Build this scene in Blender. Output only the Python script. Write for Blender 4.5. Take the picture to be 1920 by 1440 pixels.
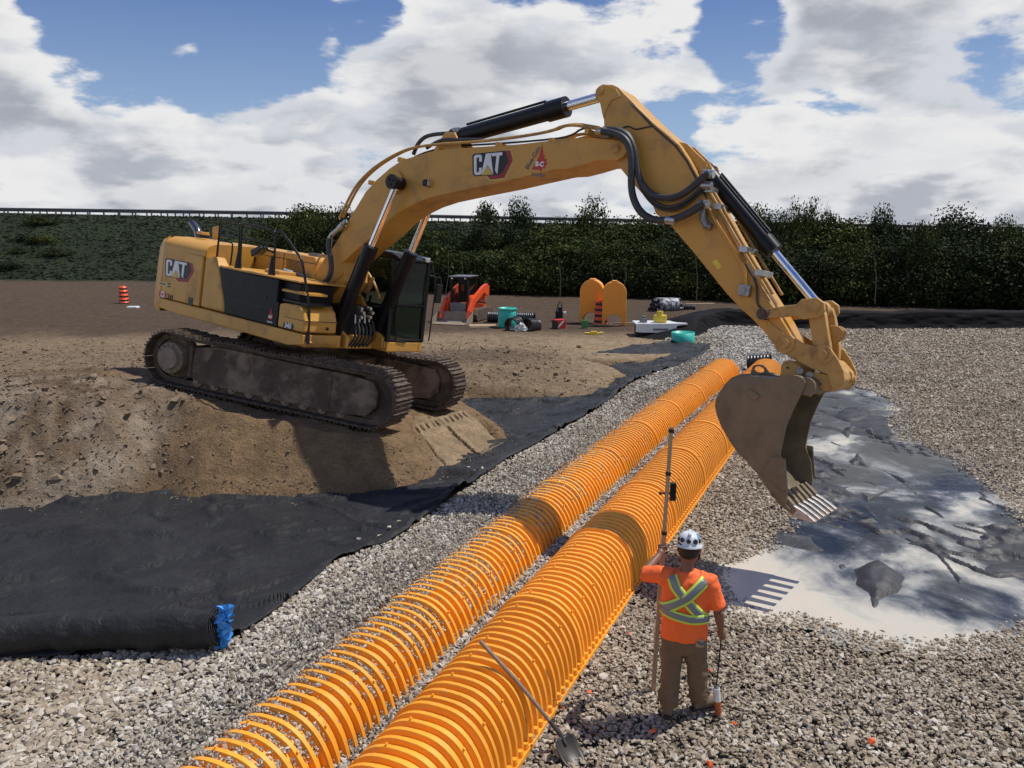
import bpy, bmesh, math, random
import numpy as np
from mathutils import Vector, Matrix, Euler
random.seed(7); rng = np.random.default_rng(7)
scene = bpy.context.scene
for o in list(bpy.data.objects): bpy.data.objects.remove(o)
C = scene.collection
R = math.radians

# ---------------------------------------------------------------- camera, world, sun, exposure
CAM_H = 4.65; PITCH = R(11.3); FPX = 1500.0
cam = bpy.data.cameras.new('camera'); cam_o = bpy.data.objects.new('camera', cam); C.objects.link(cam_o)
cam.sensor_width = 36; cam.lens = 36 * FPX / 1920; cam.clip_end = 3000; cam.clip_start = .05
cam_o.location = (0, 0, CAM_H); cam_o.rotation_euler = (R(90) - PITCH, 0, 0)
scene.camera = cam_o
scene.view_settings.view_transform = 'Standard'
scene.view_settings.look = 'None'
scene.view_settings.gamma = 1
scene.view_settings.use_curve_mapping = False
scene.view_settings.exposure = -0.25
SUN = Vector((0.51, 0.16, 1.0)).normalized()
sl = bpy.data.lights.new('sun', 'SUN'); sl.energy = 5.0; sl.angle = R(.53); sl.color = (1, .945, .86)
so = bpy.data.objects.new('sun', sl); C.objects.link(so)
so.rotation_euler = SUN.to_track_quat('Z', 'Y').to_euler(); so.location = (20, 10, 40)

class NT:
    """tiny node helper"""
    def __init__(s, tree): s.t = tree; s.n = tree.nodes; s.l = tree.links
    def new(s, typ, inp=None, **kw):
        nd = s.n.new(typ)
        for k, v in kw.items(): setattr(nd, k, v)
        for k, v in (inp or {}).items():
            if isinstance(v, bpy.types.NodeSocket): s.l.new(v, nd.inputs[k])
            else: nd.inputs[k].default_value = v
        return nd
    def math(s, op, a, b=0., c=0., clamp=False):
        nd = s.new('ShaderNodeMath', {0: a, 1: b, 2: c}, operation=op); nd.use_clamp = clamp
        return nd.outputs[0]
    def vmath(s, op, a, b=(0, 0, 0)):
        return s.new('ShaderNodeVectorMath', {0: a, 1: b}, operation=op)
    def mix(s, f, a, b, blend='MIX'):
        nd = s.new('ShaderNodeMix', data_type='RGBA', blend_type=blend)
        for i, v in ((0, f), (6, a), (7, b)):
            if isinstance(v, bpy.types.NodeSocket): s.l.new(v, nd.inputs[i])
            else: nd.inputs[i].default_value = v if i == 0 or len(v) == 4 else (*v, 1)
        return nd.outputs[2]
    def rng(s, v, a, b, c=0., d=1., interp='SMOOTHSTEP'):
        nd = s.new('ShaderNodeMapRange', interpolation_type=interp)
        for i, x in enumerate((v, a, b, c, d)):
            if isinstance(x, bpy.types.NodeSocket): s.l.new(x, nd.inputs[i])
            else: nd.inputs[i].default_value = x
        return nd.outputs[0]
    def noise(s, vec, scale, detail=5, rough=.55, dist=0., lac=2.):
        nd = s.new('ShaderNodeTexNoise', {'Scale': scale, 'Detail': detail, 'Roughness': rough, 'Distortion': dist, 'Lacunarity': lac})
        if vec is not None: s.l.new(vec, nd.inputs['Vector'])
        return nd.outputs[0]

world = bpy.data.worlds.new('World'); scene.world = world; world.use_nodes = True
w = NT(world.node_tree); w.n.clear()
wo = w.new('ShaderNodeOutputWorld')
world.cycles.sampling_method = 'MANUAL'; world.cycles.sample_map_resolution = 512
sky = w.new('ShaderNodeTexSky', sky_type='NISHITA', sun_disc=False)
sky.sun_elevation = math.asin(SUN.z); sky.sun_rotation = math.atan2(SUN.x, SUN.y)
sky.air_density = 1.0; sky.dust_density = .3; sky.ozone_density = 4.0; sky.altitude = 200
bg1 = w.new('ShaderNodeBackground', {'Color': sky.outputs[0], 'Strength': .115})
tc = w.new('ShaderNodeTexCoord').outputs['Generated']
sep = w.new('ShaderNodeSeparateXYZ', {0: tc})
# the cloud field: directions are projected on a dome so that banks flatten towards the horizon
zc = w.math('MAXIMUM', sep.outputs[2], 0.0)
den = w.math('ADD', zc, .42)
px_ = w.math('DIVIDE', sep.outputs[0], den); py_ = w.math('DIVIDE', sep.outputs[1], den)
pz_ = w.math('MULTIPLY', zc, 3.0)
pv = w.new('ShaderNodeCombineXYZ', {0: px_, 1: py_, 2: pz_}).outputs[0]
pv = w.vmath('ADD', pv, (6.7, 2.9, 1.2)).outputs[0]
n_big = w.noise(pv, 1.5, 2, .5)
n_mid = w.noise(pv, 4.2, 10, .58, .1)
def puff(vec):
    """heaped cumulus relief from inverted cells at two sizes"""
    wv = w.vmath('ADD', vec, w.vmath('SCALE', w.new('ShaderNodeTexNoise', {'Vector': vec, 'Scale': 6., 'Detail': 4.}).outputs['Color']).outputs[0]).outputs[0]
    v1 = w.new('ShaderNodeTexVoronoi', {'Vector': wv, 'Scale': 3.4}, feature='F1').outputs['Distance']
    v2 = w.new('ShaderNodeTexVoronoi', {'Vector': wv, 'Scale': 9.}, feature='F1').outputs['Distance']
    n3 = w.noise(vec, 11., 8, .6)
    return w.math('ADD', w.math('MULTIPLY', w.math('SUBTRACT', .55, v1), .55), w.math('ADD', w.math('MULTIPLY', w.math('SUBTRACT', .5, v2), .22), w.math('MULTIPLY', w.math('SUBTRACT', n3, .5), .36)))
_old = w.vmath
def _vm(op, a, b=(0, 0, 0)):
    nd = w.new('ShaderNodeVectorMath', {0: a}, operation=op)
    if op == 'SCALE': nd.inputs[3].default_value = .14
    elif isinstance(b, bpy.types.NodeSocket): w.l.new(b, nd.inputs[1])
    else: nd.inputs[1].default_value = b
    return nd
w.vmath = _vm
pf = puff(pv)
pf_up = puff(w.vmath('ADD', pv, (.06, .02, .12)).outputs[0])
dens = w.math('ADD', w.math('MULTIPLY', n_big, .50), w.math('ADD', w.math('MULTIPLY', n_mid, .55), w.math('MULTIPLY', pf, .16)))
def blob(d, r0, r1):
    v = Vector(d).normalized()
    dp = w.vmath('DOT_PRODUCT', tc, tuple(v)).outputs['Value']
    return w.rng(dp, math.cos(R(r1)), math.cos(R(r0)), 0., 1.)
def pdir(u, v_):
    xr = (u - 960) / FPX; yd = (v_ - 720) / FPX
    return (xr, math.cos(PITCH) - yd * math.sin(PITCH), -math.sin(PITCH) - yd * math.cos(PITCH))
# the gaps and banks this particular sky has, as directions (degrees across)
for u_, v_, r1_, k_ in ((330, 20, 10., -.26), (520, 60, 5.5, -.14), (150, 40, 6., -.06), (1395, 55, 4.0, -.20), (1560, 235, 3.5, -.06), (1030, 250, 3.6, -.10), (700, 20, 2.6, -.05), (1250, 200, 3., -.05),
                        (600, 70, 1.6, .10), (900, 120, 9., .09), (1600, 120, 8., .07), (420, 290, 11., .13), (1620, 330, 9., .06), (1000, 380, 8., .04)):
    dens = w.math('ADD', dens, w.math('MULTIPLY', blob(pdir(u_, v_), .3, r1_), k_))
dens = w.math('ADD', dens, w.rng(zc, 0.0, .26, .085, .0, 'LINEAR'))
dens = w.math('SUBTRACT', dens, w.rng(zc, .30, .9, 0., .12, 'LINEAR'))
dens = w.math('ADD', dens, .008)
cover = w.rng(dens, .490, .550)
relief = w.math('SUBTRACT', pf, pf_up)
lit = w.rng(relief, -.14, .12, 0., 1.)
thick = w.rng(dens, .57, .72)
shade = w.rng(w.noise(w.vmath('ADD', pv, (9., 3., 1.)).outputs[0], 1.5, 3, .45), .44, .72)
for u_, v_, r1_, k_ in ((850, 170, 7., .75), (1420, 215, 5., .6), (1650, 180, 4., .5)):
    shade = w.math('MAXIMUM', shade, w.math('MULTIPLY', blob(pdir(u_, v_), .5, r1_), k_))
tops = w.mix(thick, (1.0, 1.0, 1.0), (.90, .91, .94))
sides = w.mix(thick, (.78, .81, .87), (.53, .56, .63))
ccol = w.mix(lit, sides, tops)
ccol = w.mix(w.math('MULTIPLY', w.math('MULTIPLY', shade, thick), .58), ccol, w.mix(lit, (.33, .36, .42), (.56, .58, .63)))
bg2 = w.new('ShaderNodeBackground', {'Color': ccol, 'Strength': .98})
bluer = w.mix(w.rng(zc, .02, .34), (.42, .58, .84), (.055, .145, .50))
skyc = w.mix(.65, sky.outputs[0], w.vmath('MULTIPLY', bluer, (8.5, 8.5, 8.5)).outputs[0])
w.l.new(skyc, bg1.inputs['Color'])
ms = w.new('ShaderNodeMixShader', {0: cover, 1: bg1.outputs[0], 2: bg2.outputs[0]})
w.l.new(ms.outputs[0], wo.inputs[0])

# ---------------------------------------------------------------- helpers
def camray(u, v):
    xr = (u - 960) / FPX; yd = (v - 720) / FPX
    return np.array([xr, math.cos(PITCH) - yd * math.sin(PITCH), -math.sin(PITCH) - yd * math.cos(PITCH)])
def gp(u, v, z=0.):
    d = camray(u, v); t = (z - CAM_H) / d[2]
    return (d[0] * t, d[1] * t)
def at_y(u, v, y):
    d = camray(u, v); t = y / d[1]
    return Vector((d[0] * t, y, CAM_H + d[2] * t))

def tag(o, label=None, cat=None, group=None, kind=None):
    if label: o['label'] = label
    if cat: o['category'] = cat
    if group: o['group'] = group
    if kind: o['kind'] = kind
    return o
def empty(name, loc=(0, 0, 0), rot=(0, 0, 0)):
    o = bpy.data.objects.new(name, None); C.objects.link(o); o.location = loc; o.rotation_euler = rot
    o.empty_display_size = .2
    return o

class MB:
    def __init__(s): s.v = []; s.f = []; s.sm = []
    def add(s, vs, fs, smooth=False, M=None):
        b = len(s.v)
        for p in vs:
            p = Vector(p)
            if M is not None: p = M @ p
            s.v.append((p.x, p.y, p.z))
        for f in fs: s.f.append(tuple(b + i for i in f)); s.sm.append(smooth)
        return s
    def box(s, x0, x1, y0, y1, z0, z1, M=None):
        vs = [(x, y, z) for x in (x0, x1) for y in (y0, y1) for z in (z0, z1)]
        fs = [(0, 1, 3, 2), (4, 6, 7, 5), (0, 4, 5, 1), (2, 3, 7, 6), (0, 2, 6, 4), (1, 5, 7, 3)]
        return s.add(vs, fs, False, M)
    def prism(s, pts, y0, y1, M=None):
        """polygon in XZ extruded along Y"""
        n = len(pts)
        area = sum(pts[i][0] * pts[(i + 1) % n][1] - pts[(i + 1) % n][0] * pts[i][1] for i in range(n))
        if area < 0: pts = pts[::-1]
        if y1 < y0: y0, y1 = y1, y0
        vs = [(p[0], y0, p[1]) for p in pts] + [(p[0], y1, p[1]) for p in pts]
        fs = [tuple(range(n)), tuple(range(2 * n - 1, n - 1, -1))]
        fs += [(i, i + n, (i + 1) % n + n, (i + 1) % n) for i in range(n)]
        return s.add(vs, fs, False, M)
    def cyl(s, p0, p1, r0, r1=None, n=16, caps=True, M=None):
        if r1 is None: r1 = r0
        p0 = Vector(p0); p1 = Vector(p1); d = (p1 - p0).normalized()
        a = d.orthogonal().normalized(); b = d.cross(a)
        vs = []
        for p, r in ((p0, r0), (p1, r1)):
            for i in range(n):
                t = 2 * math.pi * i / n
                vs.append(p + a * math.cos(t) * r + b * math.sin(t) * r)
        s.add(vs, [(i, (i + 1) % n, (i + 1) % n + n, i + n) for i in range(n)], True, M)
        if caps:
            s.add(vs[:n], [tuple(range(n - 1, -1, -1))], False, M); s.add(vs[n:], [tuple(range(n))], False, M)
        return s
    def tube(s, pts, r, n=8, M=None, smooth_path=0):
        pts = [Vector(p) for p in pts]
        for _ in range(smooth_path):
            q = [pts[0]]
            for a, b in zip(pts[:-1], pts[1:]): q += [a * .75 + b * .25, a * .25 + b * .75]
            q.append(pts[-1]); pts = q
        rr = r if hasattr(r, '__len__') else [r] * len(pts)
        if len(rr) != len(pts): rr = list(np.interp(np.linspace(0, 1, len(pts)), np.linspace(0, 1, len(rr)), rr))
        vs = []; up = None
        for i, p in enumerate(pts):
            t = (pts[min(i + 1, len(pts) - 1)] - pts[max(i - 1, 0)])
            if t.length < 1e-9: t = Vector((0, 0, 1))
            t.normalize()
            if up is None: up = t.orthogonal().normalized()
            up = (up - t * up.dot(t)); up = up.normalized() if up.length > 1e-6 else t.orthogonal().normalized()
            b = t.cross(up)
            for k in range(n):
                a = 2 * math.pi * k / n
                vs.append(p + up * math.cos(a) * rr[i] + b * math.sin(a) * rr[i])
        m = len(pts)
        fs = [(i * n + k, i * n + (k + 1) % n, (i + 1) * n + (k + 1) % n, (i + 1) * n + k) for i in range(m - 1) for k in range(n)]
        s.add(vs, fs, True, M)
        s.add(vs[:n], [tuple(range(n - 1, -1, -1))], False, M); s.add(vs[-n:], [tuple(range(n))], False, M)
        return s
    def lathe(s, prof, n=24, M=None, closed=False):
        """profile of (r, z) turned about Z"""
        vs = [(r * math.cos(2 * math.pi * k / n), r * math.sin(2 * math.pi * k / n), z) for r, z in prof for k in range(n)]
        m = len(prof)
        fs = [(i * n + k, i * n + (k + 1) % n, (i + 1) * n + (k + 1) % n, (i + 1) * n + k) for i in range(m - 1) for k in range(n)]
        return s.add(vs, fs, True, M)
    def build(s, name, mat, parent=None, bevel=0, seg=2, smooth_angle=None, loc=None):
        me = bpy.data.meshes.new(name); me.from_pydata(s.v, [], s.f); me.update()
        me.polygons.foreach_set('use_smooth', s.sm)
        if mat is not None: me.materials.append(mat)
        o = bpy.data.objects.new(name, me); C.objects.link(o)
        if parent is not None: o.parent = parent
        if loc is not None: o.location = loc
        if bevel:
            m = o.modifiers.new('bevel', 'BEVEL'); m.width = bevel; m.segments = seg; m.limit_method = 'ANGLE'; m.angle_limit = R(35); m.harden_normals = False
        return o

def copy_tree(o, parent=None):
    c = o.copy(); C.objects.link(c)
    if parent is not None: c.parent = parent
    for ch in list(o.children): copy_tree(ch, c)
    return c

def grid_mesh(name, X, Y, Z, mat, keep=None, smooth=True, parent=None, attrs=None):
    """X, Y, Z arrays (m, n)"""
    m, n = X.shape
    co = np.stack([X, Y, Z], -1).reshape(-1, 3).astype(np.float32)
    I = np.arange(m * n).reshape(m, n)
    q = np.stack([I[:-1, :-1], I[:-1, 1:], I[1:, 1:], I[1:, :-1]], -1)
    if keep is not None: q = q[keep]
    q = q.reshape(-1, 4).astype(np.int32)
    used = np.zeros(m * n, bool); used[q.ravel()] = True
    remap = np.cumsum(used) - 1
    q = remap[q]; co = co[used]
    me = bpy.data.meshes.new(name)
    me.vertices.add(len(co)); me.vertices.foreach_set('co', co.ravel())
    me.loops.add(q.size); me.loops.foreach_set('vertex_index', q.ravel().astype(np.int32))
    me.polygons.add(len(q)); me.polygons.foreach_set('loop_start', np.arange(0, q.size, 4, dtype=np.int32))
    me.polygons.foreach_set('loop_total', np.full(len(q), 4, np.int32)) if hasattr(me.polygons, 'foreach_set') else None
    me.update(calc_edges=True); me.validate()
    me.polygons.foreach_set('use_smooth', np.full(len(me.polygons), smooth))
    if attrs:
        for k, a in attrs.items():
            a = a.reshape(-1, a.shape[-1])[used].astype(np.float32)
            at = me.attributes.new(k, 'FLOAT_COLOR', 'POINT'); at.data.foreach_set('color', a.ravel())
    if mat: me.materials.append(mat)
    o = bpy.data.objects.new(name, me); C.objects.link(o)
    if parent is not None: o.parent = parent
    return o

# numpy value noise
def _hash(ix, iy, seed):
    h = (ix.astype(np.int64) * 374761393 + iy.astype(np.int64) * 668265263 + seed * 1442695041) & 0x7fffffff
    h = ((h ^ (h >> 13)) * 1274126177) & 0x7fffffff
    return ((h ^ (h >> 16)) & 0xffff) / 65535.0
def vnoise(x, y, seed=0):
    x = np.asarray(x, float); y = np.asarray(y, float)
    ix = np.floor(x); iy = np.floor(y); fx = x - ix; fy = y - iy
    fx = fx * fx * (3 - 2 * fx); fy = fy * fy * (3 - 2 * fy)
    a = _hash(ix, iy, seed); b = _hash(ix + 1, iy, seed); c = _hash(ix, iy + 1, seed); d = _hash(ix + 1, iy + 1, seed)
    return (a * (1 - fx) + b * fx) * (1 - fy) + (c * (1 - fx) + d * fx) * fy * 1.0 - 0.5
def fbm(x, y, s=1., oct=4, seed=0, rough=.5):
    r = 0; a = 1.; t = 0
    for i in range(oct):
        r = r + a * vnoise(x * s + 17.3 * i, y * s - 9.1 * i, seed + i); t += a; a *= rough; s *= 2.03
    return r / t * 2
def sst(a, b, x):
    t = np.clip((x - a) / (b - a), 0, 1); return t * t * (3 - 2 * t)
def sdist(poly, x, y):
    """signed distance to a polygon, positive inside"""
    x = np.asarray(x, float); y = np.asarray(y, float)
    d = np.full(x.shape, 1e9); ins = np.zeros(x.shape, bool); n = len(poly)
    for i in range(n):
        ax, ay = poly[i]; bx, by = poly[(i + 1) % n]
        ex, ey = bx - ax, by - ay; L2 = ex * ex + ey * ey + 1e-12
        t = np.clip(((x - ax) * ex + (y - ay) * ey) / L2, 0, 1)
        d = np.minimum(d, np.hypot(x - ax - t * ex, y - ay - t * ey))
        c = (ay > y) != (by > y)
        ins ^= c & (x < (bx - ax) * (y - ay) / ((by - ay) if by != ay else 1e-12) + ax)
    return np.where(ins, d, -d)
def pldist(pl, x, y):
    d = np.full(np.shape(x), 1e9)
    for (ax, ay), (bx, by) in zip(pl[:-1], pl[1:]):
        ex, ey = bx - ax, by - ay; L2 = ex * ex + ey * ey + 1e-12
        t = np.clip(((x - ax) * ex + (y - ay) * ey) / L2, 0, 1)
        d = np.minimum(d, np.hypot(x - ax - t * ex, y - ay - t * ey))
    return d

# ---------------------------------------------------------------- materials
def pmat(name, col, rough=.6, metal=0., spec=.5, var=.12, nscale=6., dirt=None, dscale=3., damt=.5, bump=0., bscale=40., coat=0., obj=True, ior=None, edge=None, orand=0):
    m = bpy.data.materials.new(name); m.use_nodes = True
    t = NT(m.node_tree); b = t.n['Principled BSDF']
    tcn = t.new('ShaderNodeTexCoord').outputs['Object']
    n1 = t.noise(tcn, nscale, 5, .6)
    f = t.rng(n1, .3, .7, 1 - var, 1 + var, 'LINEAR')
    if orand: f = t.math('MULTIPLY', f, t.rng(t.new('ShaderNodeObjectInfo').outputs['Random'], 0, 1, 1 - orand, 1 + orand * .6, 'LINEAR'))
    base = t.new('ShaderNodeVectorMath', {0: (*col[:3],), 3: f}, operation='SCALE').outputs[0]
    r_out = None
    if dirt is not None:
        n2 = t.noise(tcn, dscale, 8, .68, .3)
        df = t.rng(n2, .58 - damt * .25, .70 - damt * .1, 0, min(1, damt + .25))
        base = t.mix(df, base, dirt)
        r_out = t.rng(df, 0, 1, rough, .9, 'LINEAR')
    t.l.new(base, b.inputs['Base Color'])
    if r_out is not None: t.l.new(r_out, b.inputs['Roughness'])
    else: t.l.new(t.rng(n1, .3, .7, max(0, rough - .07), min(1, rough + .07), 'LINEAR'), b.inputs['Roughness'])
    b.inputs['Metallic'].default_value = metal
    b.inputs['Specular IOR Level'].default_value = spec
    b.inputs['Coat Weight'].default_value = coat
    if bump:
        bn = t.new('ShaderNodeBump', {'Strength': bump, 'Distance': .02, 'Height': t.noise(tcn, bscale, 6, .65)})
        t.l.new(bn.outputs[0], b.inputs['Normal'])
    return m

MUD = (.17, .115, .07)
M = {}
M['yellow'] = pmat('machine_yellow', (.58, .30, .05), .42, var=.05, nscale=1.5, dirt=(.33, .21, .10), dscale=2.1, damt=.34, bump=.03, bscale=8)
M['yellow_worn'] = pmat('worn_yellow', (.50, .28, .075), .5, var=.1, nscale=4, dirt=(.19, .115, .06), dscale=4.5, damt=.38, bump=.08, bscale=25)
M['black_paint'] = pmat('black_paint', (.008, .008, .009), .36, spec=.3, var=.2, dirt=(.07, .055, .04), dscale=3, damt=.1)
M['black_panel'] = pmat('black_panel', (.008, .009, .012), .5, spec=.25, var=.2, nscale=10, bump=.15, bscale=60)
M['black_hose'] = pmat('black_rubber', (.035, .035, .038), .5, var=.2, nscale=12, dirt=(.12, .10, .085), dscale=8, damt=.2)
M['chrome'] = pmat('chrome_rod', (.78, .79, .82), .12, 1., var=.04, nscale=3)
M['steel'] = pmat('worn_steel', (.30, .29, .28), .42, .7, var=.2, nscale=8, dirt=(.12, .085, .06), dscale=9, damt=.2, bump=.15, bscale=20)
M['fitting'] = pmat('zinc_fitting', (.42, .42, .40), .35, .8, var=.2)
M['bucket'] = pmat('bucket_steel', (.165, .128, .080), .55, .1, var=.25, nscale=2.5, dirt=(.25, .19, .115), dscale=1.7, damt=.55, bump=.2, bscale=14)
M['bucket_in'] = pmat('bucket_inside', (.05, .045, .04), .6, .1, var=.3, nscale=5, bump=.2, bscale=14)
M['tooth'] = pmat('polished_tooth', (.46, .44, .42), .38, .6, var=.2, nscale=14, dirt=(.14, .10, .07), dscale=9, damt=.25)
M['track'] = pmat('muddy_track', (.085, .06, .045), .7, .1, var=.3, nscale=9, dirt=(.20, .145, .10), dscale=7, damt=.5, bump=.6, bscale=30)
M['track_frame'] = pmat('muddy_frame', (.085, .058, .042), .85, var=.3, nscale=3, dirt=(.25, .19, .135), dscale=1.9, damt=.60, bump=.6, bscale=18)
M['mud_light'] = pmat('dried_mud', (.24, .19, .145), .95, var=.2, nscale=6, bump=.6, bscale=25)
M['white'] = pmat('white_print', (.75, .75, .74), .5, var=.05)
M['red'] = pmat('red_print', (.30, .02, .03), .5, var=.08)
M['red_bright'] = pmat('red_leaf_print', (.50, .03, .03), .5, var=.08)
M['print_black'] = pmat('black_print', (.012, .012, .014), .5, var=.1)
M['print_yellow'] = pmat('yellow_print', (.62, .43, .09), .5, var=.08)
M['sticker'] = pmat('yellow_sticker', (.75, .58, .05), .5, var=.08)
M['print_grey'] = pmat('grey_print', (.16, .14, .13), .6, var=.1)
M['orange_hdpe'] = pmat('yellow_orange_plastic', (.88, .375, .030), .45, var=.07, nscale=3, dirt=(.55, .34, .13), dscale=5, damt=.16, orand=.10, bump=.05, bscale=50)
M['orange_hdpe2'] = pmat('faded_orange_plastic', (.86, .33, .035), .5, var=.06, nscale=3)
M['teal'] = pmat('teal_plastic', (.03, .44, .35), .45, var=.06, nscale=3)
M['black_plastic'] = pmat('black_corrugated_plastic', (.02, .02, .022), .35, var=.2)
M['wood'] = pmat('weathered_wood', (.40, .30, .18), .7, var=.15, nscale=14, bump=.2, bscale=60)
M['wood_grey'] = pmat('grey_wood_handle', (.24, .18, .13), .65, var=.2, nscale=20, bump=.2, bscale=60)
M['loader_orange'] = pmat('loader_orange', (.75, .085, .02), .4, var=.08)
M['grey_metal'] = pmat('grey_metal', (.16, .165, .17), .5, .3, var=.15)
M['blue_plastic'] = pmat('blue_plastic_film', (.05, .30, .75), .3, var=.35, nscale=14, spec=.8)
M['white_plastic'] = pmat('white_film', (.66, .68, .68), .4, var=.1)
M['paint_orange'] = pmat('orange_marking_paint', (.85, .13, .03), .7, var=.12, nscale=30)
M['red_plastic'] = pmat('red_plastic', (.5, .03, .02), .4, var=.1)
M['green_plastic'] = pmat('green_plastic', (.05, .22, .07), .45, var=.1)
M['gen_yellow'] = pmat('yellow_tank', (.70, .52, .05), .4, var=.06)
M['galv'] = pmat('galvanised_rail', (.13, .135, .145), .5, .5, var=.2, nscale=2)

def glass(name, col=(.5, .6, .55), rough=.03, mixf=.35):
    m = bpy.data.materials.new(name); m.use_nodes = True; t = NT(m.node_tree); b = t.n['Principled BSDF']
    out = t.n['Material Output']
    b.inputs['Base Color'].default_value = (.012, .018, .016, 1); b.inputs['Roughness'].default_value = rough
    tr = t.new('ShaderNodeBsdfTransparent', {0: (*col, 1)})
    mx = t.new('ShaderNodeMixShader', {0: mixf, 1: tr.outputs[0], 2: b.outputs[0]})
    t.l.new(mx.outputs[0], out.inputs[0]); return m
M['glass'] = glass('cab_glass', (.62, .72, .66), .04, .30)

def rock_mat():
    m = bpy.data.materials.new('crushed_limestone'); m.use_nodes = True; t = NT(m.node_tree); b = t.n['Principled BSDF']
    oi = t.new('ShaderNodeObjectInfo'); rnd = oi.outputs['Random']
    cr = t.new('ShaderNodeValToRGB', {0: rnd}); e = cr.color_ramp
    e.elements[0].position = 0; e.elements[0].color = (.225, .182, .128, 1)
    e.elements[1].position = 1; e.elements[1].color = (.55, .51, .45, 1)
    for p_, c_ in ((.3, (.32, .262, .188, 1)), (.62, (.405, .34, .252, 1)), (.85, (.48, .42, .33, 1))):
        k = e.elements.new(p_); k.color = c_
    tcn = t.new('ShaderNodeTexCoord').outputs['Object']
    n = t.noise(tcn, 2.2, 4, .6)
    geo = t.new('ShaderNodeNewGeometry')
    big = t.noise(geo.outputs['Position'], .35, 4, .6)
    # grey-white dust on the fresh stone round the rows, tan elsewhere
    at = t.new('ShaderNodeAttribute', attribute_name='pale', attribute_type='INSTANCER').outputs['Fac']
    c1 = t.mix(t.rng(n, .3, .75, 0, .3), cr.outputs[0], (.14, .11, .08))
    c2 = t.mix(at, c1, t.mix(rnd, (.26, .235, .20), (.60, .565, .50)))
    f = t.rng(big, .3, .7, .86, 1.16, 'LINEAR')
    c3 = t.new('ShaderNodeVectorMath', {0: c2, 3: f}, operation='SCALE').outputs[0]
    t.l.new(c3, b.inputs['Base Color']); b.inputs['Roughness'].default_value = .85; b.inputs['Specular IOR Level'].default_value = .3
    return m
M['rock'] = rock_mat()
# ---------------------------------------------------------------- machine frame (needed for the ground under it)
MX, MY, MZ = -4.1713, 15.7356, 1.2496
MYAW, MPITCH, MROLL, TRK = -0.6469, 0.0836, -0.1294, 0.3280
MU3 = Matrix.Rotation(MYAW, 3, 'Z') @ Matrix.Rotation(MPITCH, 3, 'Y') @ Matrix.Rotation(MROLL, 3, 'X')
MU = Matrix.Translation((MX, MY, MZ)) @ MU3.to_4x4()
_n = MU3 @ Vector((0, 0, 1))
def machine_plane(x, y): return MZ - (_n.x * (x - MX) + _n.y * (y - MY)) / _n.z

# ---------------------------------------------------------------- the lie of the land
ROW_Y = np.array([2.0, 4.2, 6.21, 9.36, 12.79, 16.15, 20.0, 24.2, 30.])
ROW_X = np.array([-2.43, -1.43, -.53, .87, 2.47, 4.04, 5.88, 7.92, 10.8])
def row1_off(y): return np.interp(y, [4, 6.5, 9, 11.5, 17, 24, 30], [-1.15, -1.18, -1.21, -1.25, -1.24, -1.14, -1.14])
def row_x(y): return np.interp(y, ROW_Y, ROW_X)
def lateral(x, y): return (x - row_x(y)) * .907
UP_PX = [(-900, 1010), (-500, 985), (0, 960), (240, 937), (300, 921), (330, 932), (360, 938), (420, 935), (480, 931), (560, 934), (640, 935), (730, 931),
         (800, 914), (850, 886), (905, 866), (957, 838), (948, 815), (905, 785), (868, 757), (885, 747), (960, 752), (1050, 753), (1130, 750),
         (1183, 716), (1160, 700), (1120, 684), (1090, 677), (1120, 682), (1200, 681), (1277, 657), (1262, 645), (1236, 637)]
UPPER = [gp(u, v, .33) for u, v in UP_PX] + [(6.0, 31.), (6.6, 34.), (8.2, 38.2), (14, 38.6), (30, 39.5), (90, 44), (140, 60), (140, 260), (-160, 260), (-160, 3), (-30, 9)]
POND_PX = [(1357, 1065), (1362, 1087), (1377, 1110), (1407, 1132), (1434, 1140), (1490, 1147), (1539, 1159), (1580, 1177), (1625, 1189), (1677, 1192), (1760, 1200), (1900, 1175), (1990, 1100),
           (1900, 960), (1790, 860), (1720, 835), (1672, 822), (1660, 800), (1672, 775), (1668, 748), (1640, 733), (1600, 724), (1560, 722), (1530, 745), (1500, 790), (1490, 850), (1500, 920), (1480, 985), (1450, 1018), (1415, 1042)]
POND = [gp(u, v, 0.) for u, v in POND_PX]
WATER_Z = -.015
TREAD = [gp(u, v, .7) for u, v in [(770, 800), (868, 768), (950, 830), (940, 862), (830, 900)]]

# the graded ramp under the front of the tracks: corners A (near track), B (far track), D (near foot)
_RA, _RB, _RD = (*gp(768, 797, .93), .93), (*gp(868, 768, .84), .84), (*gp(846, 884, .42), .42)
def ramp_st(x, y):
    a, b = _RB[0] - _RA[0], _RD[0] - _RA[0]; c, d = _RB[1] - _RA[1], _RD[1] - _RA[1]; det = a * d - b * c
    X, Y = x - _RA[0], y - _RA[1]
    return (X * d - b * Y) / det, (a * Y - c * X) / det
def ramp_plane(s, t): return np.maximum(_RA[2] + s * (_RB[2] - _RA[2]) + t * (_RD[2] - _RA[2]), .43)
def base_z(x, y):
    s = lateral(x, y)
    prof = np.interp(s, [-12, -5.2, -3.4, -2.2, -1.75, -.9, -.45, .3, .6, 40], [.24, .32, .42, .60, .62, .30, .25, 0, 0, 0])
    k = sst(21.5, 26.5, y)
    far = np.interp(s, [-6, -2.5, 0, 2], [.20, .25, .12, 0])
    z = prof * (1 - k) + far * k
    z = z + .03 * fbm(x, y, .8, 3, 5) * (1 - sst(-.6, -1.0, s) * 0)
    d = sdist(POND, x, y)
    z = np.where(s > .7, z - np.clip(d + .10, 0, 3) * .14 * sst(-.1, .4, d) - .02 * sst(-.6, .1, d), z)
    return z
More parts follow.
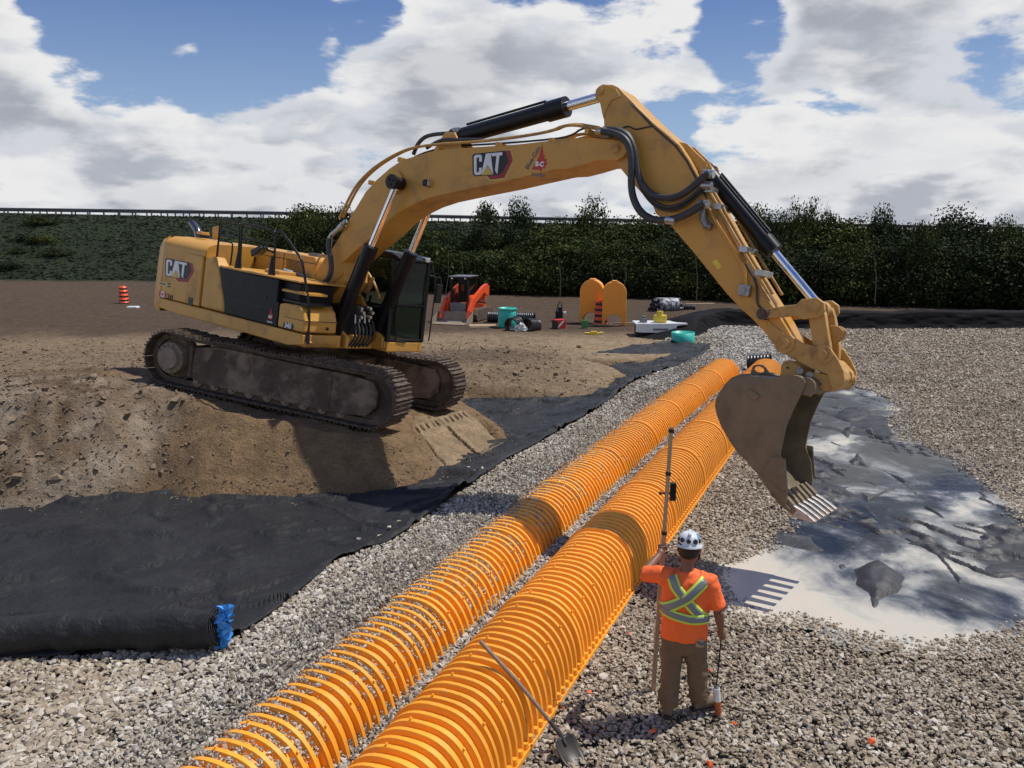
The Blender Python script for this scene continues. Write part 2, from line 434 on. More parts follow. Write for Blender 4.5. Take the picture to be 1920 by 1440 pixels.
def upper_h(x, y):
    p = np.clip(machine_plane(x, y), .45, 1.75)
    k1 = sst(17.2, 20.2, y - .25 * (x + 4)); k2 = sst(22, 30, y)
    h = p * (1 - k1) + .66 * k1
    h = h * (1 - k2) + .14 * k2
    # the bank that carries the road behind the trees
    t = sst(0, 1, np.clip((y - (66 - .05 * x)) / 30., 0, 1)) * .35 + .65 * np.clip((y - (66 - .05 * x)) / 30., 0, 1)
    return h + t * (4.75 - .020 * x - .1)
def rough_mask(x, y):
    m = sst(-5.2, -6.0, x + .3 * fbm(x, y, .8, 2, 31)) * sst(19, 16, y) * sst(15.0, 14.2, y + .25 * (x + 6) )
    m2 = np.exp(-(((x + 1.2) / 3.0) ** 2 + ((y - 26.) / 3.6) ** 2) ** 2)
    m3 = sst(17.6, 19.5, y) * sst(34, 29, y) * .55 * sst(3.5, .5, x)
    m4 = sst(-7.2, -8.4, x) * sst(30, 20, y) * .6
    return np.clip(np.maximum(np.maximum(m, m2), np.maximum(m3, m4)), 0, 1)
def ground_z(x, y, detail=True):
    x = np.asarray(x, float); y = np.asarray(y, float)
    b = base_z(x, y)
    d = sdist(UPPER, x, y)
    slope = (1.0 - .38 * sst(17, 20, y)) * np.clip(d, 0, 99)
    jig = .09 * fbm(x, y, 1.1, 3, 77) + .05 * np.abs(fbm(x, y, 3.1, 4, 78))
    h = upper_h(x, y)
    a = b + slope + jig * sst(0, .8, d)
    k = .05
    hm = np.clip(.5 + .5 * (a - h) / k, 0, 1)
    up = a * (1 - hm) + h * hm - k * hm * (1 - hm)
    z = np.where(d > 0, up, b)
    if detail:
        m = rough_mask(x, y) * sst(0.05, .5, d)
        cl = fbm(x, y, 2.2, 5, 3, .62)
        z = z + m * (.13 * np.abs(cl) + .10 * fbm(x, y, .9, 3, 9) + .05 * np.abs(fbm(x, y, 7., 3, 15)))
        z = z + np.where(d > 0, .026, .012) * fbm(x, y, 5, 5, 21, .62) + sst(.1, .5, d) * sst(19, 15, y) * (.07 * fbm(x, y, 1.4, 4, 24) - .05 * np.abs(fbm(x * 1.6, y * .7, 1.6, 3, 25)))
        # wheel and bucket marks pressed into the sand
        rs, rt = ramp_st(x, y); rm = sst(-.14, .0, rs) * sst(1.16, 1.0, rs) * sst(-.16, .0, rt) * sst(1.10, 1.0, rt)
        z = z * (1 - rm) + (ramp_plane(rs, rt) - .03) * rm
        q2 = (x * .30 - y * .95) + .3 * fbm(x, y, .6, 2, 41)
        m5 = sst(.6, 1.2, d) * sst(18.5, 19.3, y) * sst(24.5, 23.2, y) * sst(-3.0, -1.0, x) * sst(6.3, 5.6, x)
        z = z + m5 * .045 * np.sin(q2 * 11.) * (.6 + .8 * vnoise(x * .7, y * .7, 8))
        # a soft berm of pushed mud between the two pads
    return z

def ground_cols(x, y, z):
    d = sdist(UPPER, x, y); s = lateral(x, y)
    sand = np.array([.255, .168, .090]); sand_l = np.array([.37, .275, .170]); sand_d = np.array([.15, .10, .058])
    mud = np.array([.13, .09, .058]); soil = np.array([.098, .067, .043]); pale = np.array([.42, .345, .26])
    grv = np.array([.24, .20, .148]); grass = np.array([.014, .022, .007])
    n1 = fbm(x, y, .45, 4, 50); n2 = fbm(x, y, 2.4, 4, 60)
    def lerp(a, b, t): return a * (1 - t[..., None]) + b * t[..., None]
    c = np.broadcast_to(sand, x.shape + (3,)).copy()
    h = upper_h(x, y)
    flat = sst(-.16, -.02, z - h) * sst(17, 19.5, y)
    c = lerp(c, sand_l, np.clip(flat * .8 + n1 * .25, 0, 1))
    c = lerp(c, sand_d, np.clip(n2 * .55, 0, .7) * sst(-.05, -.3, z - h))
    dt = sdist(TREAD, x, y); c = lerp(c, sand_l, sst(-.1, .3, dt) * .75)
    c = lerp(c, mud, np.clip(rough_mask(x, y) * 1.1, 0, 1) * (.75 + .25 * np.clip(n1, -1, 1)))
    left = sst(-5.6, -6.3, x) * sst(16, 14.5, y)
    c = lerp(c, pale, np.clip(left * (.35 + .9 * n2), 0, 1))
    c = lerp(c, soil, sst(29, 35, y + 2 * n1) * (d > 0))
    c = lerp(c, sand_l, np.exp(-((y - 31.3) / 1.8) ** 2) * .5 * sst(-9, -5, x) * (d > 0))
    gm = sst(62, 66, y + 1.2 * n1 + .05 * x) * (d > 0)
    c = lerp(c, grass * (1 + .5 * 1), gm)
    c = lerp(c, grass * .8, gm * np.clip(.5 + n1, 0, 1))
    c = lerp(c, grv, (d <= 0) * 1.0)
    # wet tyre streaks on the distant gravel
    wet = np.exp(-((y - 28.5 + .3 * n1) / .9) ** 2) * sst(10.5, 12.5, x) * sst(19, 16, x) * (d <= 0)
    c = lerp(c, np.array([.03, .03, .032]), np.clip(wet * (.4 + n2 * 1.5), 0, .9))
    return np.concatenate([c, np.ones(x.shape + (1,))], -1)

def ground_mat():
    m = bpy.data.materials.new('earth'); m.use_nodes = True; t = NT(m.node_tree); b = t.n['Principled BSDF']
    at = t.new('ShaderNodeAttribute', attribute_name='col').outputs['Color']
    pos = t.new('ShaderNodeNewGeometry').outputs['Position']
    n1 = t.noise(pos, 3.2, 9, .66); n2 = t.noise(pos, 26., 6, .7); n3 = t.noise(pos, 90., 4, .6)
    f = t.math('ADD', t.rng(n1, .3, .7, .68, 1.32, 'LINEAR'), t.rng(n2, .3, .7, -.25, .25, 'LINEAR'))
    c = t.new('ShaderNodeVectorMath', {0: at, 3: f}, operation='SCALE').outputs[0]
    vor = t.new('ShaderNodeTexVoronoi', {'Vector': pos, 'Scale': 13.}, feature='F1').outputs['Distance']
    speck = t.rng(vor, .10, .16, .55, 0.)
    sel = t.rng(n3, .5, .6, 0., 1.)
    c = t.mix(t.math('MULTIPLY', speck, sel), c, (.42, .36, .28))
    t.l.new(c, b.inputs['Base Color']); b.inputs['Roughness'].default_value = .92; b.inputs['Specular IOR Level'].default_value = .2
    hgt = t.math('ADD', t.math('MULTIPLY', n1, 1.6), t.math('ADD', t.math('MULTIPLY', n2, .55), t.math('MULTIPLY', n3, .18)))
    bn = t.new('ShaderNodeBump', {'Strength': .9, 'Distance': .13, 'Height': hgt})
    t.l.new(bn.outputs[0], b.inputs['Normal'])
    return m
M['earth'] = ground_mat()

def fan(y0, y1, ny, nx, wid=.95, pad=5.):
    ys = np.geomspace(y0, y1, ny)
    k = np.linspace(-1, 1, nx)
    k = np.sign(k) * (np.abs(k) ** 1.25)
    Y = np.repeat(ys[:, None], nx, 1); X = k[None, :] * (ys[:, None] * wid + pad)
    return X, Y
GX, GY = fan(2.2, 240., 860, 700)
GZ = ground_z(GX, GY) - .012
gd = sdist(UPPER, GX, GY)
GZ = GZ - .035 * (gd <= 0)
g = grid_mesh('ground', GX, GY, GZ, M['earth'], attrs={'col': ground_cols(GX, GY, GZ)})
tag(g, kind='structure')
rs, rt = np.meshgrid(np.linspace(0, 1.06, 310), np.linspace(0, 1.04, 270))
ex_, ey_ = _RB[0] - _RA[0], _RB[1] - _RA[1]; fx_, fy_ = _RD[0] - _RA[0], _RD[1] - _RA[1]
wx0 = .02 * fbm(rs * 6, rt * 6, 1, 3, 81)
RX = _RA[0] + (rs + wx0) * ex_ + rt * fx_; RY = _RA[1] + (rs + wx0) * ey_ + rt * fy_
edge_m = np.minimum(np.minimum(rs, 1.06 - rs), np.minimum(rt, 1.04 - rt)) + .018 * fbm(rs * 9, rt * 9, 1, 4, 82)
RZ = ramp_plane(rs, rt) + .012
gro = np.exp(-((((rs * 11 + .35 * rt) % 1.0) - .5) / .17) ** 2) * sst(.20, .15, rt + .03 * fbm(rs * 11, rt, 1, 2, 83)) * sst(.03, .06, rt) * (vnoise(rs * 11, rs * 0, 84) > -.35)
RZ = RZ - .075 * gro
RZ = RZ + .04 * np.exp(-((rs - .50 - .04 * rt - .012 * fbm(rt * 7, rs, 1, 2, 85)) / .012) ** 2) * sst(.18, .3, rt) - .04 * np.exp(-((rs - .475 - .04 * rt) / .014) ** 2) * sst(.18, .3, rt)
for q_, w__, a_ in ((.36, .010, .03), (.50, .008, .025), (.64, .010, .03), (.78, .009, .025), (.90, .008, .02)):
    dd = rt - q_ - .02 * np.sign(rs - .5) - .012 * fbm(rs * 5, rt, 1, 3, 86)
    RZ = RZ - a_ * np.exp(-(dd / w__) ** 2) * (.5 + vnoise(rs * 8, rt * 8, 87)) + .6 * a_ * sst(0, .02, dd) * sst(.06, .02, dd)
RZ = RZ + .006 * fbm(RX, RY, 14, 3, 88) - .14 * sst(.035, -.03, edge_m)
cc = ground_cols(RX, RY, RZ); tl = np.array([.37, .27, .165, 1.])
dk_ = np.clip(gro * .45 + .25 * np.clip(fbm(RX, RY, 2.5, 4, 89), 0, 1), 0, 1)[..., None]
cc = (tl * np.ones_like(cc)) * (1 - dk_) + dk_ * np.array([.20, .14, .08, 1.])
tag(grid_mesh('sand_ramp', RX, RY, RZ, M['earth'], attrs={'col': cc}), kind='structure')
# far land out to the horizon, and behind the camera
def plain_grass():
    m = pmat('far_grass', (.035, .055, .018), .95, var=.3, nscale=.05); return m
M['far_grass'] = plain_grass()
mb = MB()
mb.add([(-2500, 238, 4.2), (2500, 238, 4.2), (2500, 2800, 4.2), (-2500, 2800, 4.2)], [(0, 1, 2, 3)])
tag(mb.build('far_field', M['far_grass']), kind='structure')
mb = MB()
mb.add([(-60, -40, -.25), (60, -40, -.25), (60, 2.6, -.25), (-60, 2.6, -.25)], [(0, 1, 2, 3)])
tag(mb.build('gravel_ground', M['earth']), kind='structure')

# ---------------------------------------------------------------- pond liner and water
def liner_mat():
    m = bpy.data.materials.new('wet_black_liner'); m.use_nodes = True; t = NT(m.node_tree); b = t.n['Principled BSDF']
    pos = t.new('ShaderNodeNewGeometry').outputs['Position']
    n = t.noise(pos, 2.5, 8, .6)
    t.l.new(t.mix(t.rng(n, .35, .7, 0, 1), (.016, .017, .022), (.045, .046, .052)), b.inputs['Base Color'])
    b.inputs['Roughness'].default_value = .55
    bn = t.new('ShaderNodeBump', {'Strength': .6, 'Distance': .06, 'Height': t.noise(pos, 4, 6, .6, .6)}); t.l.new(bn.outputs[0], b.inputs['Normal'])
    return m
M['liner'] = liner_mat()
PATCH = [  # folds of liner standing out of the water: outline in photo pixels and height
    ([(1552, 780), (1578, 764), (1615, 760), (1638, 770), (1636, 784), (1600, 792), (1566, 788)], .05),
    ([(1572, 810), (1602, 800), (1598, 820), (1585, 822)], .07),
    ([(1588, 864), (1610, 844), (1634, 880), (1608, 870), (1595, 876)], .09),
    ([(1605, 878), (1616, 876), (1622, 912), (1607, 900)], .05),
    ([(1600, 1065), (1640, 1045), (1672, 1062), (1700, 1080), (1690, 1110), (1655, 1125), (1640, 1140), (1622, 1108), (1598, 1098)], .10),
    ([(1568, 1060), (1585, 1035), (1592, 1062), (1575, 1072)], .08),
    ([(1490, 985), (1502, 975), (1503, 1030), (1494, 1020)], .06),
    ([(1552, 990), (1572, 1000), (1578, 1010), (1566, 1010)], .05),
    ([(1476, 1112), (1500, 1112), (1490, 1120), (1470, 1118)], .03),
]
FOLDS = [([(1528, 862), (1575, 884), (1610, 912), (1626, 935)], .06), ([(1626, 935), (1660, 920), (1700, 905)], .06),
         ([(1600, 932), (1622, 948), (1640, 966)], .05), ([(1652, 835), (1676, 850), (1700, 870)], .05), ([(1545, 900), (1556, 930), (1572, 945), (1585, 918)], .05),
         ([(1655, 880), (1690, 900), (1720, 925)], .06), ([(1600, 1028), (1640, 1012), (1662, 1000)], .04), ([(1500, 968), (1540, 985), (1575, 1005)], .05),
         ([(1560, 828), (1590, 840), (1612, 838)], .05), ([(1540, 893), (1562, 898)], .04), ([(1740, 950), (1790, 985), (1850, 1000)], .07), ([(1700, 1010), (1760, 1040), (1800, 1090)], .07)]
lx, ly = np.meshgrid(np.arange(2.6, 15.5, .035), np.arange(7.6, 24.5, .035))
dpond = sdist(POND, lx, ly)
rg = np.abs(fbm(lx * 1.1 + .5 * ly, ly * .9, .95, 4, 96)); fo_ = sst(10.2, 11.6, ly + .5 * (lx - 4)) 
lz = WATER_Z - .040 - .03 * sst(0, 1.2, dpond) + .022 * fbm(lx, ly, 1.3, 4, 91) + fo_ * (.068 * np.exp(-(rg / .06) ** 2) * sst(-.5, .05, fbm(lx, ly, .8, 2, 97)) + .060 * sst(.10, .4, fbm(lx, ly, .55, 3, 98)))
wob = .05 * fbm(lx, ly, 2.5, 3, 93)
for pts, h in PATCH:
    d = sdist([gp(u, v) for u, v in pts], lx + wob, ly + wob)
    lz = np.maximum(lz, WATER_Z - .05 + (h + .05) * sst(-.10, .25, d) + (.03 * fbm(lx, ly, 4, 3, 94)) * (d > -.1))
for pts, h in FOLDS:
    d = pldist([gp(u, v) for u, v in pts], lx + wob, ly + wob)
    lz = np.maximum(lz, WATER_Z - .055 + (h + .035) * np.exp(-(d / .055) ** 2) * (.75 + .9 * vnoise(lx * 1.9, ly * 1.9, 95)))
keep = (dpond > -.05)[:-1, :-1]
lin = grid_mesh('pond_liner', lx, ly, lz, M['liner'], keep=keep)
tag(lin, 'wet black liner folded and wrinkled under the milky puddle beside the gravel', 'liner')

def water_mat():
    m = bpy.data.materials.new('milky_water'); m.use_nodes = True; t = NT(m.node_tree); b = t.n['Principled BSDF']
    pos = t.new('ShaderNodeNewGeometry').outputs['Position']
    sp = t.new('ShaderNodeSeparateXYZ', {0: pos})
    wp = t.vmath('MULTIPLY', pos, (1., .8, 1.)).outputs[0]
    n = t.noise(wp, .55, 7, .55, .8); n2 = t.noise(wp, 1.9, 8, .62, 1.2)
    yy = t.math('ADD', sp.outputs[1], t.math('MULTIPLY', t.math('SUBTRACT', sp.outputs[0], 4.2), .95))
    silt = t.math('ADD', t.rng(yy, 8.7, 11.6, .98, .10, 'LINEAR'), t.rng(sp.outputs[0], 4.3, 7.5, -.08, .16, 'LINEAR'))
    silt = t.math('ADD', silt, t.math('MULTIPLY', t.math('SUBTRACT', n, .5), 2.6))
    silt = t.math('ADD', silt, t.math('MULTIPLY', t.math('SUBTRACT', n2, .5), .5))
    cr = t.new('ShaderNodeValToRGB', {0: t.math('ADD', silt, .15, clamp=True)}); e = cr.color_ramp
    e.elements[0].position = 0; e.elements[0].color = (.030, .034, .045, 1)
    e.elements[1].position = 1; e.elements[1].color = (.58, .52, .43, 1)
    for p_, c_ in ((.25, (.060, .068, .085)), (.42, (.13, .14, .155)), (.58, (.30, .30, .28)), (.78, (.54, .51, .43))):
        k = e.elements.new(p_); k.color = (*c_, 1)
    vor = t.new('ShaderNodeTexVoronoi', {'Vector': wp, 'Scale': 7.5}, feature='F1').outputs['Distance']
    foam = t.math('MULTIPLY', t.rng(vor, .05, .12, 1., 0.), t.rng(n2, .52, .6, 0, .8))
    c = t.mix(foam, cr.outputs[0], (.62, .61, .57))
    t.l.new(c, b.inputs['Base Color']); b.inputs['Roughness'].default_value = .6; b.inputs['Specular IOR Level'].default_value = 0.
    bn = t.new('ShaderNodeBump', {'Strength': .10, 'Distance': .02, 'Height': t.noise(pos, 5, 4, .5)})
    tr = t.new('ShaderNodeBsdfTransparent', {0: (.55, .58, .62, 1)})
    milk = t.math('MAXIMUM', t.rng(silt, .02, .46, .15, 1.), foam)
    m1 = t.new('ShaderNodeMixShader', {0: milk, 1: tr.outputs[0], 2: b.outputs[0]})
    gl = t.new('ShaderNodeBsdfGlossy', {'Color': (.8, .8, .8, 1), 'Roughness': .06}); t.l.new(bn.outputs[0], gl.inputs['Normal'])
    fr = t.new('ShaderNodeFresnel', {'IOR': 1.36}); t.l.new(bn.outputs[0], fr.inputs['Normal'])
    m2 = t.new('ShaderNodeMixShader', {0: fr.outputs[0], 1: m1.outputs[0], 2: gl.outputs[0]})
    t.l.new(m2.outputs[0], t.n['Material Output'].inputs[0])
    return m
M['water'] = water_mat()
wx, wy = np.meshgrid(np.arange(2.2, 17, .12), np.arange(7.2, 25.5, .12))
kw = (sdist(POND, wx, wy) > -.45)[:-1, :-1]
wz = np.full(wx.shape, WATER_Z)
tag(grid_mesh('puddle_water', wx, wy, wz, M['water'], keep=kw), kind='structure')

# ---------------------------------------------------------------- geotextile
def fabric_mat():
    m = bpy.data.materials.new('black_geotextile'); m.use_nodes = True; t = NT(m.node_tree); b = t.n['Principled BSDF']
    pos = t.new('ShaderNodeNewGeometry').outputs['Position']
    n = t.noise(pos, 1.3, 8, .62, .5); n2 = t.noise(t.vmath('MULTIPLY', pos, (6, 22, 6)).outputs[0], 3., 6, .7)
    c = t.mix(t.rng(n, .35, .7), (.009, .0095, .011), (.019, .020, .022))
    scr = t.math('MULTIPLY', t.rng(n2, .66, .76, 0, .5), t.rng(n, .45, .6))
    c = t.mix(scr, c, (.16, .155, .145))
    dust = t.noise(pos, .7, 6, .65)
    c = t.mix(t.rng(dust, .5, .8, 0, .16), c, (.10, .09, .075))
    t.l.new(c, b.inputs['Base Color']); b.inputs['Roughness'].default_value = .60; b.inputs['Specular IOR Level'].default_value = .35
    b.inputs['Sheen Weight'].default_value = .03; b.inputs['Sheen Roughness'].default_value = .5
    hh = t.math('ADD', t.math('MULTIPLY', t.noise(pos, 2.2, 5, .55), 1.5), t.math('MULTIPLY', t.noise(pos, 9, 6, .6), .5))
    bn = t.new('ShaderNodeBump', {'Strength': .75, 'Distance': .10, 'Height': hh}); t.l.new(bn.outputs[0], b.inputs['Normal'])
    return m
M['fabric'] = fabric_mat()
EDGE_PX = [(-900, 1250), (-200, 1238), (240, 1232), (427, 1232), (471, 1210), (521, 1174), (552, 1141), (590, 1105), (634, 1066), (677, 1051), (727, 1041), (771, 1013), (827, 972), (880, 930),
           (949, 882), (1016, 848), (1073, 815), (1110, 791), (1140, 770), (1176, 737), (1230, 711), (1285, 685), (1303, 673), (1336, 646)]
edge = [gp(u, v, .40 if u < 900 else .33) for u, v in EDGE_PX]
edge = edge[:3] + edge[3:]
BACK_PX = [(-900, 930), (-200, 900), (240, 870), (360, 850), (440, 850), (500, 850), (560, 850), (620, 850), (680, 850), (740, 850), (800, 850), (830, 840), (860, 800), (880, 770),
           (840, 740), (860, 720), (900, 710), (940, 705), (1000, 700), (1040, 690), (1060, 665), (1110, 655), (1180, 640), (1262, 634)]
back_ = [gp(u, v, .40) for u, v in BACK_PX]
def resample(pl, n):
    pl = np.array(pl); L = np.arange(len(pl)); t = np.linspace(0, len(pl) - 1, n)
    return np.stack([np.interp(t, L, pl[:, 0]), np.interp(t, L, pl[:, 1])], -1)
NF = 760
Ee = resample(edge, NF); Bb = resample(back_, NF)
# soften the traced edge a little
for _ in range(14): Ee[1:-1] = .25 * Ee[:-2] + .5 * Ee[1:-1] + .25 * Ee[2:]
uu = np.linspace(0, 1, 130)
FXx = Ee[:, 0][:, None] * (1 - uu) + Bb[:, 0][:, None] * uu
FYy = Ee[:, 1][:, None] * (1 - uu) + Bb[:, 1][:, None] * uu
wr = .065 * fbm(FXx, FYy, .75, 3, 61) + .05 * fbm(FXx * 1.3 + FYy * .6, FYy * .7, 1.9, 3, 62) + .016 * fbm(FXx, FYy, 5, 2, 65)
ridge = np.abs(fbm(FXx * .8 + FYy * .5, FYy, .7, 3, 63)); wr = wr + .06 * (np.exp(-(ridge / .05) ** 2)) + .05 * np.exp(-(np.abs(fbm(FXx * .5 - FYy * .9, FYy * .6, .9, 3, 66)) / .04) ** 2)
lip = np.minimum(1, uu * 9)[None, :]
FZ = base_z(FXx, FYy) + .03 + np.maximum(-.008, wr) + .05 * (1 - lip) * 0 + .035 * np.exp(-((uu[None, :] - .03) / .03) ** 2)
fab = grid_mesh('geotextile_sheet', FXx, FYy, FZ, M['fabric'])
sm_ = fab.modifiers.new('thick', 'SOLIDIFY'); sm_.thickness = .012; sm_.offset = -1
tag(fab, 'black geotextile sheet spread between the sand pads and the crushed stone', 'fabric')
FAB_POLY = [tuple(p) for p in Ee] + [tuple(p) for p in Bb[::-1]]

# roll at the near end of the sheet
rp = [Vector((*gp(u, v, .55), 0)) for u, v in [(-420, 1215), (100, 1190), (240, 1196), (415, 1216)]]
rb = MB()
def rz(p, r): return float(base_z(np.array(p.x), np.array(p.y))) + r + .02
rad = .19
pts = []
for i in range(31):
    t = i / 30 * 3; k = min(int(t), 2); p = rp[k].lerp(rp[k + 1], t - k); pts.append(Vector((p.x, p.y, rz(p, rad) + .015 * math.sin(i * 1.3))))
rb.tube(pts, [rad * (1 + .05 * math.sin(i * 1.7) + .04 * math.sin(i * .6)) for i in range(31)], 28)
roll = rb.build('geotextile_roll', M['fabric'])
tag(roll, 'thick black roll at the near edge of the geotextile sheet', 'fabric roll')
# layers showing at the roll's end and the blue film stuffed in it
endp = pts[-1]; ax = (pts[-1] - pts[-2]).normalized(); a_ = ax.orthogonal().normalized(); b_ = ax.cross(a_)
sp_ = MB(); prof = []
for i in range(90):
    t = i / 89; r_ = .05 + t * (rad - .06); an = t * math.pi * 9
    prof.append(endp + ax * .012 + a_ * r_ * math.cos(an) + b_ * r_ * math.sin(an))
sp_.tube(prof, .007, 5)
sp_.build('fabric_layer', M['fabric'], roll)
bm_ = MB()
rr = random.Random(3)
nU, nV = 16, 12
vs = []
for i in range(nU):
    for j in range(nV):
        a = i / (nU - 1); b = j / (nV - 1)
        p = endp + ax * (.05 + .10 * rr.random()) + Vector((.10 * (b - .5) * (1.3 - .5 * a) + .05 * a * 0 + rr.uniform(-.035, .035) - .05 * a, rr.uniform(-.03, .03) - .05, .21 - a * .42 + rr.uniform(-.035, .035)))
        vs.append(p)
bm_.add(vs, [(i * nV + j, i * nV + j + 1, (i + 1) * nV + j + 1, (i + 1) * nV + j) for i in range(nU - 1) for j in range(nV - 1)])
bf = bm_.build('plastic_film', M['blue_plastic'])
s_ = bf.modifiers.new('s', 'SOLIDIFY'); s_.thickness = .004
tag(bf, 'crumpled bright blue plastic film sticking out of the end of the black roll', 'plastic film')

# black fabric berm along the far side of the gravel
BERM = [gp(1290, 640, .2), gp(1318, 626, .1), gp(1345, 616, .05), (9.6, 36.0), (12.5, 36.4), (16, 36.3), (22, 36.4), (30, 36.8), (50, 37.5)]
bp = resample(BERM, 500)
for _ in range(10): bp[1:-1] = .25 * bp[:-2] + .5 * bp[1:-1] + .25 * bp[2:]
tn = np.gradient(bp, axis=0); tn /= np.linalg.norm(tn, axis=1)[:, None]; nn = np.stack([tn[:, 1], -tn[:, 0]], -1)
cs = [(-0.02, .30), (0.03, .22), (.16, .13), (.32, .06), (.50, 0), (.66, -.08), (.72, -.35), (.66, -.9), (.45, -1.6), (.1, -2.2), (-.1, -2.6)]
cz = np.interp(np.linspace(0, 1, 40), np.linspace(0, 1, len(cs)), [c[0] for c in cs]); co_ = np.interp(np.linspace(0, 1, 40), np.linspace(0, 1, len(cs)), [c[1] for c in cs])
BX = bp[:, 0][:, None] + nn[:, 0][:, None] * co_; BY = bp[:, 1][:, None] + nn[:, 1][:, None] * co_
BZ = np.maximum(base_z(bp[:, 0], bp[:, 1]), .0)[:, None] * .5 + cz[None, :] * ((1.08 + .12 * fbm(bp[:, 0], bp[:, 1], .8, 3, 4)) * sst(0, 60, np.arange(500)))[:, None] - .05 * (1 - sst(0, 30, np.arange(500)))[:, None]
BZ = BZ + .035 * fbm(BX * 1.6, BY + cz[None, :] * 3, 1.2, 4, 33); BX = BX + .05 * fbm(BX, cz[None, :] * 4 + BY, 2.5, 3, 34); BY = BY + .04 * fbm(BX, cz[None, :] * 4 + BY, 1.6, 3, 36)
bo = grid_mesh('fabric_covered_berm', BX, BY, BZ, pmat('berm_fabric', (.008, .008, .009), .8, spec=.12, var=.4, nscale=1.5, bump=.5, bscale=6))
tag(bo, 'long low berm wrapped in black fabric at the far edge of the gravel bed', 'berm')

# ---------------------------------------------------------------- chambers
CW, CH, PITCH_R, NR = .515, .705, .12, 18
def chamber_mesh():
    """one arched corrugated chamber, 18 ribs long, along +Y, standing on z = 0"""
    prof = [(0, 1), (.019, 1), (.023, .85), (.029, 0), (.091, 0), (.097, .85), (.101, 1), (.12, 1)]   # position in the pitch, 1 = crest
    vs = []; rows = []
    nt = 26
    ypos = []
    for k in range(NR):
        for yp, c in prof[:-1]: ypos.append((k * PITCH_R + yp, c))
    ypos.append((NR * PITCH_R, 1))
    mb = MB(); amp = .048
    for (yy, c) in ypos:
        for j in range(nt + 1):
            t = math.pi * j / nt
            foot = min(1, math.sin(t) * CH / .10)
            a = amp * (1 - c) * (.25 + .75 * foot)
            ex = .80
            ct, st = math.cos(t), math.sin(t)
            x = (CW - a) * math.copysign(abs(ct) ** ex, ct); z = .03 + (CH - .03 - a) * (st ** .92 if st > 0 else 0)
            vs.append((x, yy, z))
    m = nt + 1
    fs = [(i * m + j, i * m + j + 1, (i + 1) * m + j + 1, (i + 1) * m + j) for i in range(len(ypos) - 1) for j in range(nt)]
    mb.add(vs, fs, True)
    # overlap collar at one end
    vs = []
    for yy, gr in ((-.02, .0), (-.02, .016), (.022, .016), (.022, .0)):
        for j in range(nt + 1):
            t = math.pi * j / nt; ct, st = math.cos(t), math.sin(t)
            vs.append(((CW + gr) * math.copysign(abs(ct) ** .8, ct), yy, .03 + (CH - .03 + gr) * (st ** .92 if st > 0 else 0)))
    fs = [(i * m + j, i * m + j + 1, (i + 1) * m + j + 1, (i + 1) * m + j) for i in range(3) for j in range(nt)]
    mb.add(vs, fs, True)
    # small sprue nubs on the crests
    for k in range(NR):
        for tt in (.28, .55, .80):
            t = math.pi * tt
            if (k + int(tt * 10)) % 3: continue
            ct, st = math.cos(t), math.sin(t); x = CW * math.copysign(abs(ct) ** .8, ct); z = .03 + (CH - .03) * st ** .92
            n = Vector((ct, 0, st)).normalized(); p = Vector((x, k * PITCH_R + .0, z))
            mb.cyl(p - n * .01, p + n * .022, .016, .010, 7)
    return mb
def flange_mesh(sg):
    mb = MB(); L = NR * PITCH_R
    x0, x1 = sg * (CW - .03), sg * (CW + .045)
    mb.box(min(x0, x1), max(x0, x1), 0, L, .0, .026)
    mb.box(min(x1, x1 - sg * .012), max(x1, x1 - sg * .012), 0, L, .026, .048)
    for k in range(NR):
        y = k * PITCH_R + .06
        mb.cyl((sg * (CW - .006), y, .02), (sg * (CW - .004), y, .085), .036, .026, 8)
    return mb
ch_proto = chamber_mesh().build('drainage_chamber', M['orange_hdpe'])
_m = ch_proto.modifiers.new('e', 'EDGE_SPLIT'); _m.split_angle = R(32)
ffl = [flange_mesh(s_).build('foot_flange', M['orange_hdpe'], ch_proto) for s_ in (1, -1)]
def row_point(sl, off):
    """walk along the row: sl metres from y = 4.1"""
    return None
ys_ = np.linspace(3.0, 30, 4000); xs_ = row_x(ys_)
for _ in range(400): xs_[1:-1] = .25 * xs_[:-2] + .5 * xs_[1:-1] + .25 * xs_[2:]
arc = np.concatenate([[0], np.cumsum(np.hypot(np.diff(xs_), np.diff(ys_)))])
ORD = ['nearest', 'second', 'third', 'fourth', 'fifth', 'sixth', 'seventh', 'eighth', 'ninth', 'tenth']
first = True; CHAMB = []
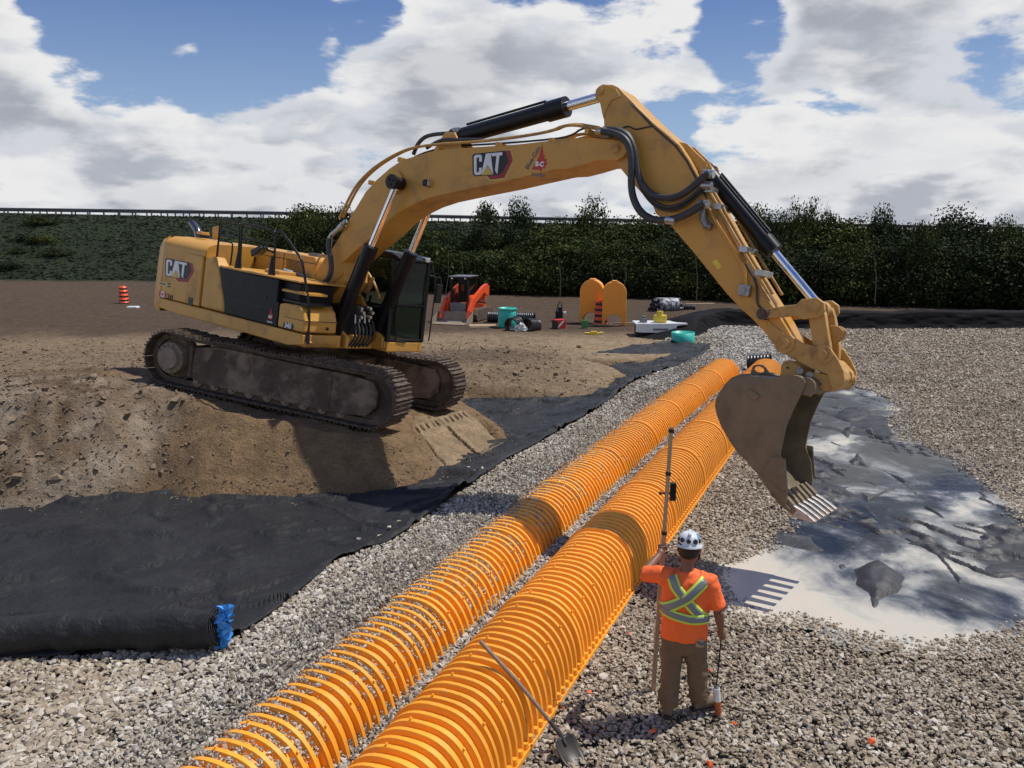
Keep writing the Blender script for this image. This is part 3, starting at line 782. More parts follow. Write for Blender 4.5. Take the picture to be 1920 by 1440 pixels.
for row, (off, s0, cnt) in enumerate(((0., 1.15, 10), (-1., .55, 10))):
    for k in range(cnt):
        a0 = s0 + k * NR * PITCH_R; a1 = a0 + NR * PITCH_R
        x0, y0 = np.interp(a0, arc, xs_), np.interp(a0, arc, ys_); x1, y1 = np.interp(a1, arc, xs_), np.interp(a1, arc, ys_)
        if row:
            f0, f1 = float(row1_off(y0)), float(row1_off(y1)); x0, y0, x1, y1 = x0 + .907 * f0, y0 - .42 * f0, x1 + .907 * f1, y1 - .42 * f1
        dx, dy = x1 - x0, y1 - y0; L = math.hypot(dx, dy); dx /= L; dy /= L
        o = ch_proto if first else copy_tree(ch_proto)
        first = False
        ox, oy = x0, y0
        o.location = (ox, oy, 0 if row == 0 else .015); o.rotation_euler = (0, 0, -math.atan2(dx, dy))
        if row == 0:
            lab = {0: 'nearest chamber of the bare right-hand row, cut by the bottom edge of the view', 1: 'second chamber of the bare right-hand row, with the shovel leaning on it',
                   9: 'farthest chamber of the bare right-hand row, beyond the excavator bucket'}.get(k, ORD[k] + ' chamber from the camera in the bare right-hand row of corrugated arches')
        else:
            lab = {0: 'nearest chamber of the stone-filled left-hand row, cut by the bottom edge of the view', 9: 'farthest chamber of the stone-filled left-hand row, beside the black pipe end'}.get(k, ORD[k] + ' chamber from the camera in the left-hand row with stone between its ribs')
        tag(o, lab, 'drainage chamber', 'yellow-orange drainage chambers laid end to end')
        CHAMB.append((row, o, (ox, oy), (dx, dy)))

# ---------------------------------------------------------------- crushed stone
pc = bpy.data.collections.new('stone_shapes')
def rock_mesh(i):
    r = random.Random(100 + i); bm = bmesh.new()
    sx, sy, sz = .54, r.uniform(.32, .44), r.uniform(.17, .28)
    for _ in range(10):
        v = Vector((r.gauss(0, 1), r.gauss(0, 1), r.gauss(0, 1))).normalized()
        q = max(abs(v.x), abs(v.y), abs(v.z)); v = v * (.55 + .45 / max(q, .5) * .62)
        bm.verts.new((v.x * sx, v.y * sy, v.z * sz))
    bmesh.ops.convex_hull(bm, input=bm.verts)
    for v in [v for v in bm.verts if not v.link_faces]: bm.verts.remove(v)
    bmesh.ops.dissolve_limit(bm, angle_limit=R(12), verts=bm.verts, edges=bm.edges)
    me = bpy.data.meshes.new('stone'); bm.to_mesh(me); bm.free(); me.materials.append(M['rock']); return me
NROCK = 10
for i in range(NROCK):
    o = bpy.data.objects.new('stone_shape', rock_mesh(i)); pc.objects.link(o)

def stones(name, P, S, Rt, pale, kind='stuff'):
    n = len(P)
    me = bpy.data.meshes.new(name); me.vertices.add(n); me.vertices.foreach_set('co', P.astype(np.float32).ravel())
    def at(nm, typ, arr, key='value'):
        a = me.attributes.new(nm, typ, 'POINT'); a.data.foreach_set(key, arr)
    at('scl', 'FLOAT', S.astype(np.float32)); at('rot', 'FLOAT_VECTOR', Rt.astype(np.float32).ravel(), 'vector')
    at('pale', 'FLOAT', pale.astype(np.float32)); at('idx', 'INT', rng.integers(0, NROCK, n).astype(np.int32))
    o = bpy.data.objects.new(name, me); C.objects.link(o)
    ng = bpy.data.node_groups.get('place_stones')
    if ng is None:
        ng = bpy.data.node_groups.new('place_stones', 'GeometryNodeTree')
        ng.interface.new_socket('Geometry', in_out='INPUT', socket_type='NodeSocketGeometry'); ng.interface.new_socket('Geometry', in_out='OUTPUT', socket_type='NodeSocketGeometry')
        N = ng.nodes; Lk = ng.links
        gi = N.new('NodeGroupInput'); go = N.new('NodeGroupOutput')
        ci = N.new('GeometryNodeCollectionInfo'); ci.inputs['Collection'].default_value = pc; ci.inputs['Separate Children'].default_value = True; ci.inputs['Reset Children'].default_value = True
        ip = N.new('GeometryNodeInstanceOnPoints'); ip.inputs['Pick Instance'].default_value = True
        def na(nm, dt):
            x = N.new('GeometryNodeInputNamedAttribute'); x.data_type = dt; x.inputs['Name'].default_value = nm; return x.outputs['Attribute']
        Lk.new(gi.outputs[0], ip.inputs['Points']); Lk.new(ci.outputs[0], ip.inputs['Instance'])
        Lk.new(na('idx', 'INT'), ip.inputs['Instance Index'])
        Lk.new(na('rot', 'FLOAT_VECTOR'), ip.inputs['Rotation']); Lk.new(na('scl', 'FLOAT'), ip.inputs['Scale'])
        Lk.new(ip.outputs[0], go.inputs[0])
    md = o.modifiers.new('stones', 'NODES'); md.node_group = ng
    me.materials.append(M['rock'])
    return o

def scatter(y0, y1, dens, size, fn_keep, xl, xr):
    """jittered points between two depths; xl / xr half-width factors of the view"""
    A = 0
    n = int(dens * (y1 - y0) * (xr(y1) - xl(y1) + xr(y0) - xl(y0)) / 2)
    y = rng.uniform(y0, y1, n); x = xl(y) + rng.random(n) * (xr(y) - xl(y))
    return x, y
allP = []; 
def stone_field():
    Ps, Ss, Rs, Pl = [], [], [], []
    bands = [(3.4, 7, 1150, .065), (7, 10, 1250, .058), (10, 13, 1050, .053), (13, 17, 750, .054), (17, 22, 420, .064), (22, 28, 260, .075), (28, 37.5, 150, .095)]
    for y0, y1, dn, sz in bands:
        xl = lambda y: np.maximum(-.70 * y - 1.0, row_x(y) - 5.5); xr = lambda y: .72 * y + 1.2
        x, y = scatter(y0, y1, dn, sz, None, xl, xr)
        s = lateral(x, y)
        d = sdist(UPPER, x, y); dp = sdist(POND, x, y); 
        keep = (d < -.05 + .12 * rng.random(len(x)))
        fd = sdist(FAB_POLY, x, y)
        keep &= (fd < .03) | (rng.random(len(x)) < .0)
        under = (np.abs(s) < .48) & (y < 24.4); keep &= ~under
        r1 = (np.abs(s - row1_off(y)) < .26) & (y < 23.6); keep &= ~r1
        keep &= (dp < -.02 + .35 * rng.random(len(x)) ** 5)
        keep &= ~((y > 36.1) )
        x, y, s, dp = x[keep], y[keep], s[keep], dp[keep]
        z = ground_z(x, y, False)
        size = sz * np.exp(rng.normal(0, .30, len(x)))
        size *= np.where((s < -2.6) & (y < 9.5), 1.22, 1.0)        # coarser stone at the lower left
        size *= np.where((s > .6) & (y < 10), .90, 1.0)
        # heap against the rows, rough surface
        z = z + rng.random(len(x)) * .030 - .012 + .02 * fbm(x, y, 2.2, 3, 71)
        pale = np.clip(np.exp(-((s + 1.2) / 1.15) ** 2) * .95 + (y > 14) * .25 * (s < .8) + .12 + .35 * fbm(x, y, .9, 3, 72), 0, 1)
        pale = np.where(s > .7, np.clip(.02 + .30 * fbm(x, y, .55, 3, 73), 0, .6), pale)
        pale = pale * (rng.random(len(x)) < .35 + pale)
        Ps.append(np.stack([x, y, z], -1)); Ss.append(size); Pl.append(pale)
        Rs.append(np.stack([rng.normal(0, .34, len(x)), rng.normal(0, .34, len(x)), rng.uniform(0, 6.28, len(x))], -1))
    # chips lying in the valleys of the left-hand row
    for row, o, (ox, oy), (dx, dy) in CHAMB:
        if row == 0: continue
        n = 3000 if oy < 9 else (2000 if oy < 13 else (600 if oy < 19 else 250))
        k = rng.integers(0, NR, n); yy = k * PITCH_R + .06 + rng.uniform(-.024, .024, n)
        # filled deepest on the left shoulder, thinning over the crown, patchy along the row
        t = rng.random(n)
        side = rng.random(n) < .80
        q_ = rng.random(n); th = np.where(q_ < .52, np.pi * (.47 + .27 * t), np.where(q_ < .86, np.pi * (.20 + .27 * t), np.pi * (.02 + .13 * t))); side = q_ < .52
        ct, st = np.cos(th), np.sin(th)
        gx = ox + dx * yy; gy = oy + dy * yy
        amt = .5 + 1.5 * fbm(gx + .3 * k, gy, .9, 2, 75)
        crown = (q_ >= .52) & (q_ < .86)
        far_thin = sst(11, 19, np.full(n, oy))
        kp = (rng.random(n) < np.where(crown, np.clip(amt * .9 - .25 + .15 * (oy < 9), .06, 1) * (1 - .9 * far_thin), np.where(side, 1 - .55 * far_thin, .8)))
        dep = np.where(th > np.pi * .52, rng.uniform(-.016, .022, n), rng.uniform(.004, .035, n)); a = CW - dep; xx = a * np.sign(ct) * np.abs(ct) ** .8; zz = .03 + (CH - .03 - dep) * np.maximum(st, 0) ** .92
        wx_ = gx + dy * xx; wy_ = gy - dx * xx
        Ps.append(np.stack([wx_, wy_, zz + .008 + .010 * rng.random(n)], -1)[kp]); Ss.append((.038 * np.exp(rng.normal(0, .25, n)))[kp])
        Rs.append(rng.uniform(0, 6.28, (n, 3))[kp]); Pl.append(np.full(kp.sum(), .8))
        # bank of stone burying the left foot
        n = 1300 if oy < 13 else 520
        yy = rng.uniform(0, NR * PITCH_R, n); gx = ox + dx * yy; gy = oy + dy * yy
        xx = -rng.uniform(.22, .95, n); wx_ = gx + dy * xx; wy_ = gy - dx * xx
        lift = np.interp(-xx, [.22, .5, .95], [.675, .655, .63])
        pk = .06 * fbm(gx, gy, .8, 3, 76)
        Ps.append(np.stack([wx_, wy_, lift + pk + .02 * rng.random(n)], -1)); Ss.append(.055 * np.exp(rng.normal(0, .28, n)) * (1.0 if oy < 15 else 1.25))
        Rs.append(rng.uniform(0, 6.28, (n, 3))); Pl.append(np.full(n, .55) * (rng.random(n) < .8))
        # fill between the two rows
        n = 560 if oy < 13 else 260
        yy = rng.uniform(0, NR * PITCH_R, n); gx = ox + dx * yy; gy = oy + dy * yy
        xx = rng.uniform(.40, .86, n); wx_ = gx + dy * xx; wy_ = gy - dx * xx
        lift = .27 + .05 * fbm(gx, gy, .9, 3, 78)
        Ps.append(np.stack([wx_, wy_, lift + .025 * rng.random(n)], -1)); Ss.append(.050 * np.exp(rng.normal(0, .28, n)) * (1.0 if oy < 15 else 1.25))
        Rs.append(rng.uniform(0, 6.28, (n, 3))); Pl.append(np.full(n, .85) * (rng.random(n) < .85))
    return np.concatenate(Ps), np.concatenate(Ss), np.concatenate(Rs), np.concatenate(Pl)
P_, S_, R_, L_ = stone_field()
gr = stones('crushed_stone', P_, S_, R_, L_)
tag(gr, 'tan and grey crushed stone covering the bed around the chamber rows', 'gravel', kind='stuff')
print('stones', len(P_))
# ballast body under the heaps, so that gaps show stone colour: a low bank beside and between the rows
for nm, x_a, x_b, zt in (('stone_bank', -1.0, -.28, .60), ('stone_bank', .36, .85, .25)):
    vs_ = []; ks = np.linspace(.4, 21.2, 240)
    mbk = MB()
    for a0 in ks:
        x0, y0 = np.interp(a0, arc, xs_), np.interp(a0, arc, ys_); x1, y1 = np.interp(a0 + .2, arc, xs_), np.interp(a0 + .2, arc, ys_)
        dx, dy = x1 - x0, y1 - y0; L = math.hypot(dx, dy); dx /= L; dy /= L
        for xx in np.linspace(x_a, x_b, 6):
            o_ = float(row1_off(y0)) + xx; px2, py2 = x0 + dy * o_, y0 - dx * o_
            zz = zt + .06 * float(fbm(np.array(px2), np.array(py2), .8, 3, 76)) + (.04 * (xx - x_a) / (x_b - x_a) if zt > .4 else 0)
            vs_.append((px2, py2, zz))
    mbk.add(vs_, [(i * 6 + j, i * 6 + j + 1, (i + 1) * 6 + j + 1, (i + 1) * 6 + j) for i in range(len(ks) - 1) for j in range(5)], True)
    bk = mbk.build(nm, pmat('stone_dust', (.20, .175, .14), .95, var=.3, nscale=20, bump=.8, bscale=30))
    tag(bk, kind='structure')

# clods of mud
M['mud_clod'] = pmat('mud_clod', (.20, .148, .10), .95, var=.4, nscale=2, bump=.5, bscale=12)
mc = bpy.data.collections.new('clod_shapes')
for i in range(NROCK):
    me = rock_mesh(40 + i); me.materials.clear(); me.materials.append(M['mud_clod']); o = bpy.data.objects.new('clod_shape', me); mc.objects.link(o)
def clods():
    n = 90000; y = 9 + 27 * rng.random(n) ** 1.5; x = rng.uniform(-1, 1, n) * (y * .72 + 1)
    d = sdist(UPPER, x, y); m = rough_mask(x, y)
    kp = (d > .15) & (rng.random(n) < np.clip(m, 0.03, 1) ** 1.2 * np.where((x < -5) & (y < 17), .45, 1.))
    edge_ = (d > -.45) & (d < .25) & (rng.random(n) < np.where(d < -.12, .07, .6)) & (y < 26); edge_ |= (d > .2) & (rng.random(n) < .10) & (y < 19); kp |= edge_
    x, y = x[kp], y[kp]; z = ground_z(x, y); z = np.where(sdist(UPPER, x, y) < .03, base_z(x, y) + .045, z); s = np.where(rng.random(len(x)) < .07, .14, .055) * np.exp(rng.normal(0, .4, len(x))); s = np.where(edge_[kp], np.minimum(s, .06), s)
    return np.stack([x, y, z + s * .05], -1), s
cp_, cs_ = clods()
cl_o = stones('mud_clods', cp_, cs_, rng.uniform(-.5, .5, (len(cp_), 3)) + np.array([0, 0, 1.]) * rng.uniform(0, 6.28, (len(cp_), 1)), np.zeros(len(cp_)))
ng2 = bpy.data.node_groups['place_stones'].copy(); ng2.name = 'place_clods'
for nd in ng2.nodes:
    if nd.type == 'COLLECTION_INFO' or nd.bl_idname == 'GeometryNodeCollectionInfo': nd.inputs['Collection'].default_value = mc
cl_o.modifiers[0].node_group = ng2
tag(cl_o, 'brown clods of mud scattered over the churned ground and pad edges', 'mud', kind='stuff')
print('clods', len(cp_))
# loose stones on the fabric and stones with orange marking paint
def single_stone(name, x, y, z, s, mat, label, cat, group=None, i=0):
    me = rock_mesh(i); me.materials.clear(); me.materials.append(mat)
    o = bpy.data.objects.new(name, me); C.objects.link(o); o.scale = (s, s, s); o.location = (x, y, z); o.rotation_euler = (.2 * i, .1, 1.3 * i)
    tag(o, label, cat, group); return o
M['pale_stone'] = pmat('pale_stone', (.46, .40, .31), .85, var=.15, nscale=6)
def fabz(x, y): return float(base_z(np.array(x), np.array(y))) + .05
for i, (u, v, s, lab) in enumerate([(748, 1000, .11, 'pale rounded stone highest up on the black sheet near its right edge'), (731, 1011, .10, 'flat pale stone just below the rounded one on the black sheet'),
                               (674, 1028, .10, 'leftmost of the four loose pale stones on the black sheet'), (710, 1029, .11, 'pale stone nearest the gravel edge of the black sheet')]):
    x, y = gp(u, v, .42); single_stone('stone', x, y, fabz(x, y) + .02, s, M['pale_stone'], lab, 'stone', 'loose stones on the black sheet', i)
for i, (u, v, s) in enumerate([(1105, 1300, .07), (1225, 1374, .09), (1377, 1359, .07), (1331, 1260, .07), (1330, 1436, .09), (1633, 1393, .10), (1180, 1191, .05), (1302, 1010, .08), (1057, 1330, .05)]):
    x, y = gp(u, v, .03)
    lab = ['orange-painted stone between the near chamber row and the pole foot', 'orange-painted stone in the worker shadow', 'orange-painted stone right of the marking wand can', 'orange-painted stone behind the wand shaft',
           'orange-painted stone at the bottom edge below the worker', 'orange-painted stone far out on the lower right gravel', 'small orange-painted stone beside the chamber foot left of the worker', 'orange-painted stone beyond the hard hat', 'orange-painted chip by the shovel socket'][i]
    single_stone('painted_stone', x, y, .05, s, M['paint_orange'], lab, 'painted stone', 'stones sprayed with orange marks', i)
for i, (u, v) in enumerate([(985, 725), (1235, 690), (1265, 668), (1128, 700), (890, 905), (878, 895), (905, 900), (972, 773)]):
    x, y = gp(u, v, .35); single_stone('stone', x, y, fabz(x, y) + .01, .10, M['pale_stone'], ['pale stone on the black fabric close to the tip of the second sand pad', 'pale stone at the gravel edge of the far black fabric, before the teal half barrel', 'farthest pale stone on the black fabric by the third sand pad', 'pale stone on the black fabric between the second and third sand pads', 'largest of three pale stones where the near sheet narrows below the ramp', 'leftmost of three pale stones where the near sheet narrows below the ramp', 'rightmost of three pale stones where the near sheet narrows below the ramp', 'pale stone in the middle of the fabric right of the far track'][i], 'stone', 'stones on the far black fabric', i)
# ---------------------------------------------------------------- excavator
ex = empty('excavator', (0, 0, 0)); ex.matrix_world = MU
tag(ex, 'large yellow tracked excavator reaching its boom over the chambers from the sand pad', 'excavator')
MI = np.array(MU3.transposed()); MT = np.array([MX, MY, MZ]); CAMP = np.array([0, 0, CAM_H])
def L3(u, v, yl):
    o = MI @ (CAMP - MT); d = MI @ camray(u, v); t = (yl - o[1]) / d[1]; P = o + t * d
    return Vector((P[0], yl, P[2]))
def LX(u, v, xl):
    o = MI @ (CAMP - MT); d = MI @ camray(u, v); t = (xl - o[0]) / d[0]; P = o + t * d
    return Vector((xl, P[1], P[2]))
def P2(pts, yl): return [(lambda q: (q.x, q.z))(L3(u, v, yl)) for u, v in pts]
def off_pl(pts, d):
    out = []
    for i, p in enumerate(pts):
        a = Vector(pts[max(i - 1, 0)]); b = Vector(pts[min(i + 1, len(pts) - 1)]); t = (b - a).normalized(); out.append((p[0] - t.y * d, p[1] + t.x * d))
    return out

# ---- undercarriage
TR = Matrix.Rotation(TRK, 4, 'Z')
body = MB()
body.box(-1.05, 1.05, -.85, .85, .48, .92, TR)
for sx in (-1, 1):
    for sy in (-1, 1):
        body.prism([(sx * .35, .5), (sx * 1.15, .38), (sx * 1.25, .62), (sx * .4, .9)], sy * .6, sy * 1.25, TR)
body.build('undercarriage', M['track_frame'], ex, bevel=.02)
sr = MB(); sr.cyl((0, 0, .90), (0, 0, 1.16), .72, n=48)
sr.build('slewing_ring', M['track_frame'], ex)
st = MB()
for i in range(72):
    a = 2 * math.pi * i / 72; st.box(.70, .765, -.018, .018, .94, 1.03, Matrix.Rotation(a, 4, 'Z'))
st.build('ring_gear', M['track'], ex)
def stadium(n):
    xa, xb, zc, r = -1.97, 2.26, .55, .49
    L1 = xb - xa; tot = 2 * L1 + 2 * math.pi * r
    out = []
    for i in range(n):
        s = (i + .35) / n * tot
        if s < L1: p = (xa + s, zc - r); t = 0
        elif s < L1 + math.pi * r:
            a = (s - L1) / r; p = (xb + r * math.sin(a), zc - r * math.cos(a)); t = a
        elif s < 2 * L1 + math.pi * r:
            q = s - L1 - math.pi * r; p = (xb - q, zc + r - .035 * math.sin(math.pi * q / L1 * 3) ** 2); t = math.pi
        else:
            a = (s - 2 * L1 - math.pi * r) / r; p = (xa - r * math.sin(a), zc + r * math.cos(a)); t = math.pi + a
        out.append((p, t))
    return out
def shoe_mb():
    mb = MB(); W = .34
    mb.prism([(-.112, -.012), (.108, -.012), (.108, .012), (.10, .014), (-.10, .014), (-.112, .012)], -W, W)
    mb.prism([(-.106, -.052), (-.088, -.052), (-.084, -.012), (-.112, -.012)], -W, W)
    mb.prism([(-.012, -.045), (.006, -.045), (.010, -.012), (-.016, -.012)], -W, W)
    mb.prism([(.078, -.050), (.094, -.050), (.099, -.012), (.074, -.012)], -W, W)
    mb.box(-.1, .1, -.11, -.06, .012, .075); mb.box(-.1, .1, .06, .11, .012, .075)
    return mb
shoe_me = None
for sy in (-1, 1):
    yc = sy * 1.37
    outw = sy
    tf = MB()
    prof = [(-1.50, .26), (-1.42, .84), (-.9, .93), (1.0, .90), (1.75, .90), (2.25, .86), (2.38, .70), (2.38, .42), (2.20, .24), (1.7, .18), (-1.2, .19)]
    tf.prism(prof, yc - .24, yc + .24, TR)
    tf.box(-1.52, -1.46, yc - .27, yc + .27, .26, .86, TR)
    tf.box(1.42, 1.47, yc - .265, yc + .265, .24, .84, TR)
    t_o = tf.build('track_frame', M['track_frame'], ex, bevel=.015)
    if sy < 0:
        t_o['label'] = 'right-hand track, the one nearer the camera, caked in mud'
    else: t_o['label'] = 'left-hand track on the far side'
    for i, (p, a) in enumerate(stadium(50)):
        if shoe_me is None:
            so_ = shoe_mb().build('track_shoe', M['track'], t_o); shoe_me = so_.data
        else:
            so_ = bpy.data.objects.new('track_shoe', shoe_me); C.objects.link(so_); so_.parent = t_o
        jr = random.uniform(-.02, .02)
        so_.matrix_local = TR @ Matrix.Translation((p[0], yc, p[1])) @ Matrix.Rotation(-a + jr, 4, 'Y')
    def part(mb, nm, mat, bevel=0): return mb.build(nm, mat, t_o, bevel=bevel)
    def loop(rr): return [(-1.97 + rr * math.cos(a), .55 + rr * math.sin(a)) for a in np.linspace(R(90), R(270), 15)] + [(2.26 + rr * math.cos(a), .55 + rr * math.sin(a)) for a in np.linspace(R(-90), R(90), 15)]
    mc_ = MB(); oo, ii = loop(.468), loop(.37)
    for ya, yb in ((-.16, -.10), (.10, .16)):
        nn_ = len(oo)
        for q in range(nn_):
            q1 = (q + 1) % nn_; mc_.prism([oo[q], oo[q1], ii[q1], ii[q]], yc + ya, yc + yb, TR)
    mc_.build('track_chain', M['track'], t_o)
    for cxx in (-1.97, 2.26): m1 = MB(); m1.cyl((cxx, yc - .05, .55), (cxx, yc + .05, .55), .455, n=32, M=TR); m1.build('guard_plate', M['track'], t_o)
    m1 = MB(); m1.cyl((2.26, yc - .10, .55), (2.26, yc + .10, .55), .40, n=36, M=TR); m1.cyl((2.26, yc - .22, .55), (2.26, yc + .22, .55), .12, n=20, M=TR); part(m1, 'idler_wheel', M['track_frame'])
    m1 = MB()
    m1.cyl((-1.97, yc - .07, .55), (-1.97, yc + .07, .55), .40, n=36, M=TR)
    for k in range(22):
        a = 2 * math.pi * k / 22; m1.box(.38, .44, -.03, .03, -.07, .07, TR @ Matrix.Translation((-1.97, yc, .55)) @ Matrix.Rotation(R(90), 4, 'X') @ Matrix.Rotation(a, 4, 'Z'))
    part(m1, 'drive_sprocket', M['track_frame'])
    m1 = MB(); y0 = yc + outw * .07
    m1.cyl((-1.97, y0, .55), (-1.97, yc + outw * .24, .55), .31, .29, n=32, M=TR); m1.cyl((-1.97, yc + outw * .24, .55), (-1.97, yc + outw * .31, .55), .22, .20, n=32, M=TR)
    for k in range(14):
        a = 2 * math.pi * k / 14; m1.cyl((-1.97 + .255 * math.cos(a), yc + outw * .235, .55 + .255 * math.sin(a)), (-1.97 + .255 * math.cos(a), yc + outw * .265, .55 + .255 * math.sin(a)), .018, n=6, M=TR)
    part(m1, 'final_drive_hub', M['mud_light'])
    for k in range(9):
        x = -1.35 + k * .38; m1 = MB(); m1.cyl((x, yc - .20, .20), (x, yc + .20, .20), .095, n=18, M=TR); m1.cyl((x, yc - .235, .20), (x, yc + .235, .20), .05, n=12, M=TR)
        part(m1, 'track_roller', M['mud_light'])
    for x in (-.7, .9):
        m1 = MB(); m1.cyl((x, yc - .14, .93), (x, yc + .14, .93), .075, n=16, M=TR); part(m1, 'carrier_roller', M['track_frame'])

# ---- upper structure
Y0 = -1.5
dk = MB()
dk.prism([(-3.1, 1.31), (-3.1, 1.50), (1.36, 1.49), (1.36, 1.30), (1.0, 1.24), (-2.6, 1.27)], -1.5, -1.28)
dk.box(-3.1, 1.36, -1.279, -.62, 1.26, 1.48)
dk.box(-3.1, 1.10, -.619, .449, 1.20, 1.46)
dk.box(-3.1, 1.40, .45, 1.45, 1.26, 1.40)
dk.build('revolving_frame', M['yellow'], ex, bevel=.02)
lip = MB(); lip.prism([(1.05, 1.27), (1.36, 1.26), (1.40, 1.36), (1.05, 1.44)], -1.44, -.72)
lip.build('bumper_step', M['yellow'], ex, bevel=.02)
# boom foot brackets
for s_ in (-1, 1):
    bb = MB(); bb.prism([(-.2, 1.4), (-.1, 1.9), (.28, 2.24), (.60, 2.30), (.86, 2.12), (1.25, 1.62), (1.55, 1.46), (1.55, 1.25), (.6, 1.15)], s_ * .42, s_ * .50)
    bb.build('boom_bracket', M['yellow'], ex, bevel=.015)
# counterweight: rounded in plan
def cw_section(x_of, y0, y1, z0, z1): pass
cwm = MB()
plan = [(-2.95, -1.5), (-3.20, -1.47), (-3.36, -1.36), (-3.46, -1.15), (-3.56, -.6), (-3.6, 0), (-3.56, .6), (-3.46, 1.15), (-3.36, 1.36), (-3.20, 1.47), (-2.95, 1.5)]
levels = [(1.24, .04), (1.34, 0), (1.65, 0), (2.15, .015), (2.52, .035), (2.68, .09), (2.75, .2), (2.78, .4)]
vs = []
cy = Vector((-2.95, 0))
for z, ins in levels:
    for x, y in plan:
        v = Vector((x, y)); d = Vector((-2.6, 0)) - v; d.normalize()
        w_ = 1 if x < -2.96 else 0
        q = v + Vector((d.x * w_, (-.75 * ins if y > 0 else .75 * ins) / max(ins, 1e-6) if False else d.y)) * ins
        if not w_: q = Vector((x, y * (1 - .22 * ins)))
        vs.append((q.x, q.y, z))
n = len(plan)
fs = [(i * n + j, (i + 1) * n + j, (i + 1) * n + j + 1, i * n + j + 1) for i in range(len(levels) - 1) for j in range(n - 1)]
fs += [tuple(range(n)), tuple(range((len(levels) - 1) * n + n - 1, (len(levels) - 1) * n - 1, -1))]
fs += [tuple([i * n for i in range(len(levels))]), tuple([i * n + n - 1 for i in range(len(levels) - 1, -1, -1)])]
cwm.add(vs, fs, True); cwo = cwm.build('counterweight', M['yellow'], ex)
es = cwo.modifiers.new('e', 'EDGE_SPLIT'); es.split_angle = R(38)
# big side door and curved quarter panel
def side_panel(nm, pts, y_in, y_out, mat, bevel=.02, parent=ex, z_roll=None):
    mb = MB(); mb.prism(pts, y_out, y_in); return mb.build(nm, mat, parent, bevel=bevel, seg=3)
door = side_panel('service_door', [(-2.935, 1.515), (-2.935, 2.56), (-1.615, 2.50), (-1.64, 1.515)], -1.1, -1.505, M['yellow'], .03)
cap = MB(); cap.prism([(-1.5, 2.505), (-1.42, 2.64), (-1.25, 2.735), (-.9, 2.78), (1.1, 2.78), (1.1, 2.45), (-1.5, 2.45)], 0, 0)
shl = MB()
vs = []; prof = [(-1.505, 2.50), (-1.50, 2.60), (-1.43, 2.69), (-1.30, 2.745), (-1.0, 2.77), (-.4, 2.79)]
for x, dz in ((-2.935, .03), (-1.56, -.0)):
    for y, z in prof: vs.append((x, y, z + dz))
for x, dz in ((-2.935, .03), (-1.56, 0)):
    vs.append((x, -.4, 2.3)); vs.append((x, -1.3, 2.3))
shl.add(vs[:12], [(j, j + 6, j + 7, j + 1) for j in range(5)], True)
shl.add([vs[i] for i in (0, 1, 2, 3, 4, 5, 12, 13)], [(0, 1, 2, 3, 4, 5, 6, 7)]); shl.add([vs[i] for i in (6, 7, 8, 9, 10, 11, 14, 15)], [(7, 6, 5, 4, 3, 2, 1, 0)])
shl.build('door_top_shroud', M['yellow'], ex)
qp = MB()
outline = [(-1.60, 1.515, 0), (-1.57, 2.50, 0), (-1.33, 2.53, 0), (-1.17, 2.36, 0), (-1.12, 2.32, 0), (-.90, 1.72, 0), (-.865, 1.515, 0)]
qp.prism([(a, b) for a, b, _ in outline], -1.20, -1.495)
qp.build('quarter_panel', M['yellow'], ex, bevel=.05, seg=4)
blk = side_panel('radiator_door', [(-.845, 1.515), (-.88, 1.73), (-1.13, 2.35), (.35, 2.33), (.60, 2.33), (.60, 1.95), (.66, 1.95), (.66, 1.50)], -1.20, -1.492, M['black_panel'], .02)
seam = MB(); seam.box(-.84, .62, -1.4965, -1.49, 1.80, 1.812); seam.cyl((.52, -1.492, 1.82), (.52, -1.505, 1.82), .018, n=10); seam.cyl((.30, -1.492, 1.98), (.30, -1.505, 1.98), .015, n=10); seam.build('door_seam', M['black_paint'], blk)
# deck top between door and steps
dt_ = MB(); dt_.prism([(-1.15, 2.345), (-1.15, 2.385), (1.12, 2.375), (1.12, 2.345)], -1.47, -.36); dt_.build('walkway_deck', M['yellow'], ex, bevel=.01)
under = MB(); under.box(-1.1, .55, -1.19, -.37, 1.49, 2.34); under.build('cooling_compartment', M['black_panel'], ex)
stp = MB(); stp.box(.61, 1.05, -1.38, -.62, 1.97, 2.33); stp.build('step_housing', M['black_panel'], ex, bevel=.02)
for a, b, z in ((.66, 1.26, 2.17), (.70, 1.34, 2.0)):
    s1 = MB(); s1.box(a, b, -1.45, -.95, z - .018, z + .018)
    for k in range(7): s1.box(a + .04 + k * .075, a + .06 + k * .075, -1.44, -.96, z + .018, z + .03)
    s1.build('step_tread', M['yellow'] if z > 2.1 else M['black_paint'], ex)
sb = MB()
sb.prism([(.68, 1.515), (.68, 1.93), (.80, 1.955), (1.18, 1.965), (1.30, 1.90), (1.37, 1.72), (1.37, 1.515)], -1.495, -.76)
sbo = sb.build('storage_box', M['yellow'], ex, bevel=.035, seg=3)
s1 = MB(); s1.box(.84, 1.385, -1.501, -.755, 1.718, 1.727); s1.build('box_lid_seam', M['print_black'], sbo)
s1 = MB(); s1.cyl((1.37, -.98, 1.60), (1.385, -.98, 1.60), .03, n=14); s1.build('lock', M['print_black'], sbo)
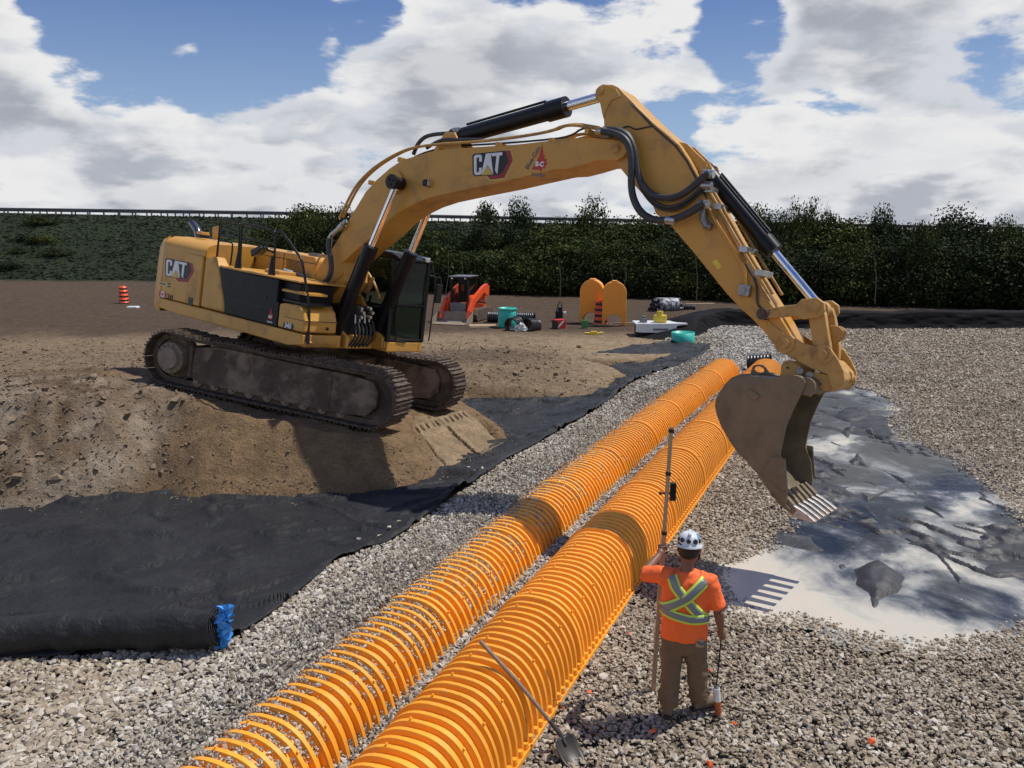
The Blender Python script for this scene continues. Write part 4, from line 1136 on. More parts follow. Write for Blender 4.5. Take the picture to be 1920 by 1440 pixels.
# engine hood
hd = MB(); hd.prism([(-3.0, 2.3), (-3.0, 2.80), (-.9, 2.80), (.14, 2.80), (.20, 2.72), (.20, 2.3)], -.36, .44)
hd.box(-3.0, -.22, .441, 1.40, 2.3, 2.79)
hd.box(-3.0, -.22, .441, 1.46, 1.42, 2.299)
hdo = hd.build('engine_hood', M['yellow'], ex, bevel=.03, seg=3)
s1 = MB()
for k in range(9): s1.box(-.62, -.12, -.366, -.357, 2.45 + k * .026, 2.463 + k * .026)
for k in range(9): s1.box(-2.05, -1.55, -.366, -.357, 2.50 + k * .024, 2.512 + k * .024)
s1.build('vent_slots', M['print_black'], hdo)
s1 = MB(); s1.box(-1.3, .18, -.366, -.36, 2.66, 2.672); s1.box(-.72, -.708, -.366, -.36, 2.39, 2.78); s1.build('hood_seam', M['print_black'], hdo)
s1 = MB()
for x, y in ((-.2, -.1), (-.9, -.15), (-1.5, -.1), (-.55, .2)): s1.box(x, x + .1, y, y + .04, 2.8, 2.83)
s1.build('hood_latch', M['fitting'], hdo)
bl = MB(); bl.box(-.1, .16, -.2, .1, 2.80, 2.86); bl.build('hydraulic_cap', M['grey_metal'], ex)
# exhaust
xp = [L3(373, 447, -.62), L3(372, 436, -.62), L3(366, 426, -.62), L3(359, 417, -.62)]
ep = MB(); ep.tube(xp, [.085, .085, .078, .07], 16, smooth_path=1); ep.cyl(xp[0] - Vector((0, 0, .2)), xp[0], .09, n=16)
ep.build('exhaust_pipe', M['chrome'] if False else pmat('dark_chrome', (.18, .18, .19), .22, .9), ex)
hl = MB(); a = L3(402, 437, -.55); hl.prism([(a.x - .08, a.z - .1), (a.x - .10, a.z + .12), (a.x + .10, a.z + .16), (a.x + .13, a.z - .02), (a.x + .02, a.z - .14)], -.50, -.55); hl.build('air_precleaner', M['yellow'], ex, bevel=.02)
a = L3(376, 442, -.9); hl = MB(); hl.box(a.x - .02, a.x + .16, -1.0, -.8, a.z - .03, a.z + .03); hl.build('camera_box', M['black_paint'], ex, bevel=.01)
a = L3(381, 441, -.6); hl = MB(); hl.box(a.x - .1, a.x + .08, -.7, -.5, a.z - .0, a.z + .07); hl.build('cap_block', M['yellow'], ex, bevel=.01)
# handrails
def rail(pts, y, r=.02, nm='handrail', sm=2, mat='black_paint'):
    mb = MB(); mb.tube([L3(u, v, y) if len((u, v)) == 2 else None for u, v in pts], r, 8, smooth_path=sm); return mb.build(nm, M[mat], ex)
yh = -1.34
hr = MB()
hr.tube([L3(u, v, yh) for u, v in [(405, 497), (411, 440), (412, 413), (420, 412), (448, 417), (450, 424), (446, 500)]], .02, 8, smooth_path=2)
hr.tube([L3(411, 441, yh), L3(449, 446, yh)], .016, 8)
hr.tube([L3(409, 451, yh), L3(433, 454, yh), L3(437, 458, yh), L3(432, 497, yh)], .016, 8, smooth_path=1)
hr.build('rear_handrail', M['black_paint'], ex)
hr = MB()
hr.tube([L3(u, v, yh) for u, v in [(450, 500), (452, 460), (454, 421), (462, 420), (510, 431), (517, 436), (513, 515)]], .02, 8, smooth_path=2)
hr.tube([L3(453, 446, yh), L3(515, 458, yh)], .016, 8)
hr.build('side_handrail', M['black_paint'], ex)
hr = MB()
hr.tube([L3(u, v, yh - .05) for u, v in [(515, 440), (519, 433), (528, 434), (562, 480), (567, 492), (573, 530), (581, 580), (577, 638)]], .023, 8, smooth_path=2)
hr.tube([L3(576, 625, yh - .05), L3(576, 645, yh - .05)], .045, 8)
hr.build('front_handrail', M['black_paint'], ex)
for u, v0, v1 in ((446, 470, 503), (509, 480, 517)):
    a = L3(u, v1, yh); b = L3(u + 3, v0, yh); hr = MB(); hr.tube([a, b], [.07, .03], 10); hr.build('rail_post', M['black_paint'], ex)
mr = MB(); a = L3(485, 471, yh - .08); b = L3(513, 473, yh)
mr.tube([a, L3(500, 468, yh), b], .02, 8)
mo = mr.build('mirror_arm', M['black_paint'], ex)
mr = MB(); mr.prism([(a.x - .17, a.z + .0), (a.x - .12, a.z - .12), (a.x + .02, a.z - .06), (a.x + .17, a.z + .06), (a.x + .1, a.z + .12), (a.x - .04, a.z + .05)], yh - .15, yh + .02); mr.build('mirror', M['black_paint'], mo, bevel=.02)

# measured fit along the side of the machine
for o in list(ex.children_recursive):
    nm = o.name.split('.')[0]
    if nm in ('revolving_frame', 'bumper_step', 'counterweight', 'service_door', 'door_top_shroud', 'quarter_panel', 'radiator_door', 'door_seam', 'walkway_deck', 'cooling_compartment', 'step_housing', 'step_tread', 'storage_box', 'box_lid_seam', 'lock', 'engine_hood', 'vent_slots', 'hood_seam', 'hood_latch'):
        for v in o.data.vertices: v.co.x = v.co.x * 1.05 + .12
# ---- cab
X1, XR, YA, YB, Z0c, Z1c = 1.60, -.18, .50, 1.45, 1.42, 3.08
cb = MB()
cb.box(XR, X1 + .03, YA - .02, YB + .02, 1.20, 1.40)
cab = cb.build('cab_base', M['yellow'], ex, bevel=.02)
def frame_bar(a, b, r=.045, nm='cab_pillar'):
    mb = MB(); mb.tube([a, b], r, 4); o = mb.build(nm, M['black_paint'], cab); return o
rf = MB(); rf.prism([(XR - .02, 2.98), (XR, 3.08), (.6, 3.13), (1.45, 3.10), (1.68, 3.02), (1.66, 2.96)], YA - .03, YB + .03); rf.build('cab_roof', M['black_paint'], cab, bevel=.03, seg=3)
for x, y in ((X1, YA), (X1, YB), (XR, YA), (XR, YB), (.55, YA), (.75, YB)):
    frame_bar((x + (0 if x != X1 else .0), y, 1.40), (x - (.06 if x == X1 else 0), y, 2.98), .05 if x == X1 else .045)
for a, b in (((X1, YA, 1.43), (X1, YB, 1.43)), ((XR, YA, 1.43), (X1, YA, 1.43)), ((XR, YB, 1.43), (X1, YB, 1.43)), ((XR, YA, 2.2), (.55, YA, 2.2)), ((X1 - .03, YA, 2.12), (X1 - .03, YB, 2.12))):
    frame_bar(a, b, .04, 'cab_rail')
low = MB(); low.box(XR, .50, YA - .005, YA + .04, 1.42, 2.15); low.box(XR, XR + .05, YA, YB, 1.42, 2.15); low.box(XR, .70, YB - .03, YB + .01, 1.42, 2.0); low.build('cab_lower_panel', M['black_paint'], cab)
def pane(p, nm='window_pane'):
    mb = MB(); mb.add(p, [(0, 1, 2, 3)]); o = mb.build(nm, M['glass'], cab); s = o.modifiers.new('s', 'SOLIDIFY'); s.thickness = .008; return o
pane([(X1 + .005, YA + .04, 2.15), (X1 + .005, YB - .04, 2.15), (X1 - .05, YB - .04, 2.95), (X1 - .05, YA + .04, 2.95)])
pane([(X1 + .005, YA + .04, 1.46), (X1 + .005, YB - .04, 1.46), (X1 + .005, YB - .04, 2.09), (X1 + .005, YA + .04, 2.09)])
pane([(.60, YA, 1.46), (X1 - .05, YA, 1.46), (X1 - .08, YA, 2.95), (.60, YA, 2.95)])
pane([(XR + .05, YA, 2.22), (.5, YA, 2.22), (.5, YA, 2.95), (XR + .05, YA, 2.95)])
pane([(.80, YB, 1.46), (X1 - .05, YB, 1.46), (X1 - .08, YB, 2.95), (.80, YB, 2.95)])
seat = MB(); seat.box(.05, .55, .75, 1.2, 1.42, 1.9); seat.box(.0, .18, .75, 1.2, 1.9, 2.6); seat.build('operator_seat', M['black_panel'], cab, bevel=.04)
for y in (.66, 1.28):
    c1 = MB(); c1.box(.3, .9, y - .09, y + .09, 1.5, 1.95); c1.cyl((.8, y, 1.95), (.85, y, 2.2), .025, n=8); c1.build('control_console', M['black_panel'], cab, bevel=.02)
mo_ = MB(); mo_.box(1.28, 1.31, .56, .72, 1.95, 2.10); mo_.build('cab_monitor', pmat('monitor_screen', (.05, .14, .12), .3), cab)
wp = MB(); wp.tube([(X1 + .03, .72, 1.42), (X1 + .03, .62, 1.9), (X1 + .02, .66, 2.6)], .012, 6); wp.tube([(X1 + .03, .72, 1.42), (X1 + .035, .98, 1.40)], .016, 6); wp.build('wiper', M['black_paint'], cab)
wp = MB(); wp.tube([(X1 + .14, YB + .07, 1.45), (X1 + .15, YB + .07, 1.6), (X1 + .14, YB + .07, 2.6), (X1 + .0, YB + .04, 2.95)], .014, 6, smooth_path=1); wp.build('cab_grab_bar', M['black_paint'], cab)
for y in (.68, 1.27):
    wp = MB(); wp.box(X1 - .02, X1 + .08, y - .07, y + .07, 3.0, 3.09); wp.build('cab_light', M['chrome'], cab, bevel=.01)
mr = MB(); mr.tube([(X1 - .02, YB + .02, 2.75), (X1 + .12, YB + .22, 2.72), (X1 + .14, YB + .22, 2.6)], .014, 6); mo2 = mr.build('cab_mirror_arm', M['black_paint'], cab)
mr = MB(); mr.box(X1 + .08, X1 + .14, YB + .12, YB + .30, 2.22, 2.60); mr.build('cab_mirror', M['black_paint'], mo2, bevel=.02)
wp = MB(); wp.box(.62, .86, YA - .028, YA - .021, 1.235, 1.36); wp.build('warning_sticker', M['white'], cab)

# ---- boom
BW = .33
top_px = [(585, 519), (622, 467), (643, 433), (660, 402), (685, 360), (706, 337), (731, 315), (754, 300), (806, 284), (838, 279), (967, 271), (1064, 259.5), (1084, 258), (1117, 258.5), (1132, 260), (1150, 261), (1164, 264), (1173, 273), (1175, 284), (1169, 294), (1156, 301)]
bot_px = [(1119, 315), (1080, 322), (1030, 334), (960, 350), (900, 359), (852, 369), (806, 384), (768, 403), (735, 428), (706, 456), (672, 487), (643, 512), (622, 531), (588, 560)]
far_px = [(1159, 317), (1132, 325), (1104, 332), (1082, 333), (1027, 345), (986, 354.6), (923, 367), (893, 373), (860, 380), (831, 389.6), (810, 400), (793, 410), (777, 423), (760, 440), (743, 454), (727, 467), (706, 485), (689, 500)]
bpts = P2(top_px, -BW) + P2(far_px, BW) + P2([(643, 514), (622, 533), (588, 561)], -BW)
foot = [(0.30, 1.98), (.42, 1.93), (.5, 1.95)]
bpts = bpts + [(.25, 2.10)]
bm = MB(); bm.prism(bpts, -BW, BW); boom = bm.build('boom', M['yellow'], ex, bevel=.012)
fb = MB(); fb.prism([(.10, 2.30), (.16, 2.02), (.40, 1.90), (.72, 1.98), (1.15, 2.45), (1.0, 2.9), (.7, 3.0)], -BW + .02, BW - .02); fb.build('boom_foot', M['yellow'], boom, bevel=.012)
# boom-tip plates that carry the pin
def ring_pin(u, v, yl, r0, r1, parent, depth=.03, mat='yellow'):
    p = L3(u, v, yl); mb = MB(); mb.cyl((p.x, yl + .01, p.z), (p.x, yl - depth, p.z), r0, n=24); o = mb.build('pin_boss', M[mat], parent, bevel=.006)
    mb = MB(); mb.cyl((p.x, yl - depth + .005, p.z), (p.x, yl - depth - .022, p.z), r1, n=20); mb.build('pin', M['yellow_worn'], o, bevel=.005); return o
ring_pin(1155, 279, -BW, .085, .062, boom, .012)
pinc = pmat('pin_gap', (.03, .022, .015), .8)
pb = L3(742, 343, -BW); mb = MB(); mb.cyl((pb.x, -BW + .02, pb.z), (pb.x, -BW - .05, pb.z), .20, n=28); mb.build('cylinder_boss', M['yellow'], boom, bevel=.02)
lt = MB(); p = L3(805, 345, -BW); lt.box(p.x - .06, p.x + .06, -BW - .12, -BW, p.z - .05, p.z + .06); lto = lt.build('boom_light', M['black_paint'], boom, bevel=.02)
lt = MB(); lt.box(p.x + .055, p.x + .065, -BW - .11, -BW - .01, p.z - .04, p.z + .05); lt.build('lamp_lens', M['chrome'], lto)
# stick-cylinder foot bracket on the boom
q = L3(857, 262, 0)
for s_ in (-1, 1):
    br = MB(); br.prism([(q.x - .35, q.z - .28), (q.x - .12, q.z + .08), (q.x + .10, q.z + .08), (q.x + .35, q.z - .22)], s_ * .16, s_ * .20); br.build('cylinder_bracket', M['yellow'], boom, bevel=.01)
# steel pipes along the boom's back
pipe_px = [(651, 411), (677, 357), (700, 330), (728, 308), (760, 290), (787, 280), (830, 274), (919, 269), (1040, 253), (1077, 236), (1129, 245)]
for i, y in enumerate((-.29, -.20, .10, .20, .29)):
    pp = [L3(u, v, -.1) for u, v in pipe_px]
    pp = [Vector((a.x, y, a.z + (.02 if i % 2 else -.01))) for a in pp]
    if i >= 2: pp = [Vector((a.x, a.y, a.z - .045)) for a in pp]
    mb = MB(); mb.tube(pp, .024, 8, smooth_path=2); mb.build('boom_pipe', M['yellow_worn'], boom)
pp = [L3(u, v, -BW) for u, v in [(655, 402), (680, 350), (703, 324), (742, 301), (775, 281), (830, 268), (900, 265), (1000, 257), (1055, 250), (1079, 231), (1120, 238), (1160, 243)]]
mb = MB(); mb.tube([Vector((a.x, -.10, a.z)) for a in pp], .017, 6, smooth_path=2); mb.build('cable_harness', M['black_hose'], boom)
for u, v in [(660, 400), (693, 341), (748, 298), (818, 279), (932, 270), (1032, 262), (1100, 245)]:
    a = L3(u, v, -BW); mb = MB(); mb.box(a.x - .035, a.x + .035, -.33, .33, a.z - .045, a.z + .03); mb.build('pipe_clamp', M['yellow'], boom)
pp = [L3(u, v, -.12) for u, v in [(775, 290), (782, 272), (790, 262), (800, 255), (820, 251), (845, 250), (857, 246)]]
mb = MB(); mb.tube(pp, .035, 8, smooth_path=2); mb.build('cylinder_hose', M['black_hose'], boom)
pp = [L3(u, v, -.20) for u, v in [(800, 278), (818, 266), (832, 262), (850, 262), (905, 262)]]
mb = MB(); mb.tube(pp, .03, 8, smooth_path=2); mb.build('cylinder_hose', M['black_hose'], boom)
mb = MB(); a = L3(857, 247, -.1); mb.cyl(a - Vector((.05, 0, .09)), a + Vector((.0, 0, .02)), .055, n=12); mb.cyl(a + Vector((-.08, 0, .02)), a + Vector((.05, 0, .03)), .045, n=12); mb.build('hose_fitting', M['fitting'], boom)
# foot hoses
pp = [L3(u, v, -.46) for u, v in [(617, 447), (616, 462), (620, 485), (622, 505), (617, 522), (605, 532), (590, 532), (575, 524), (556, 514)]]
mb = MB(); mb.tube(pp, .048, 10, smooth_path=2); mb.build('boom_hose', M['black_hose'], boom)
pp = [L3(u, v, -.40) for u, v in [(619, 446), (622, 440), (640, 425), (649, 414)]]
mb = MB(); mb.tube(pp, .045, 8); mb.cyl(pp[0], pp[0] - Vector((0, 0, .16)), .05, n=10); mb.cyl(pp[2] - Vector((.05, 0, .04)), pp[2] + Vector((.05, 0, .04)), .062, n=10); mb.build('pipe_elbow', M['fitting'], boom)
for dy in (-.3, -.15, .05, .2):
    pp = [L3(u, v, -BW) for u, v in [(563, 521), (580, 508), (594, 490), (603, 478)]]
    mb = MB(); mb.tube([Vector((a.x, dy, a.z + .03)) for a in pp], .02, 6); mb.build('foot_pipe', M['yellow_worn'], boom)
mb = MB(); a = L3(549, 513, -.5); b = L3(532, 508, -.6); mb.tube([a, b], [.05, .06], 10); mb.build('hose_coupling', M['fitting'], boom)
mb = MB(); a = L3(528, 515, -.7); mb.box(a.x - .2, a.x + .25, -.95, -.55, a.z - .04, a.z + .08); mb.build('filter_block', M['yellow_worn'], ex, bevel=.02)

# cylinders
def cylinder(nm, base, rod_end, split, rb, rr, parent=ex, gland=.22, label=None):
    base, rod_end = Vector(base), Vector(rod_end); d = (rod_end - base); Lh = d.length; d.normalize(); g = base + d * (Lh * split)
    mb = MB(); mb.cyl(base + d * .05, g - d * gland, rb, n=24); mb.cyl(g - d * gland, g, rb * 1.17, n=24); mb.cyl(base - Vector((0, rb * .9, 0)), base + Vector((0, rb * .9, 0)), rb * .95, n=20)
    o = mb.build(nm, M['black_paint'], parent)
    mb = MB(); mb.cyl(g - d * .05, rod_end - d * rb * .8, rr, n=20); mb.build('piston_rod', M['chrome'], o)
    mb = MB(); mb.cyl(rod_end - Vector((0, rb * .85, 0)), rod_end + Vector((0, rb * .85, 0)), rb * .95, n=22); mb.build('rod_eye', M['black_paint'] if 'boom' in nm else M['yellow_worn'], o)
    s = d.cross(Vector((0, 1, 0))).normalized()
    mb = MB(); mb.tube([base + d * .25 + s * (rb + .025) - Vector((0, .03, 0)), g - d * (gland + .02) + s * (rb + .025) - Vector((0, .03, 0))], .02, 6); mb.build('oil_line', M['black_paint'], o)
    if label: o['label'] = label
    return o
tp = L3(745, 343, -.50)
gl = L3(697, 462, -.50); 
bs = tp + (gl - tp) * 2.55
for s_ in (-1, 1):
    base_ = Vector((bs.x, s_ * .53, bs.z)); top_ = Vector((tp.x, s_ * .50, tp.z))
    cylinder('boom_cylinder', base_, top_, 1 - 1 / 2.55, .115, .062)
    mb = MB(); mb.cyl((tp.x, s_ * .60, tp.z), (tp.x, s_ * .66, tp.z), .125, n=20)
    for k in range(3):
        a = k * 2.1 + .5; mb.cyl((tp.x + .05 * math.cos(a), s_ * .65, tp.z + .05 * math.sin(a)), (tp.x + .05 * math.cos(a), s_ * .675, tp.z + .05 * math.sin(a)), .016, n=8)
    mb.build('boom_pin_cap', M['black_paint'], boom)
E_ = L3(1125, 172, -.2); E_.y = 0
F_ = L3(857, 258, 0); F_.y = 0
gl = L3(1063, 203, 0)
cylinder('stick_cylinder', F_, E_, (gl - F_).length / (E_ - F_).length, .135, .075, gland=.34)
# valves and banks at the boom foot
mb = MB()
for k in range(2):
    for j in range(3):
        a = LX(672 + k * 17 + (j % 2) * 4, 578 + j * 8, 1.35); mb.cyl(a, a + Vector((.1, 0, 0)), .032, n=10)
    a = LX(666 + k * 18, 590, 1.35); mb.cyl(a, a + Vector((.02, 0, -.16)), .022, n=8)
    a = LX(674 + k * 18, 592, 1.35); mb.cyl(a, a + Vector((.02, 0, -.12)), .018, n=8)
mb.build('valve_fittings', M['fitting'], ex)
for k in range(6):
    a = LX(664 + k * 7, 606, 1.32); mb = MB(); mb.tube([a, a + Vector((.10, 0, -.18)), a + Vector((.0, -.05, -.45)), a + Vector((-.25, -.1, -.55))], .022, 7, smooth_path=2); mb.build('valve_hose', M['black_hose'], ex)
mb = MB(); mb.box(.75, 1.25, -.38, .40, 1.35, 2.0); mb.build('valve_bank', M['black_panel'], ex, bevel=.03)
for (u0, v0, u1, v1) in ((690, 512, 712, 560), (700, 520, 690, 545), (684, 548, 697, 520)):
    mb = MB(); mb.tube([L3(u0, v0, .3), L3((u0 + u1) / 2 + 4, (v0 + v1) / 2, .3), L3(u1, v1, .3)], .03, 7, smooth_path=1); mb.build('valve_hose', M['yellow_worn'], ex)

# ---- stick
SW = .26
st_px = [(1117, 176), (1118, 166), (1124, 160.5), (1133, 158), (1148, 158.5), (1160, 164), (1171, 176), (1183, 188), (1225, 229), (1267, 264), (1275, 272), (1292, 297), (1308, 326), (1330, 366), (1369, 438), (1389, 473), (1412, 514), (1452, 578), (1486, 634), (1493, 652), (1484, 663), (1470, 665), (1459, 651),
         (1441, 631.7), (1410.6, 598), (1387, 577), (1361, 549), (1305, 479), (1256, 421), (1244, 413), (1229, 400), (1223, 384), (1200, 359), (1181, 338), (1162.5, 315), (1151, 301), (1140, 280), (1132.5, 245), (1132, 228), (1130, 207), (1123, 191)]
spts = P2(st_px, -SW)
sm = MB(); sm.prism(spts, -SW, SW); stick = sm.build('stick', M['yellow'], ex, bevel=.014)
# doubler plates with weld lines
p_cyl = L3(1125, 172, -SW)
for s_ in (-1, 1):
    mb = MB(); mb.prism(P2([(1119, 170), (1124, 162), (1140, 160), (1156, 167), (1166, 182), (1148, 188), (1138, 205), (1132, 222), (1126, 194)], -SW), s_ * SW, s_ * (SW + .018)); mb.build('stick_doubler', M['yellow'], stick, bevel=.006)
    mb = MB(); mb.prism(P2([(1440, 600), (1470, 625), (1490, 640), (1494, 655), (1482, 668), (1464, 660), (1440, 632)], -SW), s_ * SW, s_ * (SW + .022)); mb.build('stick_end_plate', M['yellow_worn'], stick, bevel=.006)
    mb = MB(); mb.prism(P2([(1268, 266), (1280, 268), (1290, 270), (1308, 288), (1323, 302), (1332, 306), (1335, 314), (1330, 322), (1312, 330), (1290, 296)], -.12), s_ * .11, s_ * .155); mb.build('cylinder_ear', M['yellow'], stick, bevel=.008)
ring_pin(1125, 172, -SW - .018, .070, .052, stick, .01)
ring_pin(1321, 315, -.155, .065, .05, stick, .02)
# cover strip with wear along the front face and weld bead along the edge
edge_l = P2([(1186, 190), (1226, 229), (1268, 265), (1276, 273), (1293, 298), (1309, 327), (1331, 367), (1370, 439), (1390, 474), (1413, 515), (1450, 574)], -SW)
mb = MB(); mb.tube([Vector((a, -SW - .002, b)) for a, b in off_pl(edge_l, -.02)], .010, 6); mb.build('weld_seam', M['yellow_worn'], stick)
mb = MB(); mb.tube([Vector((a, -SW - .010, b)) for a, b in off_pl(P2([(1186, 194), (1226, 235), (1268, 271), (1290, 300), (1306, 330), (1328, 370)], -SW), -.02)], .012, 6); mb.build('grease_line', M['black_hose'], stick)
mb = MB(); mb.tube([L3(u, v, -SW - .01) for u, v in [(1168, 240), (1176, 236), (1186, 240), (1192, 243), (1205, 240), (1225, 236)]], .011, 6, smooth_path=2); mb.build('grease_line', M['black_hose'], stick)
# pipes down the front edge
for i, (dx, y) in enumerate(((0, -.31), (4, -.22), (10, .02))):
    pp = [L3(u + dx, v, -.33) for u, v in [(1330, 360), (1345, 385), (1352, 400), (1395, 475), (1430, 533), (1440, 550)]]
    mb = MB(); mb.tube([Vector((a.x, y, a.z)) for a in pp], .022, 8, smooth_path=1); mb.build('stick_pipe', M['yellow_worn'], stick)
for u, v in ((1346, 388), (1395, 468), (1425, 512), (1330, 356)):
    a = L3(u, v, -.28); mb = MB(); mb.box(a.x - .05, a.x + .06, -.34, .06, a.z - .04, a.z + .04); mb.build('pipe_clamp', M['fitting'], stick, bevel=.008)
pp = [L3(u, v, -SW - .05) for u, v in [(1322, 386), (1330, 392), (1345, 420), (1370, 460), (1386, 486), (1396, 505), (1398, 520), (1399, 536)]]
mb = MB(); mb.tube(pp, .022, 8, smooth_path=2); mb.build('auxiliary_pipe', M['yellow'], stick)
a = L3(1399, 545, -SW); mb = MB(); mb.box(a.x - .075, a.x + .075, -SW - .09, -SW, a.z - .075, a.z + .075); mb.cyl((a.x, -SW - .09, a.z), (a.x, -SW - .11, a.z), .03, n=10); mb.build('valve_block', M['steel'], stick, bevel=.01)
mb = MB(); mb.tube([L3(u, v, -SW - .02) for u, v in [(1398, 495), (1416, 525), (1420, 545), (1419, 565), (1424, 577), (1436, 582), (1446, 581)]], .014, 6, smooth_path=2); mb.build('grease_hose', M['black_hose'], stick)
mb = MB(); mb.prism(P2([(1335, 492), (1343, 486), (1354, 499), (1347, 506)], -SW), -SW - .005, -SW); mb.build('warning_sticker', M['sticker'], stick)
mb = MB(); mb.tube([L3(u, v, -SW - .05) for u, v in [(1318, 392), (1318, 410), (1325, 424), (1334, 425)]], .05, 8); mb.build('hose_bundle', M['steel'], stick)

# hose loop from boom to stick
for i, (pts, r, y) in enumerate((
        ([(1129, 246), (1150, 249), (1170, 258), (1181, 275), (1185, 305), (1183, 340), (1186, 370), (1200, 398), (1222, 412), (1248, 414), (1275, 408), (1300, 395), (1314, 385), (1322, 382)], .052, -.46),
        ([(1132, 243), (1155, 243), (1178, 254), (1190, 280), (1193, 310), (1200, 340), (1218, 363), (1245, 373), (1275, 368), (1300, 350), (1318, 332), (1330, 324)], .048, -.42),
        ([(1134, 240), (1160, 240), (1180, 250), (1192, 275), (1198, 320), (1206, 352), (1225, 378), (1250, 390), (1280, 382), (1305, 362), (1322, 345)], .024, -.38),
        ([(1134, 244), (1162, 246), (1184, 262), (1190, 300), (1196, 340), (1210, 368), (1232, 390), (1262, 396), (1290, 382), (1312, 362), (1326, 350)], .022, -.34))):
    mb = MB(); mb.tube([L3(u, v, y) for u, v in pts], r, 10, smooth_path=2); mb.build('stick_hose', M['black_hose'], boom)
for u, v, y in ((1130, 246, -.45), (1136, 251, -.40), (1320, 383, -.44), (1329, 326, -.40), (1325, 348, -.36), (1258, 413, -.46)):
    a = L3(u, v, y); mb = MB(); mb.cyl(a - Vector((.07, 0, .0)), a + Vector((.07, 0, .0)), .055 if v != 413 else .057, n=12); mb.build('hose_fitting', M['fitting'], boom)
mb = MB(); a = L3(1134, 250, -.3); mb.box(a.x - .05, a.x + .05, -.5, .3, a.z - .06, a.z + .05); mb.build('hose_bracket', M['yellow_worn'], boom, bevel=.01)

# bucket cylinder, links
b0 = L3(1321, 315, 0); Cc = L3(1528, 578, -.30)
r1 = Vector((Cc.x, 0, Cc.z)); b0.y = 0
gl = L3(1459, 466, 0)
# use the sightline of the rod for the split
cylinder('bucket_cylinder', b0, r1, .615, .105, .058, gland=.22)
D_ = L3(1542, 666, -.30); I_ = L3(1432, 589, -.34)
for s_ in (-1, 1):
    mb = MB(); A_ = Vector((I_.x, s_ * .34, I_.z)); B_ = Vector((r1.x, s_ * .34, r1.z)); d = (B_ - A_).normalized(); nrm = Vector((-d.z, 0, d.x))
    w1, w2 = .07, .125
    pl = [A_ - d * .06 - nrm * .06, A_ - d * .06 + nrm * .06, A_ + d * .3 + nrm * w1, B_ - d * .2 + nrm * w1, B_ - d * .14 + nrm * w2, B_ + d * .05 + nrm * w2, B_ + d * .13 + nrm * .05, B_ + d * .13 - nrm * .05, B_ + d * .05 - nrm * w2, B_ - d * .14 - nrm * w2, B_ - d * .22 - nrm * w1, A_ + d * .3 - nrm * w1]
    mb.prism([(p.x, p.z) for p in pl], s_ * .30, s_ * .375); mb.build('idler_link', M['yellow_worn'], ex, bevel=.012)
    mb = MB(); mb.cyl((r1.x, s_ * .37, r1.z), (r1.x, s_ * .40, r1.z), .075, n=24); mb.cyl((r1.x, s_ * .40, r1.z), (r1.x, s_ * .415, r1.z), .05, n=20); mb.build('link_pin', M['yellow_worn'], ex, bevel=.004)
    mb = MB(); mb.cyl((I_.x, s_ * .26, I_.z), (I_.x, s_ * .41, I_.z), .075, n=20); mb.cyl((I_.x, s_ * .41, I_.z), (I_.x, s_ * .43, I_.z), .04, n=6); mb.build('link_pin', M['track'], ex)
mb = MB(); A_ = Vector((r1.x, 0, r1.z)); B_ = Vector((D_.x, 0, D_.z)); d = (B_ - A_).normalized(); nrm = Vector((-d.z, 0, d.x))
pl = [A_ - d * .02 - nrm * .08, A_ + d * .1 - nrm * .10, B_ - d * .1 - nrm * .10, B_ + d * .08 - nrm * .07, B_ + d * .08 + nrm * .07, B_ - d * .1 + nrm * .10, A_ + d * .1 + nrm * .10, A_ - d * .02 + nrm * .08]
for s_ in (-1, 1): mb.prism([(p.x, p.z) for p in pl], s_ * .16, s_ * .285)
mb.prism([(p.x, p.z) for p in [A_ + d * .2 - nrm * .09, B_ - d * .15 - nrm * .09, B_ - d * .15 + nrm * .02, A_ + d * .2 + nrm * .02]], -.16, .16)
po = mb.build('power_link', M['yellow_worn'], ex, bevel=.015)
mid = A_ + d * (B_ - A_).length * .55 
for s_ in (-1, 1):
    mb = MB(); pts = [mid + nrm * .10 - d * .10, mid + nrm * .22 - d * .05, mid + nrm * .26 + d * .02, mid + nrm * .22 + d * .09, mid + nrm * .10 + d * .14]
    sg = 1 if (nrm.x > 0) else -1
    pts = [mid + nrm * sg * a_ + d * b_ for a_, b_ in ((.09, -.10), (.19, -.07), (.245, .0), (.20, .08), (.09, .14))]
    mb.prism([(p.x, p.z) for p in pts], s_ * .05, s_ * .09); mb.build('lifting_lug', M['yellow_worn'], po, bevel=.01)

# ---- quick coupler
def with_hole(outer, hole):
    """polygon with one hole cut through it by a seam"""
    def ar(p): return sum(p[i][0] * p[(i + 1) % len(p)][1] - p[(i + 1) % len(p)][0] * p[i][1] for i in range(len(p)))
    if ar(outer) < 0: outer = outer[::-1]
    if ar(hole) > 0: hole = hole[::-1]
    best = min(((Vector(a) - Vector(b)).length, i, j) for i, a in enumerate(outer) for j, b in enumerate(hole)); _, i, j = best
    return outer[i:] + outer[:i] + [outer[i]] + hole[j:] + hole[:j] + [hole[j]]
def oval(cx, cz, a, b, n=14): return [(cx + a * math.cos(t), cz + b * math.sin(t)) for t in np.linspace(0, 2 * math.pi, n + 1)[:-1]]
def Z5(pts): return [(1380 + a / 6.546, 540 + b / 6.546) for a, b in pts]
CWy = .33
cp_px = Z5([(520, 690), (545, 620), (590, 575), (640, 565), (700, 600), (820, 680), (960, 712), (1110, 716), (1170, 755), (1250, 880), (1320, 1020), (1330, 1120), (1300, 1200), (1230, 1270), (1180, 1275), (1150, 1180), (1120, 1060), (950, 1000), (800, 925), (690, 850), (590, 790)])
cpo = None
